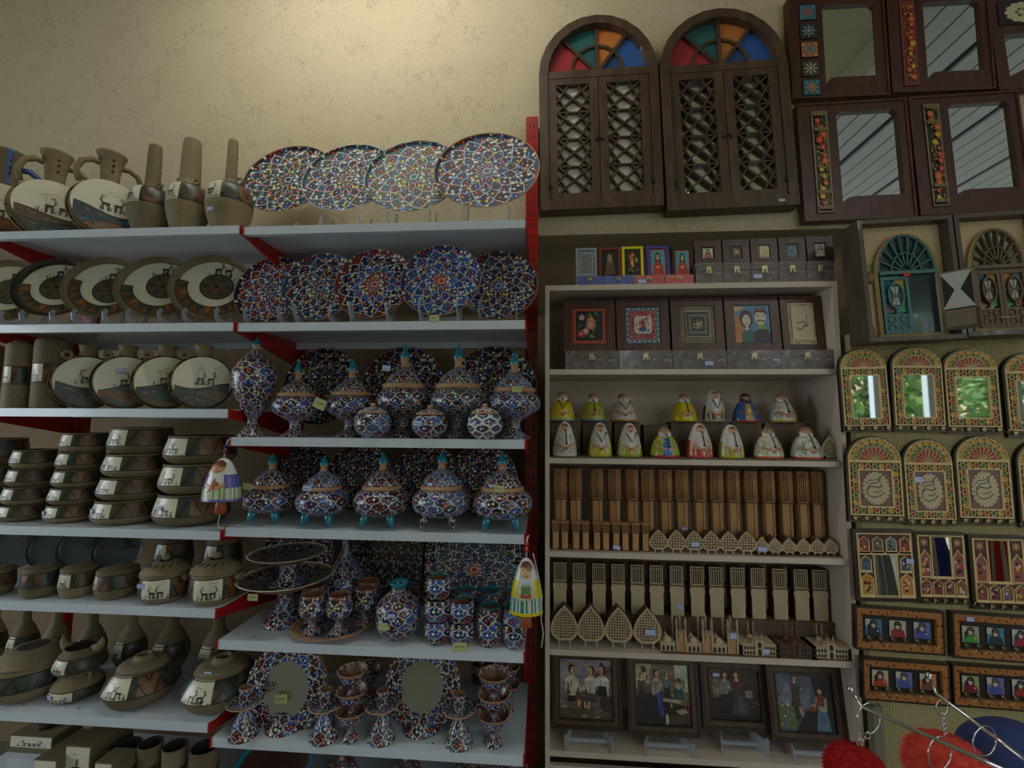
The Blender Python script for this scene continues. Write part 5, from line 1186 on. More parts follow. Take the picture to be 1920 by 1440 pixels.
# lattice leaves ----------------------------------------------------
def leaf_out(w, h, z0, n=18, kind=0):
    L = []
    for k in range(n+1):
        u = k/n
        r = [.46, .66, .82, .92, .98, 1, .995, .975, .94, .895, .84, .77, .69, .60, .50, .38, .25, .11, .0][round(u*18)]
        L.append((r*w/2, z0+u*h))
    return L
def leaf(name, label, x, Y, z, w, h, layers, group, m=PALEWOOD, legs=True, cols=6, base=False):
    t = thing(name, label, 'ornament', (x, Y, z), 0, group); z0 = h*.14 if legs else .004; H = h-z0
    L = leaf_out(w, H, z0); out = L+[(-a, b) for a, b in reversed(L[:-1])]; k = w*.08
    L2 = leaf_out(w-2*k, H-k*2.2, z0+k); inn = L2+[(-a, b) for a, b in reversed(L2[:-1])]
    for q in range(layers):
        y0 = q*.012; mb = MB().ring(out, inn, y0, y0+.003, m if q == 0 else DARKTAN)
        wi = lambda zz: next((a+(c-a)*(zz-b)/(d-b) for (a, b), (c, d) in zip(L2, L2[1:]) if b <= zz <= d), 0)
        if q == 0 or layers < 3:
            cell = (w-2*k)/cols; zz = L2[0][1]+cell
            while zz < L2[-1][1]-k*.5: a = wi(zz); mb.box(-a, a, y0, y0+.003, zz-cell*.2, zz+cell*.2, m); zz += cell
            for c in range(-(cols//2), cols//2+1):
                xx = c*cell
                zs_ = [b for a, b in L2 if a > abs(xx)]
                if len(zs_) > 1: mb.box(xx-cell*.2, xx+cell*.2, y0, y0+.003, min(zs_), max(zs_), m)
        mb.build('lattice_panel' if q == 0 else 'rear_panel', t)
    MB().box(-w*.03, w*.03, .003, max(.004, (layers-1)*.012), z0+H*.3, z0+H*.33, m).box(-w*.3, w*.3, .003, max(.004, (layers-1)*.012), z0+.002, z0+.005, m).build('cross_piece', t)
    if legs:
        for s in (-1, 1): MB().box(s*w*.2-.0022, s*w*.2+.0022, 0, .004, 0, z0+.002, m).build('leg', t)
    if base: MB().prism([(-w*.62, 0), (w*.66, 0), (w*.6, .003), (-w*.56, .003)], -.012, .04, DARKTAN).build('base_board', t)
    return t
x, z = P(1556, 860, 1.655); L0 = leaf('lattice_leaf', 'small wooden lattice leaf right of the figures, alone on its shelf', x, 1.65, Z3, .057, .088, 2, None)

# windcatcher towers ------------------------------------------------
Z4 = ZS[3]; YT = 1.728
def hex_tower(H):
    t = thing('windcatcher_tower', '', 'model', (0, 0, 0), 0, 'tall wooden windcatcher towers'); R = .0235; hs = H*.58
    hexa = lambda r, rot=0: [(r*math.sin(PI/3*k+rot), -r*math.cos(PI/3*k+rot)) for k in range(6)]
    def pr(mb, r, z0, z1, m, top=True, rot=.2):
        q = hexa(r, rot); i = mb.av([(a, b, z0) for a, b in q]+[(a, b, z1) for a, b in q])
        for k in range(6): mb.af((i+k, i+(k+1) % 6, i+6+(k+1) % 6, i+6+k), m)
        mb.af([i+6+k for k in range(6)], m); mb.af([i+k for k in reversed(range(6))], m)
    mb = MB(); pr(mb, R, 0, hs, TANWOOD)
    for a, b in hexa(R*1.0, .2): mb.tube([(a, b, 0), (a, b, hs)], .0012, DARKTAN, 5)
    mb.build('shaft', t)
    mb = MB(); pr(mb, R*1.22, hs, hs+.004, DARKTAN); mb.build('ledge', t)
    mb = MB(); pr(mb, R*.86, hs+.004, H-.004, paint('#24160e', .8)); q = hexa(R*1.05, .2)  # core coloured near-black for the shade between the slats
    for k in range(6):
        (a, b), (c, d) = q[k], q[(k+1) % 6]
        for u in (0, .25, .5, .75): mb.tube([(a+(c-a)*u, b+(d-b)*u, hs+.004), (a+(c-a)*u, b+(d-b)*u, H-.004)], .0024, TANWOOD, 4)
        mb.tube([(a, b, H-.008), (c, d, H-.008)], .0025, TANWOOD, 4); mb.tube([(a, b, hs+.006), (c, d, hs+.006)], .0025, TANWOOD, 4)
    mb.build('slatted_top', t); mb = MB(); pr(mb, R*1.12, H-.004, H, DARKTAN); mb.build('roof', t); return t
HT = P(1300, 879, YT)[1]-Z4
tw = hex_tower(min(HT, ZS[2]-.021-Z4)); xs4 = [1050, 1078, 1118, 1151, 1184, 1213, 1246, 1277, 1310, 1342, 1373, 1406, 1439, 1472, 1503, 1542]
for i, px in enumerate(xs4):
    x = P(px, 940, YT)[0]; x = min(max(x, .054), .994); lb = 'tall hexagonal tan windcatcher tower in the back row, %s of sixteen' % (nth(i, 16))
    if i == 0: tw.location = (x, YT, Z4); tw['label'] = lb
    else:
        c = dup(tw, (x, YT, Z4), lb, (i*.37 % .25)-.12)
        if i == 7: sticker(c, .004, -.028, .07, 4, .024, .013)
YS = 1.655; HS = P(1120, 977, YS)[1]-Z4
def small_tower(H):
    t = thing('small_windcatcher', '', 'model', (0, 0, 0), 0, 'small wooden windcatchers in the front row'); a = .0105
    MB().box(-a, a, -a*.6, a*1.2, 0, H*.62, TANWOOD).box(-a*1.05, a*1.05, -a*.55, a*1.2, 0, H*.62-.001, DARKTAN).build('shaft', t)
    mb = MB().box(-a*1.1, a*1.1, -a*.5, a*1.3, H*.62, H*.9, DARKTAN)
    for k in range(6): u = -a*1.1+a*2.2*k/5; mb.box(u-.0008, u+.0008, -a*.7, -a*.5, H*.63, H*.9, TANWOOD)
    mb.box(-a*1.2, a*1.2, -a*.8, a*1.4, H*.615, H*.635, DARKTAN); mb.build('slatted_top', t)
    MB().box(-a*1.42, a*1.42, -a*1.4, a*2.2, H*.92, H*.955, TANWOOD).box(-a*1.3, a*1.3, -a*1.1, a*2, H*.89, H*.92, DARKTAN).build('roof', t)
    MB().box(-a*1.5, a*1.5, -a, a*1.6, 0, .002, DARKTAN).build('base', t); return t
st_ = small_tower(HS)
for i, px in enumerate([1042, 1059, 1080, 1098, 1119, 1136, 1155, 1172, 1191, 1210]):
    x = max(P(px, 1010, YS)[0], .042); lb = 'small windcatcher with flat roof slab, %s of ten in front' % nth(i, 10)
    if i == 0: st_.location = (x, YS, Z4); st_['label'] = lb
    else:
        c = dup(st_, (x, YS, Z4), lb)
        if i == 6: sticker(c, .0, -.012, .012, 4, .026, .015, ry=.2)
HL = P(1300, 994, 1.645)[1]-Z4; lf = leaf('lattice_leaf', '', 0, 0, 0, .066, HL, 4, 'wooden lattice leaves of four panels')
for i, px in enumerate([1235, 1269, 1302, 1334, 1367, 1401]):
    x = P(px, 1020, 1.64)[0]; lb = 'medium wooden lattice leaf beside the small windcatchers, %s of six' % nth(i, 6)
    if i == 0: lf.location = (x, 1.64, Z4); lf['label'] = lb
    else:
        c = dup(lf, (x, 1.64, Z4), lb)
        if i == 2: sticker(c, .002, -.003, HL*.4, 4, .03, .017)
HS2 = P(1490, 1010, 1.645)[1]-Z4
l2 = leaf('lattice_leaf', '', 0, 0, 0, .050, HS2, 2, 'small lattice leaves with base boards', legs=True, cols=5, base=True)
for i, px in enumerate([1430, 1456, 1483, 1511, 1538, 1563]):
    x = P(px, 1025, 1.64)[0]; lb = 'small lattice leaf on a dark base, %s of six in front' % nth(i, 6)
    if i == 0: l2.location = (x, 1.645+.002*i, Z4); l2['label'] = lb
    else: c = dup(l2, (x, 1.645+.002*i, Z4), lb)
if 1:
    c = l2
    if 1: sticker(c, 0, -.004, HS2*.35, 4, .032, .016); MB().ball((0, -.004, HS2*.98), .006, paint('#b8a820'), 8).build('yellow_flower', c)
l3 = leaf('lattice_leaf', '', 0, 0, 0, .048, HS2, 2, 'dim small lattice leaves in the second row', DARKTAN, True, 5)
for i, px in enumerate([1447, 1475, 1500, 1526, 1552]):
    x = P(px, 1018, 1.685)[0]; lb = 'dim small lattice leaf standing behind the front leaves, %s of five' % nth(i, 5)
    if i == 0: l3.location = (x, 1.685, Z4); l3['label'] = lb
    else: dup(l3, (x, 1.685, Z4), lb)

# shelf with flat towers --------------------------------------------
Z5 = ZS[4]; YR = 1.712; zr5 = P(1300, 1158, YR)[1]
rsx = [P(p, 1180, YR)[0] for p in (1029, 1130, 1218, 1328, 1408, 1490, 1592)]; rsx[0] = .0225; rsx[-1] = min(rsx[-1], 1.0255)
for i in range(6):
    w = rsx[i+1]-rsx[i]-.004; t = thing('cloud_engraved_box', 'flat brown box with engraved clouds under the pale towers, %s of six' % nth(i, 6), 'box', ((rsx[i]+rsx[i+1])/2, YR, Z5), 0, 'engraved boxes carrying the pale towers')
    hh = zr5-Z5; mb = MB().box(-w/2, w/2, 0, .1, 0, hh-.003, RISER); D = Draw()
    for sx in (.18, .82):
        for k in range(2): D.stroke('#2f2116', [(sx+.09*math.cos(q/2.2+k*2)*(1-.3*k), .72+.12*math.sin(q/2.2+k*2)*(1-.3*k)) for q in range(11)], .008)
    mb.draw(D, lambda u, v, o: ((u-.5)*w, -o, v*hh)); mb.build('engraved_box', t); MB().box(-w/2-.001, w/2+.001, -.006, .1, hh-.003, hh, RISER).build('top_board', t)
def flat_tower(H):
    t = thing('pale_windcatcher', '', 'model', (0, 0, 0), 0, 'pale flat fronted windcatcher towers'); a = .0235; z1 = H*.60
    MB().prism([(-a, 0), (a, 0), (a, z1*.72), (a*1.12, z1*.78), (a*1.12, z1*.9), (a, z1*.97), (a, z1), (-a, z1), (-a, z1*.97), (-a*1.12, z1*.9), (-a*1.12, z1*.78), (-a, z1*.72)], -.002, .0015, PALEWOOD, PALEWOOD).build('front_panel', t)
    MB().box(-a, a, .0015, .045, 0, z1, DARKTAN).build('shaft', t); MB().box(-a*1.3, a*1.3, -.006, .048, z1, z1+.003, DARKTAN).build('ledge', t)
    o = [(-a, z1+.003), (a, z1+.003), (a, H), (-a, H)]; mb = MB().ring(o, [(-a+.003, z1+.007), (a-.003, z1+.007), (a-.003, H-.004), (-a+.003, H-.004)], -.001, .002, PALEWOOD)
    for k in range(1, 6): u = -a+2*a*k/6; mb.box(u-.0013, u+.0013, -.001, .002, z1+.005, H-.008, PALEWOOD).box(u-.0028, u+.0028, -.001, .002, H-.014, H-.011, PALEWOOD)
    mb.build('slotted_top', t); MB().box(-a, a, .012, .045, z1+.003, H, DARKTAN).box(-a*1.02, a*1.02, .0, .046, H-.003, H, DARKTAN).build('chamber', t); return t
H5 = min(P(1300, 1063, 1.72)[1], ZS[3]-.022)-zr5; ft = flat_tower(H5)
for i, px in enumerate([1050, 1086, 1123, 1159, 1195, 1231, 1269, 1307, 1343, 1383, 1421, 1462, 1502, 1541]):
    x = min(max(P(px, 1080, 1.722)[0], .054), .990); lb = 'pale flat fronted windcatcher with five slots, %s of fourteen' % nth(i, 14)
    if i == 0: ft.location = (x, 1.724, zr5); ft['label'] = lb
    else:
        c = dup(ft, (x, 1.724, zr5), lb)
        if i == 6: sticker(c, .008, -.003, .03, 4, .026, .014, ry=.4)
HL5 = P(1130, 1137, 1.645)[1]-Z5; lf5 = leaf('lattice_leaf', '', 0, 0, 0, .098, HL5, 4, 'large wooden lattice leaves of four panels', cols=9)
for i, px in enumerate([1057, 1108, 1160, 1214]):
    x = max(P(px, 1180, 1.645)[0], .073); lb = 'large wooden lattice leaf before the pale towers, %s of four' % nth(i, 4)
    if i == 0: lf5.location = (x, 1.645, Z5); lf5['label'] = lb
    else:
        c = dup(lf5, (x, 1.645, Z5), lb)
        if i == 3: sticker(c, .008, -.003, HL5*.42, 4, .034, .02)
def arch_pts(x, z0, w, h, n=7): return [(x-w/2, z0), (x+w/2, z0), (x+w/2, z0+h*.6)]+[(x+w/2*math.cos(PI*k/n), z0+h*.6+h*.4*math.sin(PI*k/n)) for k in range(1, n)]+[(x-w/2, z0+h*.6)]
def mosque():
    t = thing('model_mosque', '', 'model', (0, 0, 0), 0, 'wooden mosque models'); w = .092
    MB().box(-w/2, w/2, -.008, .06, 0, .003, DARKTAN).build('base', t)
    mb = MB().box(-w/2, .002, 0, .05, .003, .030, PALEWOOD).box(-w/2-.002, .004, -.002, .052, .030, .033, PALEWOOD)
    for k in range(3): mb.prism(arch_pts(-w/2+.009+k*.014, .006, .008, .017), -.0006, 0, paint('#2a1f16'))
    mb.build('hall', t)
    for yy, s in ((.012, 1), (.036, .7)): MB().lathe([(.014*s, .033), (.015*s, .038), (.010*s, .046), (.003*s, .050), (.001, .056)], PALEWOOD, 18).build('dome', t).location = (-.022, yy, 0)
    mb = MB().ring([(.006, .003), (.042, .003), (.042, .075), (.006, .075)], [(.012, .004), (.036, .004), (.036, .058), (.012, .058)], 0, .006, PALEWOOD).prism(arch_pts(.024, .004, .02, .056), .004, .008, TANWOOD).box(.010, .038, .0, .006, .060, .075, PALEWOOD); mb.build('portal', t)
    for x_, y_ in ((.009, 0), (.039, 0), (.004, .035), (.030, .035)):
        MB().tube([(x_, y_+.003, .003), (x_, y_+.003, .092), (x_, y_+.003, .095), (x_, y_+.003, .108), (x_, y_+.003, .118)], [.0035, .003, .0045, .0028, .0005], PALEWOOD, 8).build('minaret', t)
    return t
def arcade(m):
    t = thing('model_arcade', '', 'model', (0, 0, 0), 0, 'wooden arcade building models'); w = .128; dk = paint('#241a12')
    MB().box(-w/2, w/2, -.006, .075, 0, .003, DARKTAN).build('base', t)
    mb = MB().box(-w/2+.002, w/2-.002, 0, .012, .003, .036, m).box(-w/2, w/2, -.001, .07, .036, .0385, m).box(-w/2+.002, -w/2+.01, 0, .07, .003, .036, m).box(w/2-.01, w/2-.002, 0, .07, .003, .036, m)
    for r in range(2):
        for k in range(5):
            for s in (-1, 1): mb.prism(arch_pts(s*(.019+k*.0095), .006+r*.016, .0062, .011), -.0005, 0, dk)
    mb.build('arcade_wings', t)
    mb = MB().box(-.014, .014, -.003, .02, .003, .052, m).prism(arch_pts(0, .004, .011, .022), -.0036, -.003, dk).prism(arch_pts(0, .030, .012, .018), -.0036, -.003, dk)
    for s in (-1, 1): mb.prism(arch_pts(s*.02, .037, .008, .010), -.001, .004, m)
    mb.build('gate', t)
    for s in (-1, 1): MB().tube([(s*.009, .0, .052), (s*.009, 0, .07), (s*.009, 0, .078)], [.002, .0018, .0003], m, 7).build('spire', t)
    for x_ in (-.012, .006): MB().tube([(x_, .055, .038), (x_, .055, .085), (x_, .055, .094)], [.002, .0018, .0003], m, 7).build('spire', t)
    MB().lathe([(.010, .0), (.011, .006), (.006, .013), (0, .016)], m, 16).build('dome', t).location = (-.012, .045, .0385); return t
mq = mosque()
for i, px in enumerate((1262, 1311, 1358)):
    x = P(px, 1200, 1.65)[0]; lb = 'wooden mosque model with domed hall and minarets on the fifth shelf, %s of three' % ('left', 'middle', 'right')[i]
    if i == 0: mq.location = (x, 1.634, Z5); mq['label'] = lb
    else:
        c = dup(mq, (x, 1.634, Z5), lb)
        if i == 2: sticker(c, .024, -.002, .062, 4, .022, .02)
for i, (px, m, lb) in enumerate(((1419, PALEWOOD, 'pale wooden arcade building model with a blue price sticker'), (1488, DARKTAN, 'dark wooden arcade building model between two pale ones'), (1562, PALEWOOD, 'pale wooden arcade building model at the right end of the shelf'))):
    a_ = arcade(m); a_.location = (min(P(px, 1215, 1.65)[0], .961), 1.631, Z5); a_['label'] = lb
    if i == 0: sticker(a_, .02, -.004, .018, 4, .02, .018)

# paintings at the bottom -------------------------------------------
def fig(D, x, y, s, top, low, hair='#1c1410', skin='#d09c78', sit=False, flip=1, hat=None):
    f = flip
    if sit:
        D.poly(low, [(x-.11*s, y+.28*s), (x+f*.34*s, y+.30*s), (x+f*.36*s, y+.18*s), (x+f*.30*s, y), (x+f*.2*s, y), (x+f*.2*s, y+.14*s), (x-.1*s, y+.12*s)])
        D.stroke(skin, [(x+f*.26*s, y+.14*s), (x+f*.28*s, y+.02*s)], .06*s)
    else: D.poly(low, [(x-.1*s, y+.5*s), (x+.12*s, y+.5*s), (x+.19*s, y), (x-.17*s, y)])
    b = .24 if sit else .48
    D.poly(top, [(x-.13*s, y+b*s), (x+.13*s, y+b*s), (x+.15*s, y+(b+.3)*s), (x+.05*s, y+(b+.37)*s), (x-.06*s, y+(b+.37)*s), (x-.15*s, y+(b+.3)*s)])
    D.stroke(top, [(x-f*.1*s, y+(b+.3)*s), (x+f*.02*s, y+(b+.12)*s), (x+f*.2*s, y+(b+.14)*s)], .08*s); D.ell(skin, x+f*.22*s, y+(b+.14)*s, .04*s, .03*s, 8)
    D.stroke('#2a1c16', [(x-.04*s, y+(b+.02)*s), (x-.02*s, y+(b+.3)*s)], .012*s); D.stroke('#e0d4c0', [(x-.05*s, y+(b+.36)*s), (x, y+(b+.31)*s), (x+.05*s, y+(b+.36)*s)], .02*s)
    D.poly('#2c2420', [(x+f*.06*s, y+b*s), (x+f*.13*s, y+b*s), (x+f*.14*s, y+(b+.2)*s)]); D.rect(skin, x-.025*s, y+(b+.34)*s, x+.03*s, y+(b+.42)*s)
    D.ell(hair, x-f*.01*s, y+(b+.49)*s, .075*s, .09*s, 12); D.ell(skin, x+f*.02*s, y+(b+.47)*s, .055*s, .07*s, 12); D.ell('#8a5a44', x+f*.045*s, y+(b+.445)*s, .022*s, .03*s, 8)
    D.stroke('#2a1812', [(x+f*.01*s, y+(b+.49)*s), (x+f*.05*s, y+(b+.49)*s)], .010*s)
    if hat: D.ell(hat, x, y+(b+.55)*s, .15*s, .03*s, 12); D.ell(hat, x, y+(b+.59)*s, .08*s, .05*s, 10)
def canvas_paint(h):
    k = ('cv', h)
    if k not in MC:
        g = G('oil_'+h.strip('#'), .45, coat=.2); c = lin(h); n = g.noise(g.scale(g.obj(), (1, 1, 1.6)), 34, 5, .7); n2 = g.noise(g.obj(), 120, 4, .7)
        g.set('Base Color', g.mix(g.f('MULTIPLY', n2, .5), g.mix(g.f('MULTIPLY_ADD', n, 2.4, -.7), tuple(v*.35 for v in c), tuple(min(1, v*1.7+.01) for v in c)), tuple(v*.8 for v in c))); MC[k] = g.m
    return MC[k]
def painting(k):
    R = random.Random(k); D = Draw()
    if k == 0:
        D.rect('#8a8088', 0, 0, 1, 1); D.poly('#6e5f5c', [(0, .38), (.4, .42), (.7, .78), (1, .92), (1, 0), (0, 0)]); D.poly('#54453c', [(.45, .62), (1, .88), (1, .80), (.5, .52)]); D.poly('#584a3c', [(0, 0), (1, 0), (1, .14), (.5, .2), (0, .16)])
        for i in range(24): D.ell(R.choice(['#8a7458', '#4a3c2e', '#a08a68', '#6a5848']), R.random(), R.uniform(.02, .3), .06, .02, 8, R.uniform(-.3, .3))
        D.ell('#3a2c28', .88, .28, .13, .15); D.stroke('#2e2420', [(.78, .62), (.8, .95)], .03)
        fig(D, .24, .16, .90, '#c8c0ac', '#2c2220', '#14100e', sit=True); D.poly('#4a3a34', [(.12, .38), (.16, .62), (.2, .40)])
        fig(D, .60, .18, .86, '#c4bcb0', '#6a3c38', '#2a1c18', sit=True, flip=-1); fig(D, .80, .16, .92, '#c8c4bc', '#4a4448', '#2a1c18', sit=True, flip=-1); D.poly('#1c1618', [(.70, .38), (.90, .38), (.88, .55), (.72, .55)])
    elif k == 1:
        D.rect('#6e6450', 0, 0, 1, 1); D.poly('#a39a78', [(0, 1), (0, .55), (.28, .7), (.3, 1)]); D.poly('#1e1714', [(0, 0), (1, 0), (1, .32), (.6, .36), (.3, .5), (0, .46)]); D.rect('#b8b29c', .74, .55, .97, 1); D.rect('#9fb0a8', .84, .6, .93, .96); D.rect('#5a6a3a', .86, .6, .92, .74)
        D.poly('#4a3a28', [(.5, 0), (1, .05), (1, .2), (.6, .16)]); D.rect('#3a3024', .12, .84, .2, .94)
        fig(D, .12, .3, .5, '#4a3a30', '#241c1a'); fig(D, .24, .28, .48, '#6a5a44', '#1c1614'); fig(D, .40, .12, .74, '#9a9080', '#16141c'); D.poly('#2c4f94', [(.38, .5), (.46, .54), (.52, .16), (.44, .14)])
        fig(D, .58, .38, .46, '#5a6a74', '#2a2420', '#4a3424'); fig(D, .8, .28, .56, '#2f5454', '#2a2420', '#3a281c', flip=-1, hat='#5c5038', sit=True)
        D.poly('#b0a486', [(.5, .44), (.86, .42), (.8, .36), (.5, .39)]); D.poly('#a89c80', [(.72, .24), (.9, .3), (.95, .22), (.8, .18)]); D.stroke('#8a3428', [(.86, .26), (.96, .38), (.95, .04)], .02); D.ell('#c9c0ac', .56, .1, .03, .09, 9)
    elif k == 2:
        D.rect('#2a211e', 0, 0, 1, 1); D.poly('#54463c', [(0, 1), (.35, 1), (.3, .4), (0, .5)]); D.ell('#7a6a5c', .14, .6, .07, .2, 12); D.rect('#3a302a', .6, .5, 1, 1); D.rect('#8a8678', .72, .44, .86, .58); D.rect('#1a1412', 0, 0, 1, .14)
        fig(D, .32, .12, .78, '#7c8078', '#1c1818', '#14100e'); fig(D, .56, .2, .70, '#5c2c24', '#34302e', '#6a3424', flip=-1); D.poly('#3a3a3c', [(.42, .1), (.52, .5), (.68, .52), (.84, .12)]); D.poly('#55585a', [(.56, .16), (.58, .48), (.64, .46), (.7, .14)])
        for i in range(10): D.ell(R.choice(['#6a4a34', '#4a3a30', '#8a6a50']), R.uniform(.7, .96), R.uniform(.25, .4), .04, .02, 7)
        D.ell('#8a5038', .1, .44, .06, .02)
    else:
        D.rect('#50586a', 0, 0, 1, 1); D.poly('#6e7684', [(0, .5), (.2, .8), (.45, .62), (.6, .7), (.6, .3), (0, .3)]); D.poly('#5a7034', [(0, .5), (.3, .36), (.34, .06), (0, .06)])
        for i in range(16): D.ell(R.choice(['#a0aa70', '#3e5228', '#6f8444', '#c4c4a0']), R.uniform(0, .26), R.uniform(.1, .48), .03, .018, 7)
        D.poly('#1c1412', [(.62, 1), (1, 1), (1, 0), (.3, 0), (.5, .34), (.74, .4)]); D.poly('#2a1e18', [(.2, 1), (1, 1), (1, .93), (.3, .94)]); D.poly('#6a6e74', [(.05, .0), (.22, .46), (.3, .44), (.16, 0)])
        fig(D, .34, .40, .52, '#4a4638', '#3a3428', '#2a1c14', hat='#3c4438'); D.stroke('#2a241c', [(.34, .42), (.36, .2)], .08); D.stroke('#c09a78', [(.4, .42), (.44, .26)], .04); fig(D, .78, .02, .70, '#a8a290', '#5a7890', '#1c1412', flip=-1); D.poly('#7c3424', [(.68, .44), (.74, .66), (.84, .62), (.82, .44)]); D.ell('#8a3c28', .6, .38, .1, .035)
    D.s = [(canvas_paint(h), p) for h, p in D.s]
    return D
Z6 = ZS[5]
pst = 'framed paintings of people on the bottom bookcase shelf'
for i, (a, b, pb, lb, ln) in enumerate(((1034, 1168, 1366, 'of three people resting on rocks', .13), (1179, 1317, 1378, 'of people around a table with a blue apron', .13), (1320, 1450, 1369, 'dark, of a grey dressed woman indoors', .13), (1467, 1612, 1392, 'of a hatted man and a seated woman', .13))):
    Y = 1.665 if i != 2 else 1.69; xa_, zb = P(a, pb, Y); xb_, _ = P(b, pb, Y); w = xb_-xa_; xc = (xa_+xb_)/2; xc = max(xc, .0225+w/2); xc = min(xc, 1.0255-w/2); h = (P((a+b)/2, 1218+9*i, Y+.04)[1]-zb)/math.cos(ln)
    t = thing('framed_painting', 'dark framed painting %s' % lb, 'painting', (xc, Y, zb), 0, pst, -ln); h = min(h, (ZS[4]-.022-zb)/math.cos(ln)-.003)
    o = [(-w/2, 0), (w/2, 0), (w/2, h), (-w/2, h)]; q = lambda f: [(-w/2+f, f), (w/2-f, f), (w/2-f, h-f), (-w/2+f, h-f)]
    MB().ring(o, q(.012), 0, .022, DARKFRAME).ring(q(.012), q(.027), .004, .022, wood('gilt_brown_%d' % i, '#3a2818', '#5a4026', '#6e5232', .4)).ring(q(.027), q(.031), .001, .02, DARKFRAME).build('frame', t)
    pw, ph = w-.060, h-.060; MB().box(-pw/2, pw/2, .010, .014, .030, .030+ph, BLACK).draw(painting(i), lambda u, v, o_: ((u-.5)*pw, .010-o_, .030+v*ph), 3e-5).build('canvas', t)
    if i == 2: sticker(t, -w*.26, .003, h-.05, 3, .024, .012)
    s = thing('easel_stand', 'clear stand under the painting %s' % lb, 'stand', (xc, Y-.02, Z6), 0, 'clear easel stands under the paintings'); hz = zb-Z6
    for k in (-1, 1):
        mb = MB(); mb.M = Matrix.Translation((k*w*.28, 0, 0)) @ Matrix.Rotation(PI/2+k*.35, 4, 'Z')
        mb.prism([(-.028, 0), (.03, 0), (.045, hz*.5), (.07, hz), (.02, hz-.001), (-.016, hz-.001), (-.024, hz+.012), (-.034, hz+.008), (-.03, hz*.5)], -.0018, .0018, ACRYL).build('side_hook', s)
    MB().box(-w*.28, w*.28, .004, .012, hz*.3, hz*.3+.01, ACRYL).build('cross_bar', s)

# ================================================================== things hanging on the wall at the right
def corners(q, Y):
    p = [Vector(P(x, y, Y)) for x, y in q]              # TL TR BR BL
    c = sum(p, Vector((0, 0)))/4; ex = ((p[1]-p[0])+(p[2]-p[3]))/2; ez = ((p[0]-p[3])+(p[1]-p[2]))/2
    a = math.atan2(ex.y, ex.x); b = math.atan2(-ez.x, ez.y)
    return c, ex.length, ez.length, (a+b)/2
def hung(name, label, cat, q, Y, group=None, rx=0):
    """returns (empty whose origin is the centre of the back face, width, height)"""
    c, w, h, a = corners(q, Y); w *= .988; h *= .988
    return thing(name, label, cat, (c.x, Y, c.y), 0, group, rx, -a), w, h
def rectp(w, h, x=0, z=0): return [(x-w/2, z-h/2), (x+w/2, z-h/2), (x+w/2, z+h/2), (x-w/2, z+h/2)]
def archp(w, hs, rise, n=14, x=0, z=0, poly=False):      # bottom z, springing at hs, rise of the arch
    return [(x-w/2, z), (x+w/2, z)]+[(x+w/2*math.cos(PI*k/n), z+hs+rise*math.sin(PI*k/n)) for k in range(0, n+1)]

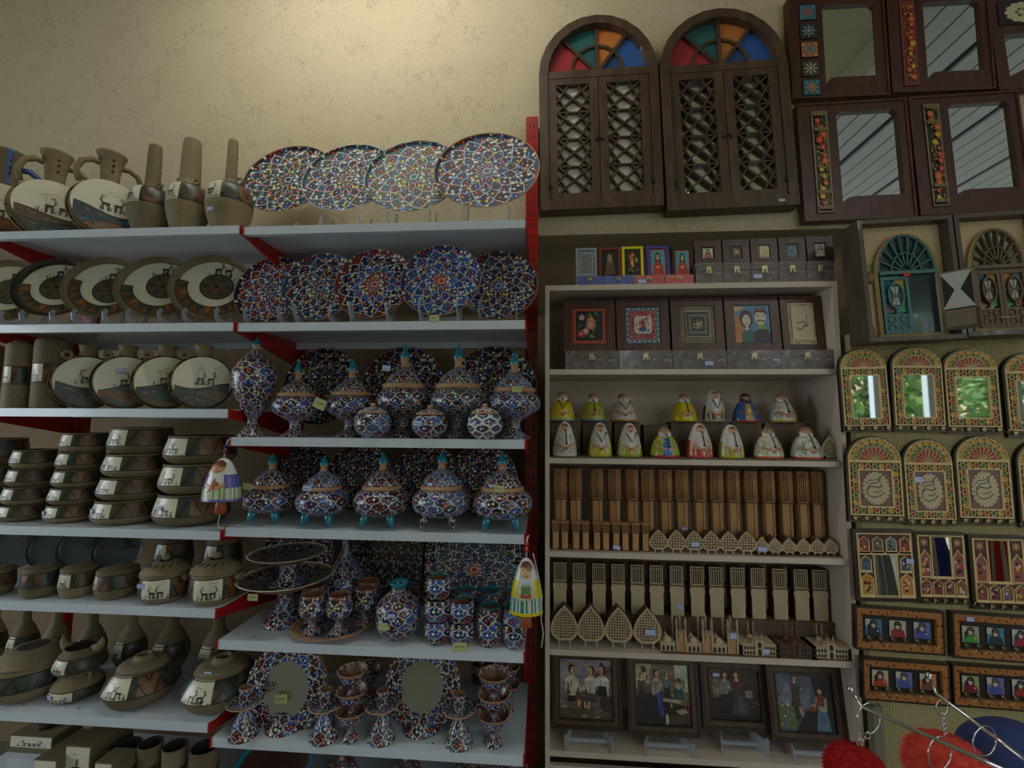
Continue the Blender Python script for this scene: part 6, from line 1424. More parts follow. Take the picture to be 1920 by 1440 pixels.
# two arched shutters windows ---------------------------------------
GLASSC = {'red': '#a8323c', 'teal': '#2a6468', 'orange': '#c2763c', 'blue': '#2f5ea6', 'deep': '#274a7a'}
def shutter_window(label, q, apex, Y, mir=True):
    p = [Vector(P(x, y, Y)) for x, y in q]; BL, BR, SR, SL = p; w = (BR-BL).length; hs = ((SR-BR).length+(SL-BL).length)/2; ap = Vector(P(*apex, Y)); rise = (ap-(BL+BR)/2).length-hs
    a = math.atan2(BR.y-BL.y, BR.x-BL.x); c = (BL+BR)/2
    t = thing('arched_shutter_window', label, 'window', (c.x, Y, c.y), 0, 'arched wooden shutter windows', -.02, -a)
    D_ = .065; e = w*.075; fr0 = archp(w, hs, rise, 12); fr1 = archp(w-2*e, hs-e*.2, rise-e, 12, 0, e*1.1)
    fr1 = [(x, z if k > 1 else e*1.1) for k, (x, z) in enumerate(fr1)]
    MB().ring(fr0, [(x, z-(e*.9 if k > 1 else 0)) for k, (x, z) in enumerate(fr1)], -D_, 0, WALNUT).build('frame', t)
    MB().box(-w/2+e*.8, w/2-e*.8, -D_+.006, -.004, hs-.012, hs+.022, WALNUT).build('transom', t)
    # fan of coloured panes
    rx_, rz_ = w/2-e, rise-e*.9; z0 = hs+.022; fan = t; cols = ['blue', 'orange', 'teal', 'teal', 'red']; inn = ['deep', 'orange', 'teal', 'teal', 'red']
    A = [0, 50, 90, 135, 180]; cc = ['blue', 'orange', 'teal', 'red']
    for k in range(4):
        a0, a1 = math.radians(A[k]), math.radians(A[k+1])
        for r0, r1, cn in ((0, .52, cc[k] if k != 0 else 'deep'), (.56, 1.0, cc[k])):
            pts = []
            for i in range(6): th = a0+(a1-a0)*i/5; pts.append((rx_*r1*math.cos(th), z0+(rz_-.004)*r1*math.sin(th)))
            if r0: pts += [(rx_*r0*math.cos(a0+(a1-a0)*i/5), z0+rz_*r0*math.sin(a0+(a1-a0)*i/5)) for i in range(5, -1, -1)]
            else: pts.append((0, z0))
            MB().prism(pts, -.030, -.024, paint(GLASSC[cn], .15, 0, .5)).build('coloured_pane', t)
    mb = MB()
    for d in A[1:4]: th = math.radians(d); mb.bar((0, z0), (rx_*math.cos(th), z0+rz_*math.sin(th)), .014, -.042, -.02, WALNUT)
    P_ = [(rx_*.54*math.cos(math.radians(d)), z0+rz_*.54*math.sin(math.radians(d))) for d in (0, 25, 50, 72, 90, 112, 135, 158, 180)]
    for u, v in zip(P_, P_[1:]): mb.bar(u, v, .012, -.040, -.02, WALNUT)
    mb.build('fan_bars', t)
    MB().box(-w/2+e*.5, w/2-e*.5, -.034, -.030, e, hs, MIRROR if mir else paint('#dededa', .6)).build('mirror_glass' if mir else 'pale_backing', t)
    # shutters with star lattice
    sw = (w-2*e)/2-.003; sh = hs-.012-e*1.1-.004; f = sw*.17
    for s in (-1, 1):
        cx = s*(sw/2+.0015); zb = e*1.1+.002
        lf_ = MB().ring(rectp(sw, sh, cx, zb+sh/2), rectp(sw-2*f, sh-2*f*.8, cx, zb+sh/2), -.058, -.034, WALNUT).build('shutter', t)
        mb = MB(); iw, ih = sw-2*f, sh-1.6*f; x0, zz = cx-iw/2, zb+f*.8; n = 4; ch = ih/n
        for k in range(n):
            zc = zz+ch*(k+.5)
            for sg in (-1, 1):
                mb.bar((x0, zc-sg*ch*.5), (x0+iw, zc+sg*ch*.5), .0075, -.054, -.036, WALNUT)
                mb.bar((cx+sg*iw*.16, zc+ch*.5), (cx+sg*iw*.5, zc-ch*.15), .0065, -.054, -.036, WALNUT)
                mb.bar((cx+sg*iw*.16, zc-ch*.5), (cx+sg*iw*.5, zc+ch*.15), .0065, -.054, -.036, WALNUT)
            if k: mb.bar((x0, zz+ch*k), (x0+iw, zz+ch*k), .006, -.052, -.036, WALNUT)
        mb.build('star_lattice', lf_)
    MB().tube([(-.012, -.062, hs*.5), (0, -.066, hs*.52), (.012, -.062, hs*.5)], .003, BLACK, 6).ball((-.014, -.062, hs*.5), .006, BLACK, 8).ball((.014, -.062, hs*.5), .006, BLACK, 8).build('latch', t)
    for s in (-1, 1): MB().box(s*(w/2-e)-.006, s*(w/2-e)+.006, -.068, -.058, hs*.16, hs*.20, BLACK).build('hinge', t)
    return t
YA = YW-.004
shutter_window('arched wooden window with star lattice shutters and coloured fan, left of two, above the bookcase', [(1014, 408), (1238, 399), (1232, 150), (1007, 158)], (1114, 46), YA, False)
t = shutter_window('arched wooden window with star lattice shutters beside the framed mirrors, right of two', [(1244, 409), (1484, 398), (1458, 136), (1238, 150)], (1346, 34), YA-.003)
sticker(t, .19, -.068, .02, 5, .026, .013)

# framed mirrors ----------------------------------------------------
def floral_strip(kind, n=1):
    R = random.Random(n*7+3); D = Draw()
    if kind == 'tiles': return D
    bgc = {'red': '#6a2a24', 'black': '#17120e'}[kind]; D.rect('#8a3a34' if kind == 'red' else '#8a7a4c', 0, 0, 1, 6); D.rect(bgc, .1, .06, .9, 5.94)
    for i in range(95):
        x, y = R.uniform(.2, .8), R.uniform(.35, 5.7); D.ell(R.choice(['#8a8a3c', '#5c5a24', '#a87a2c', '#b08a50', '#7a3a1c']), x, y, .11, .05, 7, R.random()*3)
    for i in range(13):
        x, y, r = R.uniform(.3, .7), .55+i*.4+R.uniform(-.1, .1), R.uniform(.12, .25); c = R.choice(['#c44a22', '#b82c20', '#c9a22c', '#d05c2c'] if kind != 'gold' else ['#c9a22c'])
        for k in range(5): D.ell(c, x+r*.6*math.cos(k*1.26), y+r*.6*math.sin(k*1.26), r*.5, r*.45, 8)
        D.ell('#d8b060', x, y, r*.3, r*.3, 7)
    if kind == 'black':
        for y in (.25, 1.15, 4.85, 5.75): D.rect('#8a7a4c', .06, y-.1, .94, y+.1).rect('#3a2c18', .12, y-.06, .88, y+.06); [D.ell('#c9b470', .2+.15*k, y, .04, .04, 6) for k in range(5)]
    return D
def mirror_frame(label, q, kind, Y=YA, seed=0, strip=(.11, .16), sticker_=False):
    t, w, h = hung('framed_mirror', label, 'mirror', q, Y, 'wooden framed mirrors on the upper wall')
    x0, x1, z0, z1 = -w/2+w*.36, w/2-w*.085, -h/2+h*.165, h/2-h*.085; r = .016
    hole = [(x0, z0-.012), (x0+(x1-x0)*.1, z0+.012), (x0+(x1-x0)*.22, z0+.016), (x1, z0+.016), (x1, z1-r), (x1-r*.6, z1-r*.6), (x1-r, z1), (x0+r, z1), (x0+r*.5, z1-r*.5), (x0, z1-r)]
    out = [(-w/2, -h/2), (x0, -h/2), (x0+(x1-x0)*.3, -h/2), (w/2, -h/2), (w/2, 0), (w/2, h/2), (x1-r, h/2), (0, h/2), (-w/2, h/2), (-w/2, 0)]
    MB().ring(out, hole, -.032, 0, MAHOG).ring(rectp(w, h), rectp(w-.018, h-.018), -.037, -.030, MAHOG).build('frame', t)
    MB().prism([(x0-.01, z0-.02), (x1+.01, z0-.02), (x1+.01, z1+.01), (x0-.01, z1+.01)], -.020, -.006, MIRROR).build('mirror_glass', t)
    if kind == 'tiles':
        pal = [('#3a8298', '#a8442c'), ('#2c3a40', '#8a9aa0'), ('#c07a4c', '#2a6a8a'), ('#4a4c40', '#a8a48c'), ('#2a7a86', '#c06a34')]; s = min(w*.20, h*.155)
        for k in range(5):
            D = Draw(); a_, b_ = pal[k]; D.rect('#15120f', 0, 0, 1, 1).rect(a_, .05, .05, .95, .95)
            for i in range(8): th = i*PI/4; D.ell(b_, .5+.26*math.cos(th), .5+.26*math.sin(th), .14, .05, 8, th); D.ell('#1c2830', .5+.38*math.cos(th+.39), .5+.38*math.sin(th+.39), .06, .05, 7)
            D.ell(b_, .5, .5, .11, .11, 10); zc = h/2-h*.155-k*h*.185; xc = -w/2+w*.205
            MB().box(xc-s/2, xc+s/2, -.036, -.032, zc-s/2, zc+s/2, BLACK).draw(D, lambda u, v, o: (xc+(u-.5)*s, -.036-o, zc+(v-.5)*s)).build('picture_tile', t)
    else:
        sw, sh = w*.145, h*.86; xc = -w/2+w*.20; D = floral_strip(kind, seed)
        MB().box(xc-sw/2-.003, xc+sw/2+.003, -.035, -.032, -sh/2-.003, sh/2+.003, BLACK).draw(D, lambda u, v, o: (xc+(u-.5)*sw, -.035-o, (v/6-.5)*sh)).build('floral_strip', t)
    return t
mirror_frame('framed mirror with a column of five small tiles, upper left of the mirrors', [(1463, 8), (1648, 2), (1657, 190), (1480, 199)], 'tiles')
mirror_frame('framed mirror with red floral strip, in the middle of the upper row', [(1650, 3), (1836, -3), (1855, 178), (1659, 189)], 'red', YA-.002, 2)
# partly visible mirror at the top right corner: medallion above a mirror
t, w, h = hung('framed_mirror', 'framed mirror with a white flower medallion, cut off by the right edge', 'mirror', [(1837, 4), (2010, -6), (2040, 168), (1857, 182)], YA-.004, 'wooden framed mirrors on the upper wall')
zm = -h/2+h*.165; MB().ring([(-w/2, -h/2), (-w*.2, -h/2), (w/2, -h/2), (w/2, h/2), (-w/2, h/2)], [(-w/2+w*.13, zm-.012), (-w*.2, zm+.016), (w/2-w*.1, zm+.016), (w/2-w*.1, h*.08), (-w/2+w*.12, h*.08)], -.032, 0, MAHOG).build('frame', t)
MB().prism(rectp(w*.8, h*.5, 0, -h*.14), -.018, -.006, MIRROR).build('mirror_glass', t)
D = Draw(); D.rect('#241a22', 0, 0, 1, 1)
for i in range(12): a = i*PI/6; D.ell('#c9c09a', .3+.17*math.cos(a), .5+.34*math.sin(a), .055, .10, 9)
D.ell('#c9c09a', .3, .5, .15, .30, 16)
for i in range(6): a = i*PI/3; D.ell('#5c5a3c', .3+.07*math.cos(a), .5+.15*math.sin(a), .03, .06, 7)
MB().box(-w*.42, w*.42, -.036, -.032, h*.17, h*.42, BLACK).draw(D, lambda u, v, o: (-w*.42+u*w*.84, -.036-o, h*.17+v*h*.25)).build('medallion_picture', t)
mirror_frame('framed mirror with orange flowers on a black strip, lower left of the mirrors', [(1485, 206), (1690, 193), (1706, 413), (1497, 427)], 'black', YA-.006, 1)
mirror_frame('framed mirror with red and yellow flowers on a black strip, lower right of the mirrors', [(1692, 193), (1891, 179), (1923, 401), (1708, 414)], 'black', YA-.008, 4)

# two miniature doorways in deep box frames --------------------------
BRICK = G('small_brick_border', .8)
def _bk():
    g = BRICK; b = g.n('TexBrick'); b.inputs['Scale'].default_value = 1; b.inputs['Color1'].default_value = (*lin('#a08a5c'), 1); b.inputs['Color2'].default_value = (*lin('#8e7a50'), 1); b.inputs['Mortar'].default_value = (*lin('#5a4a30'), 1)
    b.inputs['Brick Width'].default_value = 1; b.inputs['Row Height'].default_value = 1; b.inputs['Mortar Size'].default_value = .08; b.offset = 0; g.nt.links.new(g.uv(), b.inputs['Vector']); g.set('Base Color', b.outputs[0])
_bk()
SAND = clay('sand_backing', '#bda782', '#c9b48f', .9)
def door_panel(label, q, open_, Y):
    t, w, h = hung('miniature_doorway', label, 'wall panel', q, Y, 'miniature doorways in box frames'); dk = wood('box_frame_'+str(open_), '#3a2f26', '#4d4036', '#5c4e42', .5)
    o = rectp(w, h); i = rectp(w-.028, h-.028); MB().ring(o, i, -.052, .04, dk).build('box_frame', t)
    MB().box(-w/2+.012, w/2-.012, -.014, -.002, -h/2+.012, h/2-.012, SAND).build('backing', t)
    dw = w*.62; hs = h*.50; z0 = -h/2+.028; rise = h*.32; dc = .012; fr = paint('#3c6a6c', .5) if open_ else TANWOOD2
    out = archp(dw+.03, hs, rise+.015, 16, dc, z0-.012); inn = archp(dw, hs, rise, 16, dc, z0)
    mb = MB(); n = len(out)
    for k in range(n):
        j = (k+1) % n; L = math.hypot(out[k][0]-out[j][0], out[k][1]-out[j][1]); nb = max(1, round(L/.011))
        i0 = mb.av([(out[k][0], -.024, out[k][1]), (out[j][0], -.024, out[j][1]), (inn[j][0], -.024, inn[j][1]), (inn[k][0], -.024, inn[k][1]), (out[k][0], -.014, out[k][1]), (out[j][0], -.014, out[j][1]), (inn[j][0], -.014, inn[j][1]), (inn[k][0], -.014, inn[k][1])])
        mb.af((i0, i0+1, i0+2, i0+3), BRICK.m, [(0, 0), (nb, 0), (nb, 1), (0, 1)]); mb.af((i0, i0+4, i0+5, i0+1), SAND); mb.af((i0+3, i0+2, i0+6, i0+7), SAND)
    mb.build('brick_border', t)
    MB().prism(inn, -.0155, -.0145, MIRROR if not open_ else paint('#2a3d40', .15, 0, .5)).build('glass_backing', t)
    # fanlight
    zf = z0+hs; mb = MB(); rx_, rz_ = dw/2, rise
    mb.box(dc-dw/2, dc+dw/2, -.030, -.016, zf-.006, zf+.006, fr)
    for k in range(1, 9): a = PI*k/9; mb.bar((dc+rx_*.18*math.cos(a), zf+rz_*.18*math.sin(a)), (dc+rx_*math.cos(a), zf+rz_*math.sin(a)), .004, -.024, -.016, fr)
    for f_ in (.2, .52, .97):
        p_ = [(dc+rx_*f_*math.cos(PI*k/18), zf+rz_*f_*math.sin(PI*k/18)) for k in range(19)]
        for a, b in zip(p_, p_[1:]): mb.bar(a, b, .0045, -.024, -.016, fr)
    mb.build('fanlight', t)
    for s in (-1, 1):
        lw = dw/2-.004; cx = dc+s*(lw/2+.001); dh = hs-.012; cz = z0+dh/2
        leaf_ = bpy.data.objects.new('door_leaf', None)
        mb = MB(); wd = fr
        mb.ring(rectp(lw, dh, cx, cz), rectp(lw-.02, dh-.024, cx, cz), -.026, -.017, wd)
        mb.box(cx-lw/2+.004, cx+lw/2-.004, -.024, -.018, z0+.006, z0+dh*.34, wd)
        mb.bar((cx, z0+dh*.36), (cx, z0+dh-.01), .004, -.0245, -.0175, wd); mb.bar((cx-lw/2, z0+dh*.66), (cx+lw/2, z0+dh*.66), .004, -.0245, -.0175, wd)
        for a_ in range(2):
            for b_ in range(2):
                c0 = (cx-lw*.22+a_*lw*.44, z0+dh*.10+b_*dh*.15); hx = [(c0[0]+.012*math.cos(PI/3*k), c0[1]+.012*math.sin(PI/3*k)) for k in range(7)]
                for u, v in zip(hx, hx[1:]): mb.bar(u, v, .0025, -.027, -.023, wd if open_ else DARKTAN)
        ov = [(cx+lw*.30*math.cos(2*PI*k/24), z0+dh*.66+dh*.235*math.sin(2*PI*k/24)) for k in range(24)]; oi = [(cx+lw*.24*math.cos(2*PI*k/24), z0+dh*.66+dh*.20*math.sin(2*PI*k/24)) for k in range(24)]
        mb.ring(ov, oi, -.029, -.018, wd)
        if open_ and s == 1:
            # the right leaf stands open: turned on its outer edge
            px_ = cx+lw/2; T = Matrix.Translation((px_, -.026, 0)) @ Matrix.Rotation(math.radians(138), 4, 'Z') @ Matrix.Translation((-px_, .026, 0))
            mb = MB(); mb.M = T; gw = paint('#6a5c48', .5); mb.box(cx-lw/2, cx+lw/2, -.026, -.019, z0, z0+dh*.34, gw); mb.ring(rectp(lw, dh, cx, cz), rectp(lw-.02, dh-.024, cx, cz), -.026, -.019, gw)
            mb.box(cx-lw/2+.008, cx+lw/2-.008, -.024, -.021, z0+dh*.34, z0+dh-.008, paint('#1e2624', .2, 0, .4)); lo = mb.build('open_door_leaf', t)
            mb = MB(); mb.M = T; zc_ = z0+dh*.67
            mb.prism([(cx-lw*.42, z0+dh*.36), (cx+lw*.42, z0+dh*.36), (cx+lw*.08, zc_), (cx+lw*.42, z0+dh*.97), (cx-lw*.42, z0+dh*.97), (cx-lw*.08, zc_)], -.017, -.0155, paint('#a8a8a2', .9)); mb.build('curtain', lo); continue
        lo = mb.build('door_leaf', t)
        cols = [['#3a6e86', '#b08a5c'], ['#6c2a2c', '#2f7a44']] if not open_ else [['#2a5a6a', '#b8a030'], ['#7a4a5c', '#2f8a60']]
        for a_ in range(2):
            for b_ in range(2):
                x_ = cx-lw/4+.003+a_*(lw/2-.006); zz_ = z0+dh*(.505 if b_ == 0 else .81)
                MB().prism(rectp(lw/2-.012, dh*(.26 if b_ == 0 else .27), x_, zz_), -.0195, -.0165, paint(cols[1-b_][a_ if s < 0 else 1-a_], .12, 0, .5)).build('stained_pane', lo)
        zc_ = z0+dh*.66; rr_ = dh*.19; MB().prism(oi, -.0215, -.0196, paint('#7c8a8c', .1, .6)).prism([(cx-lw*.15, zc_-rr_*.85), (cx+lw*.15, zc_-rr_*.85), (cx+lw*.04, zc_), (cx+lw*.15, zc_+rr_*.85), (cx-lw*.15, zc_+rr_*.85), (cx-lw*.04, zc_)], -.024, -.0218, paint('#b4b4ae', .9)).build('oval_curtain', lo)
    if open_:
        MB().lathe([(.008, -.03), (.013, -.028), (.016, 0), (.013, 0)], paint('#8a6a34', .6), 14).build('flower_pot', t).location = (-w*.40, -.03, h*.06)
        mb = MB(); R = random.Random(5)
        for k in range(26): c0 = Vector((-w*.40+R.uniform(-.014, .014), -.03+R.uniform(-.008, .008), h*.06+R.uniform(.0, .035))); j = mb.av([c0, c0+Vector((.006, 0, .003)), c0+Vector((.004, .002, .009))]); mb.af((j, j+1, j+2), LEAF[2])
        mb.build('potted_plant', t)
        MB().prism([(-w*.44, -h/2+.02), (-w*.33, -h/2+.02), (-w*.41, -h/2+.085), (-w*.43, -h/2+.085)], -.022, -.014, paint('#8f6a3c', .9)).build('broom', t)
        MB().box(-.008, .012, -.034, -.028, zf-.016, zf-.004, paint('#b0201c', .3)).build('red_tag', t)
    else: MB().tube([(-.02, -.028, z0+dh*.17), (.0, -.032, z0+dh*.165), (.035, -.028, z0+dh*.17)], .002, paint('#b8b0a0', .6), 6).build('thread', t)
TANWOOD2 = wood('brown_model_door', '#5a4834', '#6c5842', '#7a664e', .6, 2, 0)
door_panel('box framed miniature doorway with teal frame and one leaf standing open', [(1588, 424), (1757, 416), (1790, 640), (1608, 649)], True, YB-.041)
door_panel('box framed miniature doorway with two closed brown leaves and oval curtains', [(1757, 412), (1918, 407), (1948, 630), (1792, 638)], False, YB-.042)

# arched girih pieces -----------------------------------------------
def arch_piece(label, q, apex, Y, inner, group, hooks=True, st=None, note_=None):
    p = [Vector(P(x, y, Y)) for x, y in q]; BL, BR, SR, SL = p; w = (BR-BL).length; hs = ((SR-BR).length+(SL-BL).length)/2; ap = Vector(P(*apex, Y)); rise = (ap-(BL+BR)/2).length-hs
    a = (math.atan2(BR.y-BL.y, BR.x-BL.x)+math.atan2(-(SL.x-BL.x), SL.y-BL.y))/2; c = (BL+BR)/2
    name = 'arched_mirror' if inner == 'mirror' else 'arched_calligraphy_panel'
    t = thing(name, label, 'mirror' if inner == 'mirror' else 'wall panel', (c.x, Y, c.y), 0, group, 0, -a)
    hb = w*.13; dk = DARKFRAME
    MB().prism(archp(w, hs, rise, 16), -.012, 0, dk, BLACK).build('backboard', t)
    y1 = -.0165; cw = PALETRIM
    o = archp(w*.93, hs-hb, rise*.95, 16, 0, hb); k_ = w*.025
    inn = archp(w*.93-2*k_, hs-hb-k_, rise*.95-k_, 16, 0, hb+k_); mb = MB().ring(o, inn, y1, -.012, cw)
    fw, z0, zs_ = w*.93-2*k_, hb+k_, hs-w*.0
    zb_ = zs_-w*.02; mb.box(-fw/2, fw/2, y1, -.012, zb_-w*.02, zb_+w*.03, cw)      # sill of the fan
    bw = w*.155; ow, oh = fw-2*bw, (zb_-z0)-2*bw
    zc = (z0+zb_-w*.02)/2; mb.ring(rectp(ow+w*.05, oh+w*.05, 0, zc), rectp(ow, oh, 0, zc), y1-.001, -.012, cw)
    # star strips around the opening
    cols = ['#9c2c2c', '#2f6a40', '#c29a2e']; cell = bw*.82; R = cell*.40; pos = []
    nx = max(5, round((fw-bw*.9)/cell)); nz = max(5, round((zb_-z0-bw)/cell)); xs_ = [-(fw-bw)/2+(fw-bw)*i/nx for i in range(nx+1)]; zs2 = [z0+bw*.45+(zb_-w*.02-z0-bw*.9)*i/nz for i in range(nz+1)]
    pos = [(x, zs2[0]) for x in xs_]+[(x, zs2[-1]) for x in xs_]+[(s*(fw-bw)/2, z) for z in zs2[1:-1] for s in (-1, 1)]
    dots = {c_: mb for c_ in cols}
    for i, (x, z) in enumerate(pos):
        hx = [(x+R*math.cos(PI/3*k), z+R*math.sin(PI/3*k)) for k in range(6)]; dots[cols[i % 3]].prism(hx, -.0135, -.012, paint(cols[i % 3], .4))
        for k in range(6): mb.bar(hx[k], hx[(k+1) % 6], w*.012, y1, -.012, cw)
        for k in range(0, 6, 1): mb.bar(hx[k], (x+R*1.45*math.cos(PI/3*k), z+R*1.45*math.sin(PI/3*k)), w*.010, y1, -.012, cw)
    # fan: petals and rosettes
    zf = zb_+w*.03; rx_, rz_ = fw/2, hs+rise*.95-k_-zf; n = 9
    for i in range(n):
        a0, a1 = PI*i/n, PI*(i+1)/n; am = (a0+a1)/2; pt = lambda r, th: (rx_*r*math.cos(th), zf+rz_*r*math.sin(th))
        dots[cols[0]].prism([pt(.14, a0), pt(.14, a1), pt(.56, a1), pt(.63, am), pt(.56, a0)], -.0135, -.012, paint(cols[0], .4))
        mb.bar(pt(.12, a0), pt(.57, a0), w*.012, y1, -.012, cw); mb.bar(pt(.56, a0), pt(.63, am), w*.012, y1, -.012, cw); mb.bar(pt(.63, am), pt(.56, a1), w*.012, y1, -.012, cw)
    mb.prism([(rx_*.14*math.cos(PI*k/8), zf+rz_*.14*math.sin(PI*k/8)) for k in range(9)], y1, -.012, paint('#a8924c'))
    for ring_, cnt, r0, col in ((.735, 10, .072, cols[1]), (.89, 9, .095, cols[2])):
        for i in range(cnt):
            th = PI*(i+.5)/cnt; cx, cz = rx_*ring_*math.cos(th), zf+rz_*ring_*math.sin(th); rr = w*r0*.62
            hx = [(cx+rr*math.cos(th+PI/3*k), cz+rr*math.sin(th+PI/3*k)) for k in range(6)]
            dots[col].prism(hx, -.0138, -.012, paint(col, .4))
            for k in range(6): mb.bar(hx[k], hx[(k+1) % 6], w*.010, y1, -.012, cw)
    mb.build('cut_wood_front', t)
    if inner == 'mirror': MB().prism(rectp(ow, oh, 0, zc), -.0145, -.012, MIRROR).build('mirror_glass', t)
    else:
        D = Draw(); D.rect('#6a4a40', 0, 0, 1, 1)
        R_ = random.Random(7)
        for k in range(30): D.ell(R_.choice(['#7c5a4c', '#5a3c34', '#8a6a50', '#7a5030']), R_.random(), R_.random(), .09, .05, 8, R_.random()*3)
        D.ell('#9c6a54', .5, .5, .42, .45, 22)
        for k in range(22): D.ell('#c0b090', .5+.39*math.cos(2*PI*k/22), .5+.43*math.sin(2*PI*k/22), .045, .04, 8)
        D.ell('#b6a682', .5, .5, .37, .41, 22); D.stroke('#2e2820', [(.2, .62), (.3, .72), (.5, .74), (.72, .86)], .022); D.stroke('#2e2820', [(.22, .5), (.35, .64), (.55, .66), (.64, .78)], .026); D.stroke('#2e2820', [(.24, .32), (.2, .44), (.34, .56), (.58, .52), (.7, .58)], .03); D.stroke('#2e2820', [(.26, .3), (.42, .24), (.62, .3), (.76, .4)], .026)
        D.stroke('#2e2820', [(.4, .4), (.56, .38), (.68, .46)], .02); D.stroke('#2e2820', [(.66, .86), (.62, .7), (.66, .56)], .016); [D.ell('#2e2820', x_, y_, .014, .012, 6) for x_, y_ in ((.34, .8), (.46, .8), (.3, .4), (.6, .24), (.52, .44))]
        MB().prism(rectp(ow, oh, 0, zc), -.0140, -.012, BLACK).draw(D, lambda u, v, o_: ((u-.5)*ow, -.0140-o_, zc+(v-.5)*oh)).build('calligraphy_plate', t)
        if st: sticker(t, -ow*.38, -.018, zc+oh*.3, 5, .024, .02)
    for k in range(4 if inner == 'mirror' else 5):
        x = -w*.4+w*.8*k/(3 if inner == 'mirror' else 4); MB().tube([(x, -.012, hb*.62), (x, -.020, hb*.62)], .0065, BRASS, 10).tube([(x+.006, -.018, hb*.55), (x+.012, -.032, hb*.3), (x+.014, -.036, hb*.5), (x+.012, -.034, hb*.72)], .0018, BRASS, 6).build('hook', t)
    return t
PALETRIM = wood('pale_cut_wood', '#bfa26c', '#d2b680', '#dfc592', .6, 2, 0)
gm = 'arched mirrors with coloured inlay and hooks'; YH = YB-.002
for q, ap, lb in (([(1577, 810), (1668, 810), (1656, 686), (1567, 694)], (1612, 655), 'small arched mirror with red sunburst inlay, leftmost of four'), ([(1671, 810), (1770, 811), (1757, 686), (1664, 689)], (1708, 652), 'small arched mirror with red sunburst inlay reflecting foliage, second of four'),
                  ([(1769, 813), (1875, 814), (1863, 688), (1760, 694)], (1813, 655), 'small arched mirror with red sunburst inlay, third of four'), ([(1884, 819), (1990, 822), (1972, 696), (1869, 700)], (1920, 662), 'small arched mirror with red sunburst inlay, cut by the picture edge')):
    arch_piece(lb, q, ap, YH, 'mirror', gm)
gcal = 'arched panels with calligraphy ovals'
for i, (q, ap, lb) in enumerate((([(1587, 977), (1693, 980), (1683, 862), (1581, 864)], (1629, 818), 'arched calligraphy panel, leftmost of four, paler red petals'), ([(1694, 982), (1790, 986), (1778, 867), (1683, 868)], (1727, 823), 'arched calligraphy panel with a blue price sticker, second of four'),
                  ([(1791, 982), (1897, 984), (1887, 861), (1783, 863)], (1832, 817), 'arched calligraphy panel, third of four, bright inlay'), ([(1907, 988), (2010, 991), (2000, 868), (1898, 870)], (1950, 825), 'arched calligraphy panel cut by the right picture edge'))):
    arch_piece(lb, q, ap, YH, 'script', gcal, st=(i == 1))

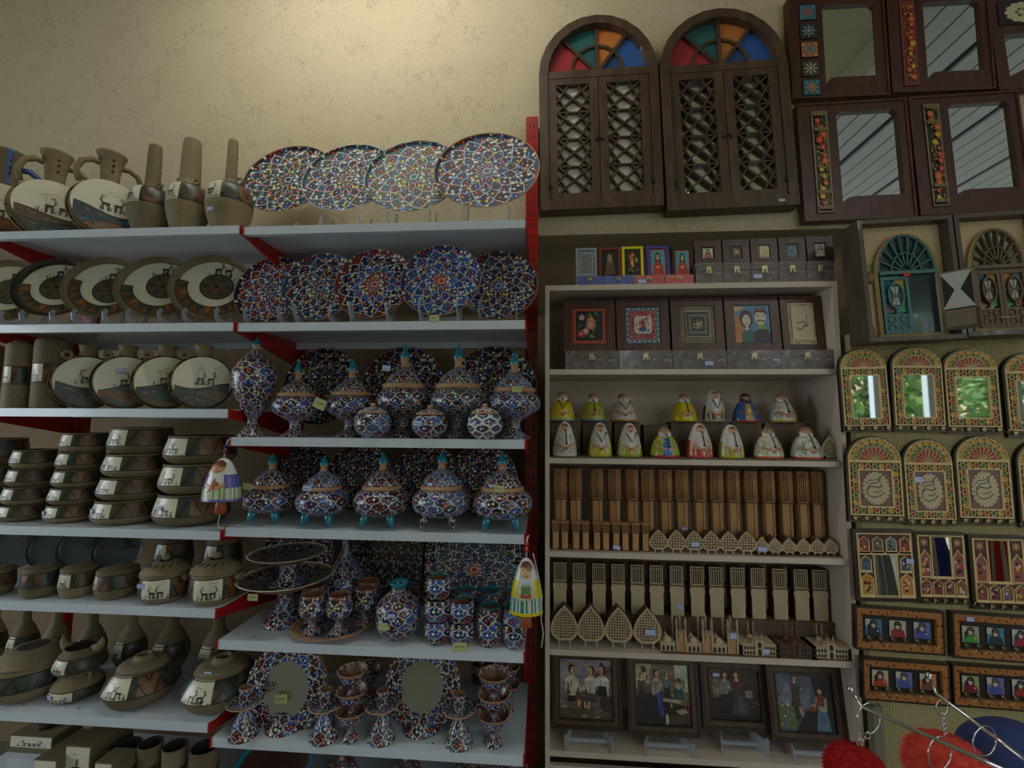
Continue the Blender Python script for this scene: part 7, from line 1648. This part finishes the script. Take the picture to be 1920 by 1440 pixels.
# arcade mirrors ----------------------------------------------------
def niche(x, z, w, h): return [(x-w/2, z), (x+w/2, z), (x+w/2, z+h*.72), (x+w*.34, z+h*.84), (x+w*.2, z+h*.86), (x, z+h), (x-w*.2, z+h*.86), (x-w*.34, z+h*.84), (x-w/2, z+h*.72)]
def arcade_mirror(label, q, kind, Y, seed, hooks):
    t, w, h = hung('niche_mirror', label, 'mirror', q, Y, 'niche mirrors below the calligraphy panels'); R = random.Random(seed)
    MB().box(-w/2, w/2, -.012, 0, -h/2, h/2, DARKFRAME).build('backboard', t); hb = h*.10 if hooks else h*.06; fw, fh = w*.90, h-hb-w*.06
    zb = -h/2+hb; mb = MB().box(-fw/2, fw/2, -.0135, -.012, zb, zb+fh, paint('#4a2a20', .5)); pics = []
    mw = fw*.40; 
    if kind == 'a':
        mz0, mz1 = zb+fh*.03, zb+fh*.66; top = [(-fw*.5+fw*(.125+.25*i), zb+fh*.72, fw*.17, fh*.22, ['#7a2a20', '#5a4a44', '#5a7a80', '#7a2c22'][i]) for i in range(4)]
        side = [(s*fw*.36, zb+fh*.42, fw*.17, fh*.22, '#3a5a70') for s in (-1, 1)]+[(s*fw*.36, zb+fh*.05, fw*.2, fh*.32, '#b07a2c') for s in (-1, 1)]; pics = top+side
    else:
        mz0, mz1 = zb+fh*.33, zb+fh*.97; pics = [(-fw*.5+fw*(.125+.25*i), zb+fh*.04, fw*.19, fh*.24, ['#7a3420', '#6a2c28', '#74463c', '#8a4a24'][i]) for i in range(4)]+[(s*fw*.36, zb+fh*.33, fw*.2, fh*.42, '#8a4a44') for s in (-1, 1)]
    mb2 = MB()
    for (x, z, ww, hh, c) in pics:
        mb2.prism(niche(x, z, ww, hh), -.0145, -.0135, paint(c, .5))
        for k in range(9):
            D = Draw(); D.ell(R.choice(['#c0b09a', '#a83a2c', '#c9a04c', '#4a6a80', '#2a1c18', c]), x+R.uniform(-.28, .28)*ww, z+R.uniform(.12, .68)*hh, ww*.16, hh*.08, 8, R.random()*3)
            mb2.draw(D, lambda u, v, o, k=k: (u, -.0146-k*4e-5, v))
    if kind != 'a':
        for s in (-1, 1):
            x, z, r = s*fw*.36, zb+fh*.88, fw*.09; mb.box(x-r, x+r, -.0145, -.0135, z-r, z+r, paint('#5c2a20', .5))
            for k in range(8): mb.bar((x, z), (x+r*math.cos(PI/4*k), z+r*math.sin(PI/4*k)), .0012, -.0155, -.0145, PALETRIM)
            mb.ring([(x+r*.6*math.cos(PI/4*k), z+r*.6*math.sin(PI/4*k)) for k in range(8)], [(x+r*.5*math.cos(PI/4*k), z+r*.5*math.sin(PI/4*k)) for k in range(8)], -.0155, -.0145, PALETRIM)
    mb.build('red_ground', t); mb2.build('niche_pictures', t)
    # pale cut-wood grid around the niches
    g_ = MB().ring(rectp(fw, fh, 0, zb+fh/2), rectp(fw-.008, fh-.008, 0, zb+fh/2), -.017, -.012, PALETRIM).ring(rectp(mw+.008, mz1-mz0+.008, 0, (mz0+mz1)/2), rectp(mw, mz1-mz0, 0, (mz0+mz1)/2), -.017, -.012, PALETRIM)
    for (x, z, ww, hh, c) in pics: o_ = niche(x, z, ww, hh); g_.ring([(x+(a-x)*1.16, z+hh/2+(b-z-hh/2)*1.10) for a, b in o_], o_, -.017, -.0135, PALETRIM)
    rows = sorted({round(z, 4) for _, z, _, _, _ in pics})
    for (x, z, ww, hh, c) in pics: g_.box(x-fw*.11, x+fw*.11, -.0165, -.0135, z-fh*.035, z-.002, PALETRIM); 
    if kind == 'a': g_.box(-fw/2, fw/2, -.0165, -.0135, zb+fh*.665, zb+fh*.71, PALETRIM)
    else: g_.box(-fw/2, fw/2, -.0165, -.0135, zb+fh*.29, zb+fh*.32, PALETRIM)
    g_.build('cut_wood_grid', t); MB().box(-mw/2, mw/2, -.015, -.012, mz0, mz1, MIRROR).build('mirror_glass', t)
    if hooks:
        for k in range(5): x = -w*.38+w*.76*k/4; MB().tube([(x, -.012, -h/2+hb*.6), (x, -.02, -h/2+hb*.6)], .0055, BRASS, 9).tube([(x+.004, -.018, -h/2+hb*.5), (x+.012, -.034, -h/2+hb*.25), (x+.013, -.036, -h/2+hb*.8)], .0016, BRASS, 6).build('hook', t)
    return t
t = arcade_mirror('square niche mirror without hooks, leftmost of three below the calligraphy panels', [(1593, 990), (1704, 991), (1719, 1129), (1602, 1124)], 'a', YH, 1, False)
t = arcade_mirror('niche mirror with a blue price sticker on its left edge, middle of three', [(1704, 993), (1801, 998), (1815, 1133), (1718, 1129)], 'b', YH-.001, 2, True); sticker(t, -.10, -.019, .02, 6, .024, .016)
arcade_mirror('niche mirror with hooks, rightmost of three, near the picture edge', [(1808, 1001), (1913, 1002), (1926, 1145), (1818, 1140)], 'b', YH-.002, 3, True)

# key holders -------------------------------------------------------
FRAMEPAT = G('orange_patterned_frame', .4, coat=.2)
def _fp():
    g = FRAMEPAT; d, c = g.voro(g.scale(g.obj(), (1, .2, 1)), 75, .9, '3D'); n = g.noise(g.obj(), 8, 2)
    g.set('Base Color', g.mix(g.f('LESS_THAN', d, .28), g.mix(n, '#8f5526', '#a8713a'), '#43210f'))
_fp()
def keyholder(label, q, Y, pics, st=False):
    t, w, h = hung('key_holder', label, 'key holder', q, Y, 'orange framed key holders')
    MB().ring(rectp(w, h), rectp(w*.965, h*.92), -.020, 0, DARKFRAME).ring(rectp(w*.965, h*.92), rectp(w*.84, h*.62), -.018, 0, FRAMEPAT.m).build('frame', t)
    mb = MB().box(-w*.43, w*.43, -.008, 0, -h*.33, h*.33, paint('#1e1610', .5))
    for k in range(24): x = -w*.40+w*.8*k/23; mb.tube([(x, -.009, h*.275), (x+w*.017, -.011, h*.30)], .0014, paint('#7a4a24'), 5)
    mb.build('back_panel', t)
    for i, pc in enumerate(pics):
        D = Draw(); bgc, dr, hr = pc; D.rect('#0e0c0c', 0, 0, 1, 1).rect(bgc, .03, .03, .97, .97).rect('#b0b0a0', .03, .6, .3, .97)
        D.poly(dr, [(.08, .03), (.14, .38), (.38, .55), (.62, .55), (.86, .38), (.92, .03)]); D.ell(hr, .5, .68, .22, .26, 14); D.ell('#c4ac96', .5, .64, .13, .18, 12); D.poly(hr, [(.34, .78), (.66, .78), (.6, .68), (.4, .70)])
        for s in (-1, 1): D.ell('#1a1210', .5+s*.06, .65, .022, .014, 6)
        D.ell('#a03028', .5, .54, .03, .012, 6)
        if i % 2 == 0: D.ell('#c4ac96', .74, .3, .07, .05, 8); D.ell(hr, .24, .5, .08, .2, 9)
        x = -w*.275+w*.275*i; s_ = min(w*.2, h*.46)
        MB().box(x-s_/2, x+s_/2, -.010, -.008, -s_/2+h*.01, s_/2+h*.01, BLACK).draw(D, lambda u, v, o: (x+(u-.5)*s_, -.010-o, h*.01+(v-.5)*s_)).build('portrait_tile', t)
    for k in range(6): x = -w*.34+w*.68*k/5; MB().tube([(x, -.008, -h*.22), (x, -.017, -h*.22)], .0055, BRASS, 9).tube([(x+.003, -.015, -h*.24), (x+.010, -.03, -h*.34), (x+.013, -.034, -h*.24)], .0016, BRASS, 6).build('hook', t)
    if st: sticker(t, -w*.31, -.022, h*.37, 3, .022, .014)
A_, B_, C_, D_ = ('#4a7a94', '#20303a', '#241a1a'), ('#a8a698', '#8a2a2c', '#1c1416'), ('#6a6c94', '#44508a', '#3a3440'), ('#9c9a84', '#3f8a34', '#3a2018')
keyholder('orange framed key holder with three portraits, upper left of four', [(1594, 1131), (1761, 1142), (1764, 1227), (1598, 1211)], YH, (A_, B_, C_))
keyholder('orange framed key holder with a green dressed portrait, upper right of four', [(1774, 1143), (1945, 1153), (1950, 1242), (1777, 1228)], YH, (D_, A_, ('#8a98a0', '#8a2230', '#2a1c20')), True)
keyholder('orange framed key holder with a musician portrait, lower left of four', [(1607, 1227), (1772, 1240), (1774, 1319), (1611, 1306)], YH, (('#b0a888', '#9c3c24', '#2a1816'), C_, ('#c07a40', '#6a4034', '#1c1416')))
keyholder('orange framed key holder with two dark red portraits, lower right of four', [(1774, 1239), (1945, 1250), (1950, 1331), (1777, 1318)], YH, (('#8f9c6c', '#6a1c24', '#2a1a1c'), C_, ('#7a94a0', '#8a2a22', '#1c1416')))

# ================================================================== foreground: rods with key rings
def pt3(px, py, Y): x, z = P(px, py, Y); return Vector((x, Y, z))
t = thing('display_rods', 'chrome display rods with ball tips at the lower right, carrying pompom key rings', 'rack', (.95, .55, 0))
O = Vector((.95, .55, 0))
def rel(v): return v-O
a0, a1, a2 = pt3(1594, 1292, .95), pt3(1618, 1326, .93), pt3(1925, 1462, .78)
b0, b1, b2 = pt3(1741, 1266, 1.0), pt3(1757, 1302, .98), pt3(1990, 1475, .80)
MB().tube([rel(a0), rel(a1), rel(a1+(a2-a1)*.5), rel(a2)], .0034, CHROME, 12).ball(rel(a0), .0058, CHROME, 14).build('rod', t)
MB().tube([rel(b0), rel(b1), rel(b1+(b2-b1)*.5), rel(b2)], .0034, CHROME, 12).ball(rel(b0), .0058, CHROME, 14).build('rod', t)
MB().tube([(0, 0, 0), (0, 0, 1.05)], .014, CHROME, 16).tube([(0, 0, 1.0), rel(a2)], .004, CHROME, 8).tube([(0, 0, 1.02), rel(b2)], .004, CHROME, 8).build('post', t)
MB().lathe([(0, .012), (.16, .012), (.17, .0), (0, 0)], CHROME, 30).build('base', t)
def fuzz(mb, c, r, m1, n=1400, L=.012, seed=0, sz=(1, 1, 1)):
    R = random.Random(seed)
    for i in range(n):
        u = Vector((R.gauss(0, 1), R.gauss(0, 1), R.gauss(0, 1))).normalized(); p = Vector((u.x*r*sz[0], u.y*r*sz[1], u.z*r*sz[2])); s = u.orthogonal().normalized()*.0009
        e = p+u*L*R.uniform(.5, 1)+Vector((R.uniform(-1, 1), R.uniform(-1, 1), R.uniform(-1, 0)))*L*.5
        j = mb.av([c+p*.97-s, c+p*.97+s, c+e]); mb.af((j, j+1, j+2), m1)
def keyring(label, ring_c, rr, Y, pom_c, pr_, col, cat='pompom', seed=0, ringtop=True):
    c = pt3(*ring_c, Y); rad = rr/F*Y*1.05; p = pt3(*pom_c, Y+(.045 if seed == 2 else -.005)); R_ = pr_/F*Y
    t = thing('pompom_key_ring', label, 'key ring', tuple(p), 0, 'pompom key rings on the chrome rods')
    MB().tube([(c.x-p.x+rad*math.cos(2*PI*k/28), c.y-p.y+rad*.35*math.cos(2*PI*k/28), c.z-p.z+rad*math.sin(2*PI*k/28)) for k in range(28)], .0012, CHROME, 7, True).build('ring', t)
    mb = MB(); st = Vector((c.x-p.x, c.y-p.y, c.z-p.z-rad)); en = Vector((0, 0, R_*.9)); n = max(2, int((st-en).length/.009))
    for k in range(n):
        q = st+(en-st)*((k+.5)/n); fl = k % 2
        mb.tube([(q.x+(.0035 if not fl else 0)*math.cos(2*PI*i/10), q.y+(.0035 if fl else 0)*math.cos(2*PI*i/10), q.z+.0065*math.sin(2*PI*i/10)) for i in range(10)], .0009, CHROME, 5, True)
    mb.build('chain', t); m1 = paint(col, .9)
    mb = MB().ball((0, 0, 0), R_*.93, m1, 24); fuzz(mb, Vector((0, 0, 0)), R_*.95, m1, 4200, R_*.11, seed); mb.build('pompom', t); return t
keyring('key ring with dark red fluffy pompom hanging from the left rod tip', (1629, 1347), 23, .935, (1606, 1452), 46, '#b00f12', seed=1)
keyring('key ring with coral pompom hanging from the second rod', (1766, 1326), 12, .975, (1778, 1446), 62, '#d8483c', seed=2)
c = pt3(1900, 1425, 1.10); o = MB().lathe(smooth([(.0, .074), (.047, .067), (.09, .036), (.105, -.005), (.10, -.06), (.095, -.08)], 4), paint('#2c3a6c', .85), 40, 1, .75).build('blue_cap'); tag(o, 'dark blue soft cloth cap at the lower right corner behind the rods', 'cap', None, tuple(c))
t = thing('metal_key_ring', 'bare metal key ring hanging on the lower rod before the coral pompom', 'key ring', tuple(pt3(1762, 1412, .86)), 0, None)
MB().tube([(.026*math.cos(2*PI*k/28), .009*math.cos(2*PI*k/28), .026*math.sin(2*PI*k/28)) for k in range(28)], .0012, CHROME, 7, True).build('ring', t); MB().tube([(0, 0, -.026), (-.002, 0, -.04), (.002, 0, -.05)], .0022, CHROME, 6).build('clasp', t)
t = thing('metal_key_ring', 'bare metal key ring hanging on the right rod before the blue cap', 'key ring', tuple(pt3(1846, 1390, .88)), 0, None)
MB().tube([(.028*math.cos(2*PI*k/28), .010*math.cos(2*PI*k/28), .024*math.sin(2*PI*k/28)) for k in range(28)], .0012, CHROME, 7, True).build('ring', t)

# goods behind the camera that only the niche mirrors show
for x, y, h, rad, cc, lb in ((1.78, .55, .95, .16, '#8f949c', 'grey film wrapped bundle seen in the left niche mirror'), (2.12, .5, 1.0, .15, '#1c2f9c', 'blue draped scarf bundle seen in the middle niche mirror'), (2.5, .45, 1.05, .17, '#b3141a', 'red draped scarf bundle seen in the right niche mirror')):
    mb = MB(); pr = smooth([(rad, 0), (rad*.95, h*.3), (rad*.7, h*.6), (rad*.5, h*.85), (.03, h)]); mb.lathe(pr, lambda p, tt, z, cc=cc: paint(cc, .6) if int((p+9)*9) % 4 else paint('#b8b4b0', .6), 60, scal=-.25, scn=26)
    tag(mb.build('scarf_bundle'), lb, 'scarf', 'scarf bundles behind the photographer', (x, y, 0))

# set every loose thing a hair above what carries it
for o in bpy.data.objects:
    if o.parent is None and 'label' in o and o['category'] not in ('shelves', 'bookcase', 'tree', 'light', 'rack'): o.location.z += .0005
